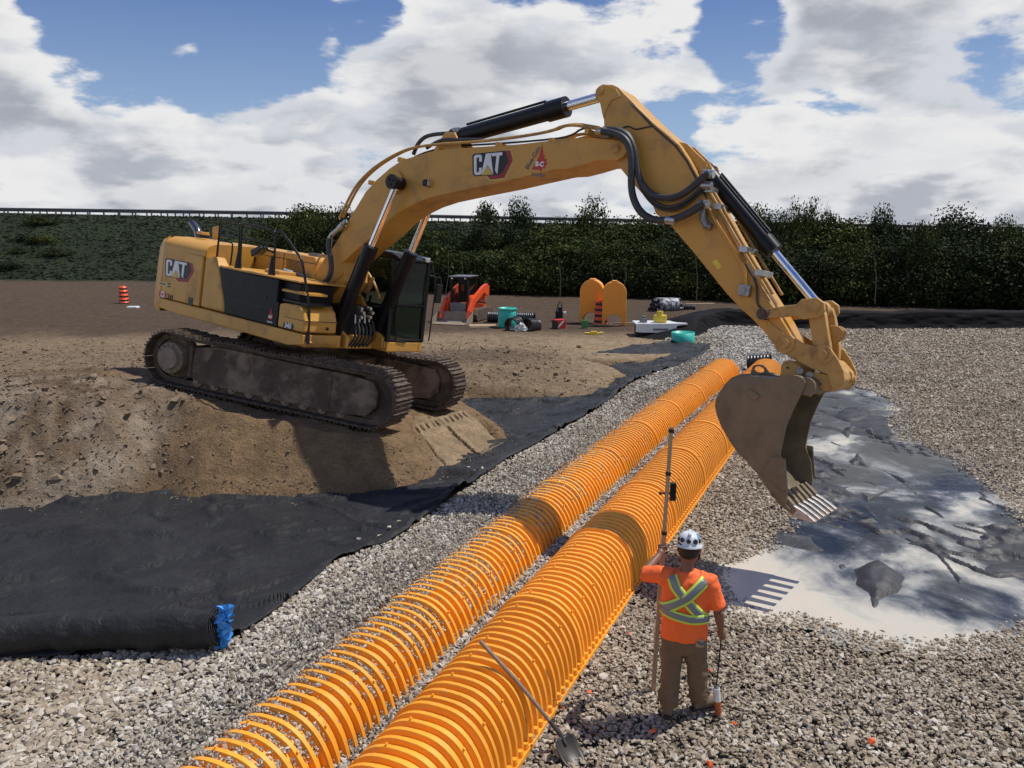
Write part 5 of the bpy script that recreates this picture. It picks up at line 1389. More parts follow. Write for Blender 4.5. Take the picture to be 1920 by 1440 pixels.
for s_ in (-1, 1):
    mb = MB(); mb.prism(P2(cp_px, -CWy), s_ * (CWy - .05), s_ * CWy)
    o = mb.build('coupler_plate', M['yellow_worn'], ex if cpo is None else cpo, bevel=.012)
    if cpo is None: cpo = o; o.name = 'quick_coupler'; 
mb = MB(); mb.prism(P2(Z5([(640, 850), (800, 940), (950, 1010), (1120, 1070), (1180, 1270), (1260, 1240), (1320, 1130), (1300, 1040), (1180, 900), (1000, 860), (800, 790)]), -CWy), -.27, .27); mb.build('coupler_body', M['yellow_worn'], cpo, bevel=.02)
for (a, b), r_ in ((((595, 680)), .085), (((1065, 820)), .078)):
    u, v = Z5([(a, b)])[0]; q_ = L3(u, v, -CWy)
    for s_ in (-1, 1):
        mb = MB(); mb.cyl((q_.x, s_ * CWy, q_.z), (q_.x, s_ * (CWy + .02), q_.z), r_ * 1.5, n=28); mb.build('pin_boss', M['yellow_worn'], cpo, bevel=.006)
        mb = MB(); mb.cyl((q_.x, s_ * (CWy + .015), q_.z), (q_.x, s_ * (CWy + .06), q_.z), r_ * .78, n=24); mb.build('pin', M['yellow_worn'], cpo, bevel=.008)
mb = MB(); hp = P2(Z5([(1290, 960), (1340, 1000), (1410, 1020), (1470, 1095), (1475, 1140), (1440, 1165), (1380, 1165), (1340, 1190), (1300, 1240)]), 0.1)
u, v = Z5([(1405, 1100)])[0]; q_ = L3(u, v, .1); mb.prism(with_hole(hp, oval(q_.x, q_.z, .05, .05)), .06, .12); mb.build('lifting_eye', M['yellow_worn'], cpo)
# bucket ears and hook links
for s_ in (-1, 1):
    mb = MB(); mb.prism(P2(Z5([(500, 1130), (545, 1050), (548, 970), (580, 905), (640, 885), (700, 900), (790, 960), (825, 1010), (815, 1060), (860, 1100), (1000, 1240), (900, 1340), (700, 1240)]), -.24), s_ * .19, s_ * .235); e1 = mb.build('bucket_ear', M['yellow_worn'], cpo, bevel=.01)
    mb = MB(); mb.prism(P2(Z5([(880, 1060), (930, 1035), (1060, 1050), (1160, 1080), (1210, 1150), (1205, 1230), (1150, 1270), (1070, 1255), (980, 1190), (890, 1120)]), -.30), s_ * .24, s_ * .285); e2 = mb.build('coupler_hook', M['yellow_worn'], cpo, bevel=.012)
    for (a, b), yy in (((785, 1015), .235), ((915, 1070), .285), ((630, 978), .235), ((1045, 1180), .285)):
        u, v = Z5([(a, b)])[0]; q_ = L3(u, v, -.26); mb = MB(); r_ = .045 if a in (785, 915) else .012
        mb.cyl((q_.x, s_ * yy, q_.z), (q_.x, s_ * (yy + .03), q_.z), r_, n=18); mb.build('ear_pin', M['steel'] if a in (785, 915) else M['print_black'], cpo)

# ---- bucket
BWy = .56
def Z6(pts): return [(1320 + a / 4.5, 660 + b / 4.5) for a, b in pts]
back_px = Z6([(860, 262), (840, 225), (800, 203), (760, 194), (700, 198), (650, 214), (600, 224), (540, 222), (470, 212), (380, 201), (300, 200), (220, 230), (165, 285), (125, 345), (98, 400), (90, 455), (105, 530), (140, 620), (210, 745), (280, 850), (345, 910), (450, 1030), (560, 1195), (640, 1270), (690, 1310)])
open_px = Z6([(705, 1180), (690, 1000), (640, 870), (655, 790), (690, 630), (745, 500), (800, 390), (835, 320)])
back2 = P2(back_px, -BWy); open2 = P2(open_px, -BWy)
bkt = None
for s_ in (-1, 1):
    mb = MB(); mb.prism(back2 + open2, s_ * (BWy - .035), s_ * BWy); o = mb.build('bucket_side', M['bucket'], ex if bkt is None else bkt, bevel=.006)
    if bkt is None: bkt = o; o.name = 'bucket'
inn = off_pl(back2, -.035)
test = Vector(inn[10]) - Vector(open2[4])
if test.length > (Vector(back2[10]) - Vector(open2[4])).length: inn = off_pl(back2, .035)
mb = MB(); 
vs = [(x, y, z) for (x, z) in back2 for y in (-BWy + .035, BWy - .035)] + [(x, y, z) for (x, z) in inn for y in (-BWy + .035, BWy - .035)]
nb = len(back2)
fs = [(2 * i, 2 * i + 1, 2 * i + 3, 2 * i + 2) for i in range(nb - 1)] + [(2 * nb + 2 * i, 2 * nb + 2 * i + 2, 2 * nb + 2 * i + 3, 2 * nb + 2 * i + 1) for i in range(nb - 1)]
fs += [(0, 2 * nb, 2 * nb + 1, 1), (2 * nb - 2, 2 * nb - 1, 4 * nb - 1, 4 * nb - 2)]
mb.add(vs, fs, True); mb.build('bucket_shell', M['bucket'], bkt)
# torque tube at the top front edge
u, v = Z6([(850, 290)])[0]; q_ = L3(u, v, -BWy); mb = MB(); mb.cyl((q_.x, -BWy + .03, q_.z), (q_.x, BWy - .03, q_.z), .11, n=22); mb.build('torque_tube', M['bucket'], bkt)
# wear strips round the back, worn edge beads
for yy in (-.42, -.14, .14, .42):
    mb = MB(); seg = back2[9:22]; o2 = off_pl(seg, .022); 
    if (Vector(o2[5]) - Vector(open2[4])).length < (Vector(seg[5]) - Vector(open2[4])).length: o2 = off_pl(seg, -.022)
    mb.prism(seg + o2[::-1], yy - .06, yy + .06); mb.build('wear_strip', M['bucket'], bkt)
for s_ in (-1, 1):
    sd = MB()
    cut = P2(Z6([(575, 880), (640, 878), (690, 905), (697, 1000), (705, 1185), (640, 1150), (560, 1080), (500, 1010)]), -BWy)
    sd.prism(cut, s_ * BWy, s_ * (BWy + .03)); sd.build('side_cutter', M['bucket'], bkt, bevel=.008)
    sd = MB(); sd.prism(P2(Z6([(360, 330), (395, 312), (478, 372), (430, 415), (362, 352)]), -BWy), s_ * BWy, s_ * (BWy + .02)); sd.build('wear_pad', M['bucket'], bkt, bevel=.006)
# far side cutter stands proud towards the mouth
a = P2(Z6([(862, 786), (918, 796), (936, 1052), (870, 1032)]), BWy); sd = MB(); sd.prism(a, BWy, BWy + .03); sd.build('side_cutter', M['bucket'], bkt, bevel=.006)
# lifting ear at the bucket's back top
mb = MB(); e = P2(Z6([(352, 190), (362, 150), (378, 118), (410, 108), (450, 112), (475, 135), (500, 170), (560, 200), (610, 212), (560, 228), (450, 212)]), -.2); u, v = Z6([(424, 150)])[0]; q_ = L3(u, v, -.2); mb.prism(with_hole(e, oval(q_.x, q_.z, .075, .042)), -.03, .03)
le = mb.build('lifting_ear', M['bucket'], bkt)
# lip and teeth
lipa, lipb = Vector(P2(Z6([(690, 1310)]), -BWy)[0]), Vector(P2(Z6([(560, 1195)]), -BWy)[0])
tipn = Vector(P2(Z6([(732, 1368)]), -BWy + .06)[0])
dl = (tipn - lipa); 
dl2 = (lipa - lipb).normalized(); nl = Vector((-dl2.y, dl2.x))
if nl.x < 0: nl = -nl
mb = MB(); a = lipa + dl2 * .06; mb.prism([tuple(lipb - nl * .02), tuple(a - nl * .01), tuple(a + nl * .02), tuple(lipb + nl * .055)], -BWy, BWy); mb.build('cutting_edge', M['bucket'], bkt, bevel=.01)
dirT = (dl2 + nl * .28).normalized(); nT = Vector((-dirT.y, dirT.x)); nT = nT if nT.x > 0 else -nT
for k in range(6):
    y = -BWy + .075 + k * (2 * BWy - .15) / 5
    o0 = lipa - dl2 * .16
    # adapter straddling the lip
    mb = MB(); pl = [o0 - nl * .04, o0 + nl * .11, lipa + nl * .085 + dl2 * .03, lipa + dl2 * .12 + nl * .05, lipa + dl2 * .12 - nl * .03, lipa - nl * .04]
    mb.prism([tuple(p) for p in pl], y - .05, y + .05); ad = mb.build('tooth_adapter', M['bucket'], bkt, bevel=.012)
    s0 = lipa + dl2 * .04; s1 = s0 + dirT * .34
    mb = MB(); vs = []
    for p, hw, th in ((s0, .045, .070), (s0 + dirT * .12, .040, .060), (s0 + dirT * .26, .040, .030), (s1, .046, .012)):
        for yy, tt in ((-hw, -th), (hw, -th), (hw, th), (-hw, th)):
            q2 = p + nT * tt; vs.append((q2.x, y + yy, q2.y))
    fs = [(i * 4 + j, i * 4 + (j + 1) % 4, (i + 1) * 4 + (j + 1) % 4, (i + 1) * 4 + j) for i in range(3) for j in range(4)] + [(3, 2, 1, 0), (12, 13, 14, 15)]
    mb.add(vs, fs); mb.build('bucket_tooth', M['tooth'], bkt, bevel=.006)

# ---- lettering
def text_mesh(txt, size, loc, parent, mat, name='lettering', rotz=0, sx=1., th=.003, bold=.0, frame=None, shear=0):
    cu = bpy.data.curves.new(name, 'FONT'); cu.body = txt; cu.size = size; cu.extrude = th; cu.offset = bold; cu.align_x = 'CENTER'; cu.align_y = 'CENTER'; cu.shear = shear; cu.resolution_u = 4
    to = bpy.data.objects.new(name, cu); C.objects.link(to)
    dg = bpy.context.evaluated_depsgraph_get(); me = bpy.data.meshes.new_from_object(to.evaluated_get(dg)); bpy.data.objects.remove(to)
    me.materials.clear(); me.materials.append(mat)
    o = bpy.data.objects.new(name, me); C.objects.link(o); o.parent = parent
    F = frame if frame is not None else Matrix.Rotation(R(90), 4, 'X')
    o.matrix_local = Matrix.Translation(loc) @ F @ Matrix.Rotation(rotz, 4, 'Z') @ Matrix.Diagonal((sx, 1, 1, 1))
    return o
def logo(parent, quad, y, tilt=None):
    """quad: px of the badge's four corners: left-top, right-top(red tip side), right-bottom, left-bottom of the black field"""
    A, B, Cq, D = [Vector(p) for p in P2(quad, y)]
    def uv(a, b): 
        p = (A * (1 - a) + B * a) * (1 - b) + (D * (1 - a) + Cq * a) * b; return (p.x, p.y)
    def pr(pts, d0, d1, mat, nm, par):
        mb = MB(); mb.prism([uv(a, b) for a, b in pts], y - d0, y - d1); return mb.build(nm, mat, par)
    root = pr([(.38, .98), (.50, .98), (1.20, -.10), (1.36, -.10), (1.52, .42), (1.30, 1.26), (.66, 1.32)], .001, .003, M['print_yellow'], 'badge_border', parent)
    pr([(.42, .9), (1.0, -.06), (1.32, -.06), (1.47, .42), (1.26, 1.20), (.70, 1.26)], .003, .005, M['red'], 'badge_hexagon', root)
    pr([(-.03, .05), (.04, -.05), (1.14, -.06), (1.32, .44), (1.14, .98), (.98, 1.06), (.05, 1.05), (-.03, .97)], .005, .007, M['print_black'], 'badge_field', root)
    # block letters
    def letter(pts): pr(pts, .007, .010, M['white'], 'badge_letter', root)
    letter([(.03, .10), (.09, .02), (.27, .02), (.33, .10), (.33, .36), (.23, .36), (.23, .16), (.13, .16), (.13, .86), (.23, .86), (.23, .66), (.33, .66), (.33, .92), (.26, 1.0), (.09, 1.0), (.03, .92)])
    letter([(.32, 1.0), (.47, .0), (.64, .0), (.80, 1.0), (.70, .82), (.555, .56), (.42, .82)])
    letter([(.64, .0), (1.06, .0), (1.06, .15), (.965, .15), (.965, 1.02), (.86, .84), (.86, .15), (.70, .15)])
    pr([(.30, 1.02), (.555, .60), (.80, 1.02)], .0065, .0105, M['print_yellow'], 'badge_triangle', root)
    return root
def zp(pts, sc_, ox, oy): return [(ox + a / sc_, oy + b / sc_) for a, b in pts]
logo(boom, zp([(228, 722), (478, 700), (455, 893), (232, 905)], 4.8, 840, 140), -BW - .001)
logo(door, zp([(372, 612), (640, 668), (612, 880), (365, 838)], 7.2, 260, 400), -1.506)
def leaf(parent, cx, cy, w_, y, px_local=True):
    """maple-leaf shard with B-C across it; local units"""
    pts = [(-.48, -.42), (-.10, .28), (0, .98), (.12, .62), (.18, .30), (.26, .42), (.30, .16), (.46, .22), (.42, .02), (.56, -.06), (.40, -.20), (.44, -.34), (.22, -.30), (.24, -.52), (.0, -.42)]
    mb = MB(); mb.prism([(cx + a * w_, cy + b * w_) for a, b in pts], y - .001, y - .004); o = mb.build('leaf_print', M['red_bright'], parent)
    text_mesh('B-C', w_ * .36, (cx + .03 * w_, y - .006, cy - .12 * w_), o, M['white'], bold=.006)
    return o
q_ = L3(1012, 304, -BW); lf = leaf(boom, q_.x, q_.z, .27, -BW - .001)
text_mesh('Blue-Con', .10, (q_.x - .14, -BW - .003, q_.z + .055), lf, M['print_grey'], rotz=R(62), bold=.003)
text_mesh('London', .085, (q_.x + .015, -BW - .003, q_.z - .19), lf, M['print_grey'], bold=.002)
q_ = L3(507, 592, -1.493); lf = leaf(blk, q_.x, q_.z, .15, -1.493)
text_mesh('London', .05, (q_.x, -1.495, q_.z - .11), lf, M['white'], bold=.001)
q_ = L3(540, 611, -1.497)
mb = MB(); mb.prism([(q_.x - .14, q_.z - .045), (q_.x - .12, q_.z + .055), (q_.x + .13, q_.z + .055), (q_.x + .16, q_.z), (q_.x + .12, q_.z - .055)], -1.4965, -1.4985); no = mb.build('number_plate_print', M['print_black'], sbo)
text_mesh('340', .125, (q_.x, -1.500, q_.z), no, M['white'], bold=.005, sx=.95)
q_ = L3(305, 552, -1.507)
mb = MB(); mb.box(q_.x - .13, q_.x + .13, -1.509, -1.5065, q_.z - .06, q_.z + .06); fo = mb.build('flag_print', M['white'], door)
for s_ in (-1, 1): mb = MB(); mb.box(q_.x + s_ * .10 - .035, q_.x + s_ * .10 + .035, -1.511, -1.5085, q_.z - .06, q_.z + .06); mb.build('flag_bar', M['red_bright'], fo)
mb = MB(); pts = [(0, .05), (.012, .025), (.035, .03), (.028, .005), (.045, -.01), (.01, -.02), (.005, -.045), (-.005, -.045), (-.01, -.02), (-.045, -.01), (-.028, .005), (-.035, .03), (-.012, .025)]
mb.prism([(q_.x + a, q_.z + b) for a, b in pts], -1.511, -1.5085); mb.build('flag_leaf', M['red_bright'], fo)
q_ = L3(319, 557, -1.507); text_mesh('244', .14, (q_.x, -1.508, q_.z), door, M['print_black'], bold=.004)
q_ = L3(308, 533, -1.507)
mb = MB(); mb.box(q_.x - .22, q_.x + .24, -1.5085, -1.5065, q_.z - .045, q_.z + .05); so2 = mb.build('dealer_sticker', M['print_yellow'], door)
mb = MB(); mb.box(q_.x - .17, q_.x + .06, -1.5105, -1.508, q_.z - .015, q_.z + .02); mb.build('faded_print', M['print_grey'], so2)
mb = MB(); mb.box(q_.x + .12, q_.x + .22, -1.5105, -1.508, q_.z - .04, q_.z + .045); mb.build('sticker_mark', M['print_black'], so2)
text_mesh('CAT', .045, (q_.x + .17, -1.512, q_.z), so2, M['white'], bold=.001)
q_ = L3(357, 566, -1.507); mb = MB(); mb.box(q_.x - .075, q_.x + .075, -1.513, -1.506, q_.z - .075, q_.z + .085); mb.build('door_latch', M['black_paint'], door, bevel=.008)
mb = MB(); a, b = L3(310, 469, -1.507), L3(347, 480, -1.507)
for k in range(7): mb.box(a.x, b.x - .02, -1.509, -1.504, 2.47 - k * .022, 2.478 - k * .022)
mb.build('door_louvres', M['yellow_worn'], door)
# ---------------------------------------------------------------- worker
M['skin'] = pmat('skin', (.20, .095, .058), .55, var=.06)
M['shirt'] = pmat('hi_vis_shirt', (.92, .150, .028), .75, var=.04, nscale=5, bump=.25, bscale=9)
M['trousers'] = pmat('brown_work_trousers', (.15, .10, .058), .85, var=.15, nscale=7, dirt=(.17, .13, .09), dscale=5, damt=.3, bump=.3, bscale=11)
M['boot'] = pmat('dusty_boot', (.13, .095, .065), .8, var=.2, nscale=12)
M['lime'] = pmat('lime_tape', (.60, .80, .10), .6, var=.03)
M['reflective'] = pmat('reflective_tape', (.20, .225, .24), .35, .15, var=.05)
M['hair'] = pmat('black_hair', (.010, .008, .007), .6, var=.3, nscale=40, bump=.4, bscale=90)
def hat_mat():
    m = bpy.data.materials.new('hard_hat_shell'); m.use_nodes = True; t = NT(m.node_tree); b = t.n['Principled BSDF']
    tcn = t.new('ShaderNodeTexCoord').outputs['Object']
    v = t.new('ShaderNodeTexVoronoi', {'Vector': tcn, 'Scale': 13.}, feature='F1')
    cr = t.new('ShaderNodeValToRGB', {0: t.new('ShaderNodeSeparateColor', {0: v.outputs['Color']}).outputs[0]}); e = cr.color_ramp; e.interpolation = 'CONSTANT'
    e.elements[0].color = (.62, .66, .70, 1); e.elements[1].position = .9; e.elements[1].color = (.5, .42, .30, 1)
    for p_, c_ in ((.55, (.10, .25, .45, 1)), (.66, (.70, .72, .74, 1)), (.84, (.06, .07, .09, 1))): k = e.elements.new(p_); k.color = c_
    t.l.new(cr.outputs[0], b.inputs['Base Color']); b.inputs['Roughness'].default_value = .25; return m
M['hat'] = hat_mat()
WO = Vector((1.62, 6.93, .055)); WR = R(-13)
wk = empty('person', WO, (0, 0, WR))
tag(wk, 'person in an orange reflective shirt and hard hat standing on the gravel with back turned', 'person')
WIM = (Matrix.Translation(WO) @ Matrix.Rotation(WR, 4, 'Z')).inverted()
def wl(x, y, z): return WIM @ Vector((x, y, z))
def soft(mb, name, mat, parent, vox, smooth=6, disp=0):
    o = mb.build(name, mat, parent)
    r = o.modifiers.new('r', 'REMESH'); r.mode = 'VOXEL'; r.voxel_size = vox; r.use_smooth_shade = True
    s = o.modifiers.new('s', 'SMOOTH'); s.factor = .5; s.iterations = smooth
    if disp:
        tx = bpy.data.textures.new(name + '_folds', 'CLOUDS'); tx.noise_scale = .11; tx.noise_depth = 2
        d = o.modifiers.new('d', 'DISPLACE'); d.texture = tx; d.strength = disp; d.mid_level = .5
    return o
def ring_loft(mb, rings, n=32):
    """rings: (cx, cy, z, a, b)"""
    vs = []
    for cx, cy, z, a, b in rings:
        for k in range(n):
            t = 2 * math.pi * k / n; c, s = math.cos(t), math.sin(t)
            vs.append((cx + a * math.copysign(abs(c) ** .85, c), cy + b * math.copysign(abs(s) ** .85, s), z))
    m = len(rings)
    fs = [(i * n + k, i * n + (k + 1) % n, (i + 1) * n + (k + 1) % n, (i + 1) * n + k) for i in range(m - 1) for k in range(n)]
    fs += [tuple(range(n - 1, -1, -1)), tuple(range((m - 1) * n, m * n))]
    mb.add(vs, fs, True)
pole_base = Vector((1.43, 7.34, .02)); pole_top = Vector((1.56, 7.42, 2.70))
ptop = at_y(1259, 800, 7.42)
pole_top = ptop
def pole_at(z): return pole_base.lerp(pole_top, (z - pole_base.z) / (pole_top.z - pole_base.z))
hp_ = pole_at(1.52)
LH = WIM @ hp_; PD = (WIM.to_3x3() @ (pole_top - pole_base)).normalized()
SHL, ELL = Vector((-.185, .0, 1.385)), Vector((-.40, .10, 1.33))
LW = LH + Vector((-.035, -.085, -.03))
SHR, ELR, RW = Vector((.185, .0, 1.38)), Vector((.30, -.02, 1.09)), Vector((.335, .10, .86))
RH = RW + Vector((.015, .035, -.085))
# body
b = MB()
b.lathe([(0.001, 1.505), (.05, 1.515), (.078, 1.55), (.088, 1.60), (.092, 1.66), (.088, 1.72), (.06, 1.77), (0.001, 1.785)], 24, Matrix.Translation((0.012, .035, 0)) @ Matrix.Translation((0, 0, 0)))
b.tube([(0, -.01, 1.36), (0, .0, 1.45), (.005, .02, 1.55)], [.075, .062, .06], 14)
b.tube([Vector((.07, .11, 1.63)), Vector((.075, .14, 1.60))], [.02, .012], 8)   # nose, turned to the right
for sx in (-1, 1): b.tube([Vector((.012 + sx * .088, .03, 1.66)), Vector((.012 + sx * .102, .022, 1.64)), Vector((.012 + sx * .092, .03, 1.61))], [.012, .016, .010], 8)
ring_loft(b, [(0, 0, .84, .15, .10), (0, 0, 1.0, .155, .11), (0, 0, 1.25, .175, .11), (0, 0, 1.38, .15, .08), (0, 0, 1.43, .07, .06)])
b.tube([SHL, ELL], [.058, .045], 12); b.tube([ELL, ELL.lerp(LW, .35), LW], [.045, .047, .030], 12, smooth_path=1)
b.tube([SHR, ELR], [.06, .047], 12); b.tube([ELR, ELR.lerp(RW, .35), RW], [.047, .048, .031], 12, smooth_path=1)
def grip(b, wrist, centre, axis, side, rad=.030):
    """palm and five fingers closing round a rod"""
    axis = axis.normalized(); toc = (centre - wrist); toc -= axis * toc.dot(axis); out = toc.normalized(); sd = axis.cross(out) * side
    palm = centre - out * rad * 1.15
    b.tube([wrist, wrist.lerp(palm, .5), palm + sd * .005], [.030, .036, .034], 10)
    for k, (h, ln) in enumerate(((.036, 1.), (.013, 1.08), (-.010, 1.02), (-.032, .85))):
        pts = []
        for j in range(7):
            a = math.pi * (1.05 - j / 6 * 1.30 * ln)
            pts.append(centre + axis * h + out * math.cos(a) * (rad + .012) + sd * math.sin(a) * (rad + .012))
        b.tube([palm + axis * h * .8] + pts, [.013, .012, .0115, .011, .0105, .010, .009, .008], 8)
    pts = [palm + axis * .03 - sd * .015, centre + axis * .05 - sd * (rad + .010), centre + axis * .062 + out * .01 - sd * rad * .9, centre + axis * .06 + out * (rad)]
    b.tube(pts, [.014, .013, .012, .009], 8, smooth_path=1)
grip(b, LW, LH, PD, 1)
wand_top = WO  # placeholder
WT = RH + Vector((0, 0, .04)); WB_world = Vector(gp(1346, 1335, .02) + (.02,)); WBl = WIM @ WB_world
wd = (WBl - WT).normalized()
grip(b, RW, RH, -wd, -1, .020)
soft(b, 'body', M['skin'], wk, .0075, 2)
# shirt
SR = [(0, 0, .79, .214, .158), (0, 0, .86, .219, .162), (0, .0, 1.0, .216, .158), (0, .0, 1.12, .218, .152), (0, 0, 1.25, .222, .145), (0, 0, 1.33, .212, .128), (0, 0, 1.39, .185, .108), (0, 0, 1.435, .12, .085), (0, 0, 1.455, .075, .07)]
sh = MB(); ring_loft(sh, SR)
sh.tube([Vector((-.13, 0, 1.375)), SHL + Vector((-.02, .0, -.01)), SHL.lerp(ELL, .95)], [.085, .088, .080], 18)
sh.tube([Vector((.13, 0, 1.37)), SHR + Vector((.01, 0, -.01)), SHR.lerp(ELR, .88) + Vector((.012, 0, 0))], [.085, .090, .086], 18)
soft(sh, 'shirt', M['shirt'], wk, .011, 4, .034)
zs = [r[2] for r in SR]; As = [r[3] for r in SR]; Bs = [r[4] for r in SR]
def back(x, z, off):
    a = np.interp(z, zs, As); bb = np.interp(z, zs, Bs); c = min(.985, abs(x) / a)
    return Vector((x * (1 + off / a * c), -bb * (1 - c ** 2.35) ** (1 / 2.35) - off, z))
def tape(pts, w_, off, mat, nm):
    """ribbon over the back following (x, z) points"""
    mb = MB(); P = []
    pts = [Vector(p) for p in pts]; n = 22
    for i in range(n):
        t = i / (n - 1) * (len(pts) - 1); k = min(int(t), len(pts) - 2); p = pts[k].lerp(pts[k + 1], t - k); d = (pts[k + 1] - pts[k]).normalized(); nn_ = Vector((-d.y, d.x))
        for j in range(5):
            q = p + nn_ * w_ * (j / 4 - .5); P.append(back(q.x, q.y, off))
    mb.add(P, [(i * 5 + j, i * 5 + j + 1, (i + 1) * 5 + j + 1, (i + 1) * 5 + j) for i in range(n - 1) for j in range(4)], True)
    o = mb.build(nm, mat, wk); s = o.modifiers.new('s', 'SOLIDIFY'); s.thickness = .004; return o
for pts in ([(-.125, 1.42), (-.09, 1.33), (.155, 1.06)], [(.155, 1.40), (.02, 1.25), (-.195, 1.10)]):
    e_ = .004 if pts[0][0] > 0 else 0
    tape(pts, .098, .014 + e_, M['lime'], 'lime_tape'); tape(pts, .056, .018 + e_, M['reflective'], 'reflective_tape')
tape([(-.203, 1.095), (-.1, 1.07), (.05, 1.045), (.20, 1.045)], .092, .020, M['lime'], 'lime_tape'); tape([(-.205, 1.095), (-.1, 1.07), (.05, 1.045), (.202, 1.045)], .052, .024, M['reflective'], 'reflective_tape')
# trousers
tr = MB(); LF, RF = Vector((-.115, -.06, .0)), Vector((.175, .10, .0))
ring_loft(tr, [(0, 0, .62, .10, .09), (0, .0, .74, .198, .140), (0, 0, .84, .20, .145), (0, 0, .93, .175, .12)])
tr.tube([Vector((-.095, 0, .80)), Vector((-.105, .0, .50)), LF + Vector((0, .0, .20)), LF + Vector((0, .01, .10))], [.118, .100, .088, .094], 18)
tr.tube([Vector((.095, 0, .80)), Vector((.135, .05, .48)), RF + Vector((-.02, -.01, .20)), RF + Vector((-.01, -.01, .11))], [.118, .100, .090, .094], 18)
for hh in (.15, .185, .22):
    tr.cyl(LF + Vector((0, .01, hh - .008)), LF + Vector((0, .01, hh + .01)), .099, n=18); tr.cyl(RF + Vector((-.015, -.01, hh - .008)), RF + Vector((-.015, -.01, hh + .012)), .099, n=18)
soft(tr, 'trousers', M['trousers'], wk, .011, 4, .045)
mb = MB(); mb.box(.11, .18, -.135, -.118, .76, .84); mb.build('hip_pocket', M['wood'], wk, bevel=.008)
mb = MB(); mb.tube([Vector((.12, -.14, .815)), Vector((.16, -.15, .80)), Vector((.20, -.10, .80))], .012, 6); mb.build('belt_clip', M['grey_metal'], wk)
for nm, F, dr in (('boot', LF, Vector((.05, 1, 0))), ('boot', RF, Vector((.85, .55, 0)))):
    dr = dr.normalized(); s_ = Vector((dr.y, -dr.x, 0)); bt = MB()
    bt.tube([F + Vector((0, 0, .16)), F + Vector((0, 0, .06))], [.062, .064], 14)
    bt.tube([F - dr * .07 + Vector((0, 0, .045)), F + dr * .05 + Vector((0, 0, .05)), F + dr * .16 + Vector((0, 0, .04)), F + dr * .205 + Vector((0, 0, .035))], [.046, .052, .050, .032], 14, smooth_path=1)
    soft(bt, 'boot', M['boot'], wk, .010, 4)
    so_ = MB(); so_.tube([F - dr * .085 + Vector((0, 0, .008)), F + dr * .20 + Vector((0, 0, .008))], [.046, .046], 10); o = so_.build('boot_sole', M['print_black'], wk); o.scale = (1, 1, .5)
# hair, beard and hard hat
hr_ = MB()
hr_.lathe([(.001, 1.56), (.06, 1.565), (.092, 1.60), (.100, 1.66), (.100, 1.72), (.07, 1.77), (.001, 1.79)], 24, Matrix.Translation((0.008, .022, 0)))
soft(hr_, 'hair', M['hair'], wk, .009, 2)
bd = MB(); bd.tube([Vector((.02, .07, 1.55)), Vector((.06, .09, 1.53)), Vector((.095, .07, 1.57)), Vector((.098, .05, 1.62))], [.04, .045, .028, .016], 10, smooth_path=1)
soft(bd, 'beard', M['hair'], wk, .008, 2)
HM = Matrix.Translation((.014, .04, 1.695)) @ Matrix.Rotation(R(-7), 4, 'X') @ Matrix.Diagonal((1, 1.16, 1, 1))
hh_ = MB(); hh_.lathe([(.124, -.014), (.126, -.008), (.108, .006), (.106, .03), (.101, .06), (.083, .092), (.052, .112), (.001, .119)], 32, HM)
hat = hh_.build('hard_hat', M['hat'], wk); s_ = hat.modifiers.new('s', 'SOLIDIFY'); s_.thickness = .004
mb = MB(); mb.prism([(-.016, .0), (.016, .0), (.013, .02), (-.013, .02)], -.10, .10, Matrix.Translation((.014, .035, 1.797)) @ Matrix.Rotation(R(-7), 4, 'X')); mb.build('hat_ridge', M['hat'], hat, bevel=.006)
mb = MB()
for an, zz, rr_ in ((-95, .052, .020), (-60, .05, .024), (-130, .055, .022), (-30, .05, .018), (-160, .05, .02)):
    a = R(an); n_ = Vector((math.cos(a), math.sin(a), .30)).normalized(); p = HM @ Vector((math.cos(a) * .104, math.sin(a) * .104, zz)); mb.cyl(p - n_ * .002, p + n_ * .003, rr_, n=14)
mb.build('hat_sticker', M['print_black'], hat)
mb = MB(); mb.lathe([(.100, -.035), (.104, -.035), (.104, -.005), (.100, -.005)], 28, HM); mb.build('hat_band', M['print_black'], hat)

# grade pole with laser receiver
pl = MB(); d = (pole_top - pole_base); side = d.cross(Vector((0, 1, 0))).normalized(); fw = side.cross(d).normalized()
def bar(mb, a, b_, w1, w2):
    vs = [p + side * sx * w1 + fw * sy * w2 for p in (a, b_) for sx, sy in ((-1, -1), (1, -1), (1, 1), (-1, 1))]
    mb.add(vs, [(0, 1, 2, 3), (7, 6, 5, 4), (0, 4, 5, 1), (1, 5, 6, 2), (2, 6, 7, 3), (3, 7, 4, 0)])
bar(pl, pole_base, pole_base.lerp(pole_top, .61), .021, .015); pole = pl.build('grade_pole', M['wood'])
tag(pole, 'tall wooden grade pole held upright by the person in orange', 'pole')
pl = MB(); bar(pl, pole_base.lerp(pole_top, .60), pole_top, .017, .012); pl.build('upper_staff', M['wood'], pole)
for t_, m_ in ((.61, 'print_black'), (.985, 'print_black'), (.83, 'print_black')):
    pl = MB(); p = pole_base.lerp(pole_top, t_); bar(pl, p - d * .006, p + d * .006, .024, .018); pl.build('pole_clamp', M[m_], pole)
p = pole_base.lerp(pole_top, .765)
pl = MB(); pl.box(p.x + .028, p.x + .085, p.y - .03, p.y + .02, p.z - .09, p.z + .09); rc = pl.build('laser_receiver', M['black_paint'], pole, bevel=.006)
pl = MB(); pl.cyl((p.x - .07, p.y, p.z - .02), (p.x + .03, p.y, p.z - .02), .009, n=8); pl.cyl((p.x - .075, p.y, p.z - .02), (p.x - .06, p.y, p.z - .02), .018, n=10); pl.build('clamp_screw', M['print_black'], pole)
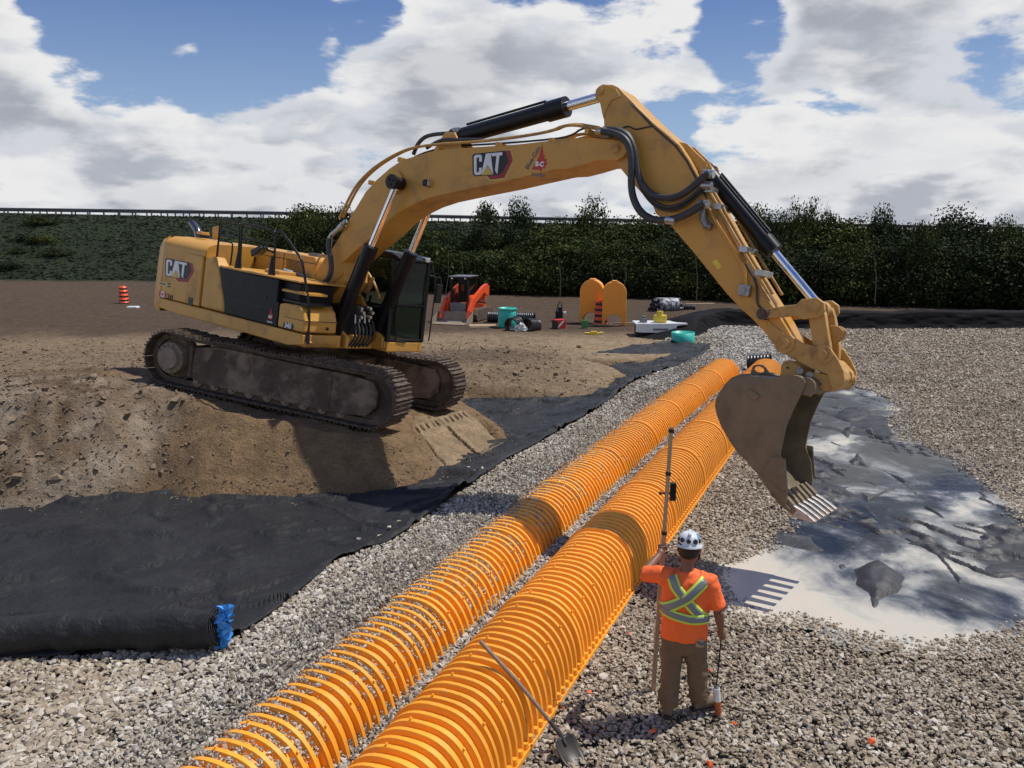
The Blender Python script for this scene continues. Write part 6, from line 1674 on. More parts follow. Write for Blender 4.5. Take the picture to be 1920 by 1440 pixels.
# marking wand
wt = WIM.inverted() @ WT; wb = Vector((wt.x + .045, wt.y - .02, .30)); can_b = Vector((wb.x + .012, wb.y - .005, .07))
wb = at_y(1343, 1290, wt.y - .03); can_b = at_y(1347, 1338, wt.y - .05)
mw = MB(); mw.tube([wt + (wt - wb).normalized() * .10, wb], .0075, 8); mwo = mw.build('marking_wand', M['black_paint']); tag(mwo, 'thin black marking wand with a spray can, hanging from the right hand', 'marking wand')
mw = MB(); mw.tube([wt + (wt - wb).normalized() * .10, wt], .014, 8); mw.build('wand_grip', M['print_black'], mwo)
m_ = wb.lerp(can_b, .5)
mw = MB(); mw.cyl(wb, m_, .034, n=18); mw.build('can_label', M['white_plastic'], mwo)
mw = MB(); mw.cyl(m_, can_b, .0335, n=18); mw.cyl(can_b, can_b.lerp(m_, -.12), .024, n=14); mw.build('paint_can', pmat('orange_can', (.42, .10, .03), .4), mwo)
mw = MB(); mw.cyl(wb, wb.lerp(can_b, -.10), .028, .012, n=14); mw.build('can_bracket', M['grey_metal'], mwo)

# ---------------------------------------------------------------- shovel
hs = Vector((*gp(900, 1202, .93), .93)); he = Vector((*gp(1051, 1396, .06), .16))
sv = MB(); mid = hs.lerp(he, .5) + Vector((0, 0, .03)); sv.tube([hs, hs.lerp(mid, .5), mid, he], .019, 10, smooth_path=1); svo = sv.build('shovel', M['wood_grey'])
tag(svo, 'round-point shovel with grey wooden handle leaning on the bare chamber row', 'shovel')
bl_dir = Vector((*gp(1076, 1424, .02), .02)) - he; bd_ = bl_dir.normalized(); sdv = bd_.cross(Vector((0, 0, 1))).normalized(); up_ = sdv.cross(bd_)
if up_.z < 0: up_ = -up_
vs = []; nU, nV = 12, 9
for i in range(nU):
    t = i / (nU - 1); w_ = .115 * (min(1, .72 + t * 2) if t < .55 else math.sqrt(max(0.02, 1 - ((t - .55) / .47) ** 2.0)))
    for j in range(nV):
        s = j / (nV - 1) * 2 - 1; vs.append(he + bd_ * (.02 + .30 * t) + sdv * s * w_ + up_ * (.028 * s * s - .03 * math.sin(t * 3) + .01))
mb = MB(); mb.add(vs, [(i * nV + j, i * nV + j + 1, (i + 1) * nV + j + 1, (i + 1) * nV + j) for i in range(nU - 1) for j in range(nV - 1)], True)
bo_ = mb.build('shovel_blade', pmat('dark_blade', (.035, .03, .026), .45, .2, var=.3), svo); s_ = bo_.modifiers.new('s', 'SOLIDIFY'); s_.thickness = .004
mb = MB(); mb.tube([he - (he - mid).normalized() * .16, he, he + bd_ * .10], [.021, .024, .014], 10); mb.build('shovel_socket', pmat('dark_socket', (.05, .04, .035), .5, .2), svo)

# ---------------------------------------------------------------- things at the back of the site
def place(o, u, v, z=None, rot=0.):
    zz = .14 if z is None else z
    x, y = gp(u, v, zz)
    if z is None: zz = float(ground_z(np.array(x), np.array(y), False)); x, y = gp(u, v, zz)
    o.location = (x, y, zz); o.rotation_euler = (0, 0, rot); return o
# compact track loader, bucket towards the camera; local: x right, -y towards the bucket
sk = empty('track_loader'); tag(sk, 'small orange compact track loader parked behind the excavator with its bucket down', 'track loader')
place(sk, 862, 603, None, R(-20)); sk.scale = (.95,) * 3
def pt(mb, nm, mat, par=sk, bevel=0): return mb.build(nm, M[mat] if isinstance(mat, str) else mat, par, bevel=bevel)
m_ = MB(); m_.box(-.60, -.50, -.05, 1.2, .95, 1.30); m_.box(.50, .60, -.05, 1.2, .95, 1.30); m_.box(-.62, .62, .0, 2.0, .30, .95); m_.box(-.6, .6, .9, 2.1, .95, 1.35); pt(m_, 'loader_body', 'loader_orange', bevel=.04)
for sx in (-1, 1):
    m_ = MB(); m_.prism([(-.55, .12), (-.35, .0), (1.35, .0), (1.75, .30), (1.55, .55), (1.1, .62), (-.3, .62), (-.6, .35)], -.16, .16, Matrix.Translation((sx * .72, .65, 0)) @ Matrix.Rotation(R(90), 4, 'Z')); tk = pt(m_, 'rubber_track', 'track', bevel=.03)
    m_ = MB(); m_.prism([(1.95, 1.15), (2.02, 1.62), (1.75, 1.78), (1.2, 1.66), (-.05, 1.16), (-.55, .62), (-.72, .25), (-.52, .22), (-.30, .55), (.15, .92), (1.3, 1.36), (1.7, 1.2)], sx * .72 - .08, sx * .72 + .08, Matrix.Identity(4) @ Matrix(((0, 1, 0, 0), (1, 0, 0, 0), (0, 0, 1, 0), (0, 0, 0, 1)))); pt(m_, 'lift_arm', 'loader_orange')
    m_ = MB(); m_.tube([(sx * .70, 1.7, .8), (sx * .70, .2, 1.02)], .045, 8); pt(m_, 'lift_cylinder', 'black_paint')
    m_ = MB(); m_.box(sx * .62 - .07, sx * .62 + .07, -.12, .1, .45, 1.05); pt(m_, 'head_post', 'loader_orange', bevel=.03)
m_ = MB()
for x in (-.45, .45):
    for y in (.05, 1.05): m_.box(x - .05, x + .05, y - .05, y + .05, .95, 2.12)
m_.box(-.52, .52, -.02, 1.14, 2.12, 2.20); m_.box(-.48, .48, 1.0, 1.1, 1.3, 2.12); cf = pt(m_, 'loader_cab', 'black_paint', bevel=.015)
m_ = MB(); m_.box(-.56, .56, -.06, 1.18, 2.20, 2.24); pt(m_, 'cab_roof', 'grey_metal', cf)
m_ = MB(); m_.add([(-.42, .0, 1.0), (.42, .0, 1.0), (.42, .0, 2.0), (-.42, .0, 2.0)], [(0, 1, 2, 3)]); m_.add([(.46, .08, 1.1), (.46, 1.0, 1.1), (.46, 1.0, 2.0), (.46, .08, 2.0)], [(0, 1, 2, 3)]); pt(m_, 'cab_glass', 'glass', cf)
m_ = MB(); m_.box(-.25, .25, .5, .7, 1.0, 1.75); m_.box(-.25, .25, .3, .7, .95, 1.1); pt(m_, 'loader_seat', 'black_panel', cf, .03)
m_ = MB(); m_.box(.02, .14, .2, .3, 1.5, 1.8); pt(m_, 'seat_bar', 'loader_orange', cf, .02)
m_ = MB(); m_.box(-.40, .40, -.25, .0, .35, .95); pt(m_, 'cab_step', 'grey_metal', bevel=.02)
m_ = MB(); prof = [(-.05, .55), (-.10, .12), (-.30, .01), (-.95, .0), (-.95, .03), (-.32, .05), (-.14, .16), (-.09, .55)]
m_.prism(prof, -.92, .92, Matrix.Translation((0, -.45, 0)) @ Matrix.Rotation(R(90), 4, 'Z')); bk_ = pt(m_, 'loader_bucket', 'mud_light')
for sx in (-1, 1):
    m_ = MB(); m_.prism([(-.05, .55), (-.10, .10), (-.30, .0), (-.95, .0), (-.80, .22)], -.015, .015, Matrix.Translation((sx * .92, -.45, 0)) @ Matrix.Rotation(R(90), 4, 'Z')); pt(m_, 'bucket_cheek', 'mud_light', bk_)
m_ = MB()
for x in (-.35, .35): m_.box(x - .05, x + .05, -.08, -.03, 2.10, 2.17)
pt(m_, 'work_light', 'chrome', cf)

# upended stacks of chambers
def arch_stack(name, u, v, ht, wd_, dp, rot, label):
    root = empty(name); tag(root, label, 'chamber stack', 'two upended stacks of arched chambers'); place(root, u, v, None, rot)
    n = 4
    for k in range(n):
        dy = dp * k / n; th = dp / n * .93; m_ = MB(); pts = []
        w2 = wd_ / 2
        for i in range(25):
            t = math.pi * i / 24; pts.append((w2 * math.cos(t) * (1 if i not in (0, 24) else 1), ht - w2 * 1.02 + w2 * 1.02 * math.sin(t)))
        pts += [(-w2, .0), (-w2 * .80, 0)]
        for i in range(13):
            t = math.pi * (1 - i / 12); pts.append((w2 * .74 * math.cos(t), .10 + w2 * .80 * math.sin(t)))
        pts += [(w2 * .80, 0), (w2, 0)]
        m_.prism(pts, dy, dy + th); o = m_.build('nested_chamber', M['orange_hdpe2'], root, bevel=.03)
        if k == 0:
            m_ = MB()
            for i in range(9):
                x = -w2 * .8 + i * w2 * .2; h_ = ht - w2 + w2 * math.sqrt(max(0, 1 - (x / w2) ** 2)) - .08; lo = .12 + w2 * .80 * math.sqrt(max(0, 1 - (x / (w2 * .74)) ** 2)) if abs(x) < w2 * .74 else .05
                m_.box(x - .012, x + .012, -.012, .0, lo + .05, h_)
            m_.build('stiffening_rib', M['orange_hdpe2'], o)
    m_ = MB(); m_.box(-.12, .12, .0, dp, ht - .02, ht + .03); m_.build('top_knob', M['orange_hdpe2'], root, bevel=.01)
    return root
arch_stack('chamber_stack', 1108, 607, 2.02, 1.08, .62, R(-14), 'left one of the two upended yellow chamber stacks, behind the striped drum')
arch_stack('chamber_stack', 1151, 611, 2.0, 1.08, .35, R(-4), 'right one of the two upended yellow chamber stacks, clear of the drum')

def drum(u, v, label, s=1., grp='orange and black traffic drums'):
    r_ = empty('traffic_drum'); tag(r_, label, 'traffic drum', grp); place(r_, u, v); r_.scale = (s,) * 3
    mb = MB(); mb.lathe([(.30, 0), (.30, .05), (.26, .06), (.26, .28), (.245, .29), (.245, .5), (.23, .51), (.23, .72), (.21, .73), (.20, .95), (.12, .98), (.001, .98)], 24); d_ = mb.build('drum_body', M['loader_orange'], r_)
    for z0, rr in ((.10, .262), (.33, .248), (.56, .233), (.78, .212)):
        mb = MB(); mb.lathe([(rr, z0), (rr, z0 + .10)], 24); o = mb.build('stripe_band', M['print_black'], r_)
    mb = MB(); mb.cyl((0, 0, 0), (0, 0, .04), .36, n=24); mb.build('rubber_base', M['print_black'], r_)
drum(1126, 609, 'orange drum with dark bands standing before the left chamber stack', 1.15)
drum(233, 568, 'orange drum with dark bands standing alone at the far left', 1.0)
# teal tank
tk = empty('teal_tank'); tag(tk, 'upright teal plastic barrel with an open rim next to the black pipe', 'barrel'); place(tk, 951, 613)
mb = MB(); mb.lathe([(.001, 0), (.40, .0), (.41, .05), (.41, .62), (.39, .68), (.36, .72), (.36, .76), (.41, .78), (.41, .86), (.385, .86), (.38, .80), (.001, .79)], 32); mb.build('barrel_body', M['teal'], tk)
for z in (.2, .45): mb = MB(); mb.lathe([(.41, z - .015), (.425, z), (.41, z + .015)], 32); mb.build('barrel_hoop', M['teal'], tk)
mb = MB(); mb.box(.36, .48, -.05, .05, .74, .80); mb.build('lug', M['teal'], tk, bevel=.01)
hb = MB(); hb.lathe([(.001, .0), (.42, 0), (.43, .03), (.43, .42), (.405, .42), (.40, .05), (.001, .045)], 32); hbo = hb.build('half_barrel', M['teal']); tag(hbo, 'cut-down teal barrel standing on the black fabric at the corner of the gravel bed', 'barrel'); x, y = gp(1280, 643, .25); hbo.location = (x, y, .24)
# corrugated pipes
def corr(name, p0, p1, r, label, n_=22, parent=None, cat='pipe'):
    p0, p1 = Vector(p0), Vector(p1); L = (p1 - p0).length; prof = []
    for k in range(n_):
        z = L * k / n_; q = L / n_; prof += [(r, z), (r, z + q * .5), (r * .9, z + q * .62), (r * .9, z + q * .88)]
    prof += [(r, L), (r * .84, L), (r * .84, 0), (r, 0)]
    M4 = Matrix.Translation(p0) @ (p1 - p0).to_track_quat('Z', 'Y').to_matrix().to_4x4()
    mb = MB(); mb.lathe(prof, 22, M4); o = mb.build(name, M['black_plastic'], parent)
    if label: tag(o, label, cat)
    return o
x, y = gp(916, 604, .15); x2, y2 = gp(1002, 606, .15)
corr('corrugated_pipe', (x, y + .3, .34), (x2, y2 + .2, .34), .29, 'long black corrugated pipe lying behind the teal barrel')
x, y = gp(952, 621, .1)
for k, (dx, rz_, r_, lab) in enumerate(((.15, 30, .36, 'left black corrugated coupling with white film inside, in front of the teal barrel'), (.82, -35, .34, 'right black corrugated coupling leaning beside the left one'))):
    a = Vector((x + dx, y - .1, .33)); b_ = a + Vector((math.cos(R(rz_)) * .5 * (1 if k else .6), .4, .05 - .1 * k))
    cpl = corr('pipe_coupling', a, b_, r_, lab, 6)
bm_ = MB(); rr = random.Random(5); vs = [Vector((x + .3 + .55 * i / 11 + rr.uniform(-.04, .04), y - .38 + rr.uniform(-.08, .08) + .1 * j / 7, .16 + .35 * j / 7 * math.sin(math.pi * (i + .8) / 12.6) + rr.uniform(-.03, .03))) for i in range(12) for j in range(8)]
bm_.add(vs, [(i * 8 + j, i * 8 + j + 1, (i + 1) * 8 + j + 1, (i + 1) * 8 + j) for i in range(11) for j in range(7)]); o = bm_.build('crumpled_film', M['white_plastic']); tag(o, 'crumpled pale film heaped in front of the black couplings', 'plastic film'); s_ = o.modifiers.new('s', 'SOLIDIFY'); s_.thickness = .01
x, y = gp(992, 617, .1); mb = MB(); mb.box(x - .18, x + .18, y - .15, y + .15, .14, .48); o = mb.build('white_bucket', M['white_plastic'], bevel=.03); tag(o, 'small white container right of the black couplings', 'container')
mb = MB(); x, y = gp(915, 612, .1); mb.box(x - .85, x + .35, y - .35, y + .25, .12, .17); mb.box(x - .8, x + .1, y - .55, y - .42, .10, .14); o = mb.build('plywood_sheet', M['wood']); tag(o, 'pale plywood sheet on the mud at the foot of the teal barrel', 'plywood')
# red box and pump
x, y = gp(1048, 617, .1); rt = empty('tool_box', (x, y, .12), (0, 0, R(20))); tag(rt, 'red and black box with a white slash lying on the sand', 'box')
mb = MB(); mb.box(-.24, .26, -.18, .18, 0, .42); bx_ = mb.build('box_shell', M['red_plastic'], rt, bevel=.02)
mb = MB(); mb.prism([(-.2, .05), (-.1, .05), (.2, .36), (.1, .36)], -.19, -.178); mb.build('white_slash', M['white_plastic'], rt)
mb = MB(); mb.box(-.26, -.12, -.2, .2, 0, .36); mb.build('box_end', M['black_plastic'], rt, bevel=.02)
x, y = gp(1048, 603, .1); rt = empty('plate_compactor', (x, y, .12)); tag(rt, 'small black machine with an upright handle behind the red box', 'machine')
mb = MB(); mb.box(-.25, .25, -.3, .3, 0, .12); mb.build('base_plate', M['black_paint'], rt, bevel=.03)
mb = MB(); mb.box(-.17, .17, -.2, .2, .12, .48); mb.cyl((.05, 0, .48), (.05, 0, .66), .10, n=12); mb.build('engine', M['black_paint'], rt, bevel=.03)
mb = MB(); mb.tube([(-.12, .15, .4), (-.02, .1, .9), (.12, .1, .95), (.16, .15, .4)], .025, 6, smooth_path=1); mb.build('handle', M['black_paint'], rt)
mb = MB(); mb.cyl((.2, -.2, .42), (.32, -.22, .42), .06, n=10); mb.build('air_filter', M['white_plastic'], rt)
# jug, small tools, boards in front of the stacks
x, y = gp(1096, 617, .1); mb = MB(); mb.box(x - .14, x + .14, y - .1, y + .1, .12, .50); mb.cyl((x, y, .5), (x, y, .58), .05, n=10); o = mb.build('green_jug', M['green_plastic'], bevel=.03); tag(o, 'dark green jug in front of the left chamber stack', 'jug')
x, y = gp(1112, 628, .1); mb = MB(); mb.tube([(x - .35, y, .18), (x + .1, y - .1, .16), (x + .4, y, .2)], .04, 8); mb.box(x - .1, x + .15, y - .12, y + .05, .12, .26); o = mb.build('hand_tool', M['gen_yellow']); tag(o, 'yellow hand tool dropped on the sand in front of the green jug', 'tool')
x, y = gp(1160, 612, .1); 
for k, (dx, dy, ln, a) in enumerate(((-.9, .1, 1.3, 5), (-.6, -.15, 1.1, -12), (.45, .2, 1.2, 3))):
    mb = MB(); mb.box(-ln / 2, ln / 2, -.05, .05, 0, .05); o = mb.build('timber_board', M['wood'], loc=(x + dx, y + dy, .13 + .03 * k)); o.rotation_euler = (0, 0, R(a)); tag(o, ['board lying under the left chamber stack', 'board lying askew before the chamber stacks', 'board end showing under the right chamber stack'][k], 'board')
# covered trestle with yellow tank
tb = empty('work_table'); tag(tb, 'low table with a pale cover sheet over black fabric near the gravel corner', 'table'); place(tb, 1236, 628, .15)
mb = MB(); mb.prism([(-1.05, .46), (-1.05, .20), (-.9, .17), (.55, .14), (.62, .44), (1.05, .50), (1.05, .54), (-1.0, .52)], -.5, -.47); mb.box(-1.05, 1.05, -.47, .6, .47, .53); mb.build('cover_sheet', M['white_plastic'], tb)
mb = MB(); mb.box(-.95, 1.0, -.40, .55, 0, .46); mb.build('table_base', M['black_panel'], tb)
mb = MB(); mb.box(-.35, .25, -.53, -.503, .26, .33); mb.build('faded_print', M['print_grey'], tb)
x0, y0, z0 = tb.location
mb = MB(); mb.box(x0 - .25, x0 + .25, y0 - .25, y0 + .1, z0 + .54, z0 + .84); mb.cyl((x0 - .02, y0 - .1, z0 + .84), (x0 - .02, y0 - .1, z0 + 1.0), .13, n=14); yt = mb.build('fuel_can', M['gen_yellow'], bevel=.04); tag(yt, 'yellow fuel can standing on the pale-topped table', 'fuel can')
mb = MB(); mb.tube([(x0 - .1, y0 - .1, z0 + 1.0), (x0 - .02, y0 - .1, z0 + 1.08), (x0 + .06, y0 - .1, z0 + 1.0)], .02, 6); mb.build('can_handle', M['print_black'], yt)
mb = MB(); mb.box(x0 - .82, x0 - .55, y0 - .2, y0 + .1, z0 + .54, z0 + .72); mb.box(x0 - .76, x0 - .6, y0 - .15, y0 + .05, z0 + .72, z0 + .80); o = mb.build('pump_box', M['grey_metal'], bevel=.02); tag(o, 'small grey box at the left end of the pale-topped table', 'box')
# pipe bundle
x, y = gp(1246, 585, .05)
bn = empty('pipe_bundle', (x, y, .05), (0, 0, R(28))); bn.scale = (.8, .8, .8); tag(bn, 'wrapped bundle of black pipes with open ends, at the tree line', 'pipe bundle')
for i, (a, c) in enumerate(((-.36, .16), (0, .16), (.36, .16), (-.18, .46), (.18, .46), (0, .74))):
    p = corr('bundle_pipe', (-1.0, a, c), (1.2, a, c), .165, None, 10, bn)
mb = MB(); mb.tube([(-.7, 0, .42), (.9, 0, .42)], [.56, .52], 10); mb.build('wrapping_film', pmat('pale_wrap', (.36, .38, .43), .35, var=.3, nscale=4, dirt=(.02, .02, .025), dscale=3, damt=.75), bn)
x, y = gp(1279, 583, .05); mb = MB(); mb.tube([(x - .7, y, .18), (x, y + .1, .22), (x + .7, y, .18)], [.20, .26, .20], 12); o = mb.build('black_roll', M['fabric']); tag(o, 'short black roll lying right of the wrapped pipe bundle', 'fabric roll')
x, y = gp(1298, 573, .05); mb = MB(); mb.box(x - 1.1, x + 1.3, y, y + .25, .05, .16); o = mb.build('timber_board', M['wood']); tag(o, 'long pale board on the far side of the pipe bundle', 'board')
# outlet pipe at the row ends and white block at the left
x, y = gp(1420, 683, .35); corr('outlet_pipe', (x - .35, y - .2, .42), (x + .25, y - .5, .52), .26, 'short black corrugated outlet pipe between the far ends of the two rows', 7)
x, y = gp(249, 572, .3); mb = MB(); mb.box(x - .3, x + .3, y - .2, y + .2, .10, .24); o = mb.build('white_bag', M['white_plastic'], bevel=.05); tag(o, 'flat white bag on the mud beside the far left drum', 'bag')

# ---------------------------------------------------------------- guardrails
def bank_top(x, y): return float(upper_h(np.array(float(x)), np.array(float(y))))
for gi, (yy, lab) in enumerate(((97.5, 'long guardrail along the near edge of the road embankment'), (109., 'second guardrail on the far side of the embankment road'))):
    mb = MB(); xs = np.linspace(-82, 82, 60); pts = [(x, yy, bank_top(x, 97.5) + .62) for x in xs]
    vs = []; 
    for p in pts:
        for dy, dz in ((0, -.17), (-.06, -.10), (-.06, -.05), (0, 0), (-.06, .05), (-.06, .10), (0, .17)): vs.append((p[0], p[1] + dy, p[2] + dz))
    mb.add(vs, [(i * 7 + j, i * 7 + j + 1, (i + 1) * 7 + j + 1, (i + 1) * 7 + j) for i in range(59) for j in range(6)])
    g_ = mb.build('guardrail', M['galv']); tag(g_, lab, 'guardrail', 'guardrails along the road')
    me = None
    for i, x in enumerate(np.arange(-81, 81.1, 1.9)):
        if me is None: mb = MB(); mb.box(-.07, .07, .0, .14, -.7, .12); po_ = mb.build('rail_post', M['galv'], g_); me = po_.data
        else: po_ = bpy.data.objects.new('rail_post', me); C.objects.link(po_); po_.parent = g_
        po_.location = (x, yy, bank_top(x, 97.5) + .62)

# ---------------------------------------------------------------- trees and shrubs
def leaf_mat(nm, col, v=.4):
    m = bpy.data.materials.new(nm); m.use_nodes = True; t = NT(m.node_tree); b = t.n['Principled BSDF']
    oi = t.new('ShaderNodeObjectInfo').outputs['Random']; geo = t.new('ShaderNodeNewGeometry')
    n = t.noise(geo.outputs['Position'], 1.1, 4, .6)
    r = t.new('ShaderNodeAttribute', attribute_name='tone').outputs['Fac']
    f = t.math('ADD', t.rng(n, .3, .7, .25, .75, 'LINEAR'), t.math('MULTIPLY', t.math('POWER', r, 1.6), 1.5))
    f = t.math('MULTIPLY', f, t.rng(oi, 0, 1, .6, 1.45, 'LINEAR'))
    c = t.new('ShaderNodeVectorMath', {0: t.mix(t.rng(oi, 0, 1, 0, 1), col, (col[0] * 1.6, col[1] * 1.2, col[2] * .8)), 3: f}, operation='SCALE').outputs[0]
    t.l.new(c, b.inputs['Base Color']); b.inputs['Roughness'].default_value = .75; b.inputs['Specular IOR Level'].default_value = .12
    return m
M['leaf'] = leaf_mat('tree_leaves', (.028, .045, .015))
M['leaf2'] = leaf_mat('shrub_leaves', (.022, .035, .0115))
M['bark'] = pmat('bark', (.10, .085, .07), .9, var=.3, nscale=4)
M['dead'] = pmat('dead_wood', (.10, .085, .07), .9, var=.2)
def crown_mesh(seed, n_cl, per, rx, rz, cz, leaf, spread):
    r = np.random.default_rng(seed); cl = []
    while len(cl) < n_cl:
        p = r.uniform(-1, 1, 3)
        q = np.linalg.norm(p)
        if q > 1 or q < .25: continue
        lump = 1 + .28 * math.sin(p[0] * 5 + seed) * math.cos(p[2] * 4 + seed * 2)
        cl.append([p[0] * rx * lump, p[1] * rx * lump, cz + p[2] * rz * (1 + .18 * math.sin(3 * p[0] + seed))])
    cl = np.array(cl); c = np.repeat(cl, per, 0); N = len(c)
    P = c + r.normal(0, spread, (N, 3)) * np.array([1, 1, .75])
    P[:, 2] = np.maximum(P[:, 2], .05)
    u = r.normal(0, 1, (N, 3)); u /= np.linalg.norm(u, axis=1)[:, None]; w2 = r.normal(0, 1, (N, 3)); v = np.cross(u, w2); v /= np.linalg.norm(v, axis=1)[:, None]
    s = leaf * r.uniform(.55, 1.3, N)[:, None]
    V = np.stack([P - u * s, P + v * s * .55, P + u * s, P - v * s * .55], 1).reshape(-1, 3)
    me = bpy.data.meshes.new('crown'); me.vertices.add(4 * N); me.vertices.foreach_set('co', V.astype(np.float32).ravel())
    me.loops.add(4 * N); me.loops.foreach_set('vertex_index', np.arange(4 * N, dtype=np.int32)); me.polygons.add(N)
    me.polygons.foreach_set('loop_start', np.arange(0, 4 * N, 4, dtype=np.int32)); me.polygons.foreach_set('loop_total', np.full(N, 4, np.int32)); me.update(calc_edges=True)
    a = me.attributes.new('tone', 'FLOAT', 'POINT'); a.data.foreach_set('value', np.repeat(np.repeat(r.random(n_cl), per) * .7 + r.random(N) * .3, 4).astype(np.float32))
    return me
def trunk_mesh(seed, h, r0, lean=.0, limbs=7, spread=1.):
    r = random.Random(seed); mb = MB(); pts = [Vector((lean * t * t * h * .3 + r.uniform(-.05, .05), r.uniform(-.05, .05), t * h)) for t in (0, .25, .5, .75, 1)]
    mb.tube(pts, [r0, r0 * .8, r0 * .62, r0 * .42, r0 * .15], 7, smooth_path=1)
    for i in range(limbs):
        t = r.uniform(.3, .9); a = r.uniform(0, 6.28); p = pts[int(t * 4)].lerp(pts[min(4, int(t * 4) + 1)], (t * 4) % 1); L = r.uniform(.7, 1.5) * (1.2 - t) * spread
        e = p + Vector((math.cos(a) * L, math.sin(a) * L, L * r.uniform(.5, 1.1))); mb.tube([p, p.lerp(e, .5) + Vector((0, 0, .08)), e], [r0 * .4, r0 * .25, r0 * .08], 5)
    return mb
TK = []
for i, (ncl, per, rx, rz_, cz, lf_, sp_, th) in enumerate(((70, 95, 1.7, 2.2, 3.0, .10, .34, 4.6), (80, 90, 2.1, 1.9, 2.6, .10, .36, 4.0), (60, 90, 1.35, 2.4, 3.2, .095, .30, 4.9), (85, 90, 2.3, 2.1, 2.5, .105, .38, 4.1), (66, 90, 1.6, 2.0, 2.7, .095, .33, 4.2))):
    cm = crown_mesh(10 + i, ncl, per, rx, rz_, cz, lf_, sp_); cm.materials.append(M['leaf'])
    tm = trunk_mesh(20 + i, th, .10); to = tm.build('trunk', M['bark']); tm_ = to.data; bpy.data.objects.remove(to)
    TK.append((cm, tm_))
sm_c = []
for i in range(3):
    cm = crown_mesh(50 + i, 40, 70, 1.2, .8, .85, .09, .26); cm.materials.append(M['leaf2']); sm_c.append(cm)
def tree(x, y, z, k, s, sz, label, name='tree', cat='tree', grp='trees along the foot of the embankment', rot=None):
    r_ = empty(name, (x, y, z), (0, 0, random.uniform(0, 6.28) if rot is None else rot)); r_.scale = (s, s, sz)
    for nm, me in (('crown', TK[k][0]), ('trunk', TK[k][1])):
        o = bpy.data.objects.new(nm, me); C.objects.link(o); o.parent = r_
    tag(r_, label, cat, grp); return r_
# named individuals first (photo px of the top, width in px, distance)
SPEC = [(572, 380, 66, 'bushy tree rising above the guardrail just left of the boom'), (640, 384, 44, 'upright leafy tree directly left of the boom base'),
        (912, 372, 50, 'half-bare tree with thin dead twigs above the guardrail under the boom'), (975, 391, 66, 'round-topped tree under the middle of the boom'),
        (1108, 378, 62, 'dense dark tree standing alone above the guardrail under the boom tip'), (1160, 401, 26, 'small tree top poking over the guardrail right of the dense dark tree'),
        (1500, 374, 60, 'left half of the big twin-topped tree right of the stick'), (1556, 392, 62, 'right half of the big twin-topped tree with dead branches'),
        (1655, 404, 46, 'slim tree at the right, just over the guardrail'), (1790, 395, 80, 'broad tree at the far right beyond the berm')]
for i, (u, v, wpx, lab) in enumerate(SPEC):
    y = 60 if u < 1300 else 54; top = at_y(u, v, y)
    gz = float(upper_h(np.array(top.x), np.array(y))); h = top.z - gz; k = i % 5; base_h = (5.2, 4.5, 5.6, 4.6, 4.7)[k]
    wd_ = wpx / FPX * y; s = 1.25 * wd_ / (2.0 * (1.7, 2.1, 1.35, 2.3, 1.6)[k]) * .95
    tree(top.x, y, gz, k, max(s, .55), h / base_h, lab)
# the rest of the belt: bushy down to the ground
xs = np.arange(470, 1960, 13.0); cnt = 0
for j, u in enumerate(xs):
    for layer in range(2):
        y = (59 - (u - 700) / 1000 * 11) + layer * 5 + random.uniform(-2.2, 2.2)
        vt = np.interp(u, [470, 540, 620, 700, 900, 1100, 1300, 1500, 1700, 1960], [436, 414, 414, 436, 432, 428, 436, 424, 434, 428]) + random.choice((-16, -6, 4, 14, 26)) + random.uniform(-6, 8) + 6 * math.sin(u * .021) + (0 if layer else 22)
        top = at_y(u + random.uniform(-8, 8), vt, y); gz = float(upper_h(np.array(top.x), np.array(y))); k = random.randrange(5); base_h = (5.2, 4.5, 5.6, 4.6, 4.7)[k]
        tree(top.x, y, gz - .1, k, random.choice((.55, .8, .95, 1.2)) * random.uniform(.9, 1.1), max(.45, (top.z - gz) / base_h), ('back-row tree ' if layer else 'front-row tree ') + ['left of the boom base' if u < 650 else 'behind the excavator cab' if u < 800 else 'behind the track loader' if u < 900 else 'behind the teal barrel and black pipes' if u < 1020 else 'behind the upended chamber stacks' if u < 1200 else 'between the chamber stacks and the stick' if u < 1330 else 'behind the stick and bucket cylinder' if u < 1480 else 'above the black berm right of the stick' if u < 1680 else 'at the far right beyond the gravel'][0] + ' in the dark belt')
        cnt += 1
for j in range(95):
    u = 560 + j * 15 + random.uniform(-6, 6); y = 56.5 - (u - 700) / 1000 * 11 + random.uniform(-.6, .6)
    p = at_y(u, 560, y); gz = float(upper_h(np.array(p.x), np.array(y)))
    o = bpy.data.objects.new('shrub', random.choice(sm_c)); C.objects.link(o); o.location = (p.x, y, gz); o.rotation_euler = (0, 0, random.uniform(0, 6)); q = random.uniform(.8, 1.35); o.scale = (q, q, q * random.uniform(.8, 1.3))
    tag(o, 'low green shrub at the front foot of the tree belt', 'shrub', 'shrubs at the foot of the tree belt')
for j in range(9):
    u = -60 + j * 23 + random.uniform(-14, 14); y = random.uniform(72, 92)
    p = at_y(u, 500, y); gz = bank_top(p.x, y); o = bpy.data.objects.new('shrub', random.choice(sm_c)); C.objects.link(o); o.location = (p.x, y, gz - .15); q = random.uniform(.5, 1.1); o.scale = (q * 1.4, q * 1.4, q * .55)
    tag(o, 'low bush growing on the grass slope left of the trees', 'shrub', 'bushes on the grass slope')
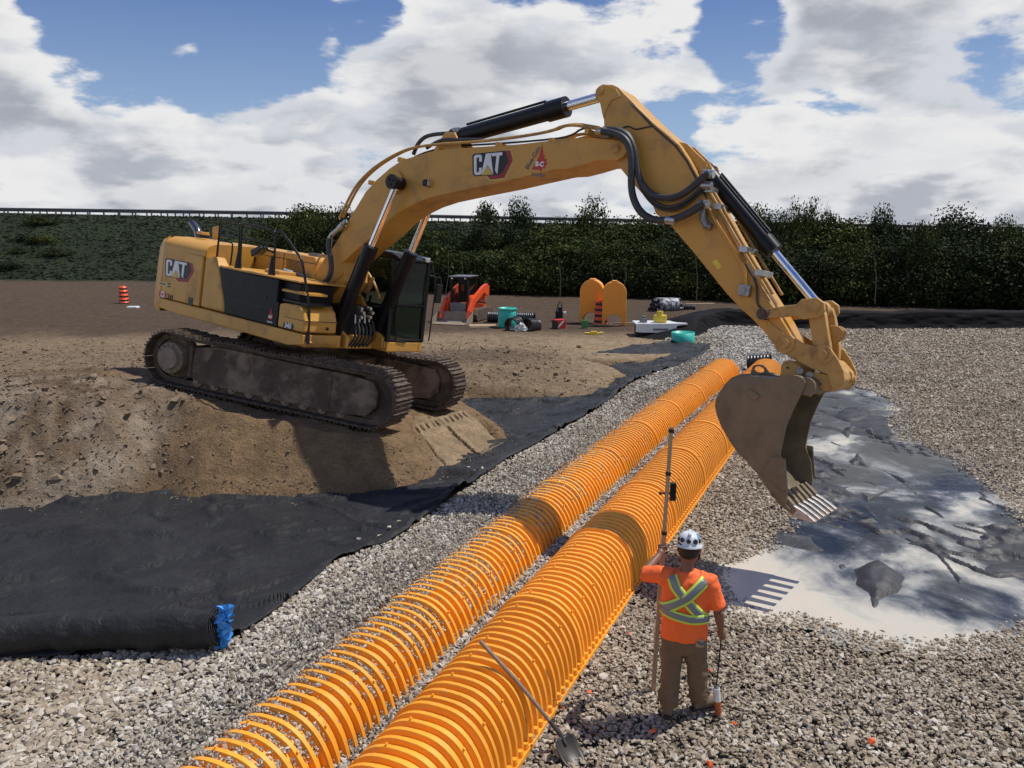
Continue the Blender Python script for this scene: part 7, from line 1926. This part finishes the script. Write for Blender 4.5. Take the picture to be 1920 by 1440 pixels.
# bare snags
for u, v, y, h, lab in ((905, 366, 60, 3.0, 'thin leafless branches standing above the half-bare tree'), (1512, 366, 54, 2.4, 'dead forked branch above the twin-topped tree'), (1535, 370, 54, 2.2, 'second dead branch right of the forked one')):
    top = at_y(u, v, y); r_ = random.Random(int(u)); mb = MB(); b0_ = Vector((top.x, y - .6, top.z - h)); 
    def br(p, d, L, r, dep):
        e = p + d * L; mb.tube([p, p.lerp(e, .5) + Vector((r_.uniform(-.05, .05) * L, 0, 0)), e], [r, r * .8, r * .6], 5)
        if dep:
            for k in range(3 if dep > 1 else 4):
                nd = (d + Vector((r_.uniform(-.8, .8), r_.uniform(-.8, .8), r_.uniform(.0, .5)))).normalized(); br(p.lerp(e, r_.uniform(.45, 1)), nd, L * r_.uniform(.45, .7), r * .55, dep - 1)
    br(b0_, Vector((.05, 0, 1)).normalized(), h * .5, .035, 3); o = mb.build('bare_branches', M['dead']); tag(o, lab, 'dead branches')
for u, v0, v1 in ((1148, 500, 535), (1168, 495, 530), (1305, 470, 560), (868, 480, 545), (1640, 470, 555), (835, 470, 540), (1050, 480, 540)):
    y = 53 - (u - 700) / 1000 * 10; a, b_ = at_y(u, v1 + 15, y), at_y(u + random.uniform(-6, 6), v0, y); mb = MB(); mb.tube([a, a.lerp(b_, .5) + Vector((.12, 0, 0)), b_], [.03, .022, .008], 6); o = mb.build('snag', M['dead']); tag(o, 'pale bare trunk showing against the dark tree belt', 'tree trunk', 'pale trunks at the front of the belt')
# grass tufts along the foot of the bank
gt = []
N = 30000
r = rng; gx = r.uniform(-75, 62, N); gy = r.uniform(60, 98, N) - .05 * gx * 0; ok = gy > 64 - .09 * (gx + 10); gx, gy = gx[ok], gy[ok]; N = len(gx)
gz = upper_h(gx, gy); a = r.uniform(0, 6.28, N); h = r.uniform(.04, .15, N); w_ = r.uniform(.15, .4, N)
V = np.stack([np.stack([gx - np.cos(a) * w_, gy - np.sin(a) * w_, gz - .03], -1), np.stack([gx + np.cos(a) * w_, gy + np.sin(a) * w_, gz - .03], -1), np.stack([gx + r.normal(0, .1, N), gy, gz + h], -1)], 1).reshape(-1, 3)
me = bpy.data.meshes.new('long_grass'); me.vertices.add(3 * N); me.vertices.foreach_set('co', V.astype(np.float32).ravel()); me.loops.add(3 * N); me.loops.foreach_set('vertex_index', np.arange(3 * N, dtype=np.int32)); me.polygons.add(N)
me.polygons.foreach_set('loop_start', np.arange(0, 3 * N, 3, dtype=np.int32)); me.polygons.foreach_set('loop_total', np.full(N, 3, np.int32)); me.update(calc_edges=True)
aa = me.attributes.new('tone', 'FLOAT', 'POINT'); aa.data.foreach_set('value', np.repeat(r.random(N), 3).astype(np.float32)); me.materials.append(pmat('grass_blades', (.016, .026, .008), .9, var=.35, nscale=.12))
o = bpy.data.objects.new('long_grass', me); C.objects.link(o); tag(o, 'long dark grass covering the embankment slope', 'grass', kind='stuff')
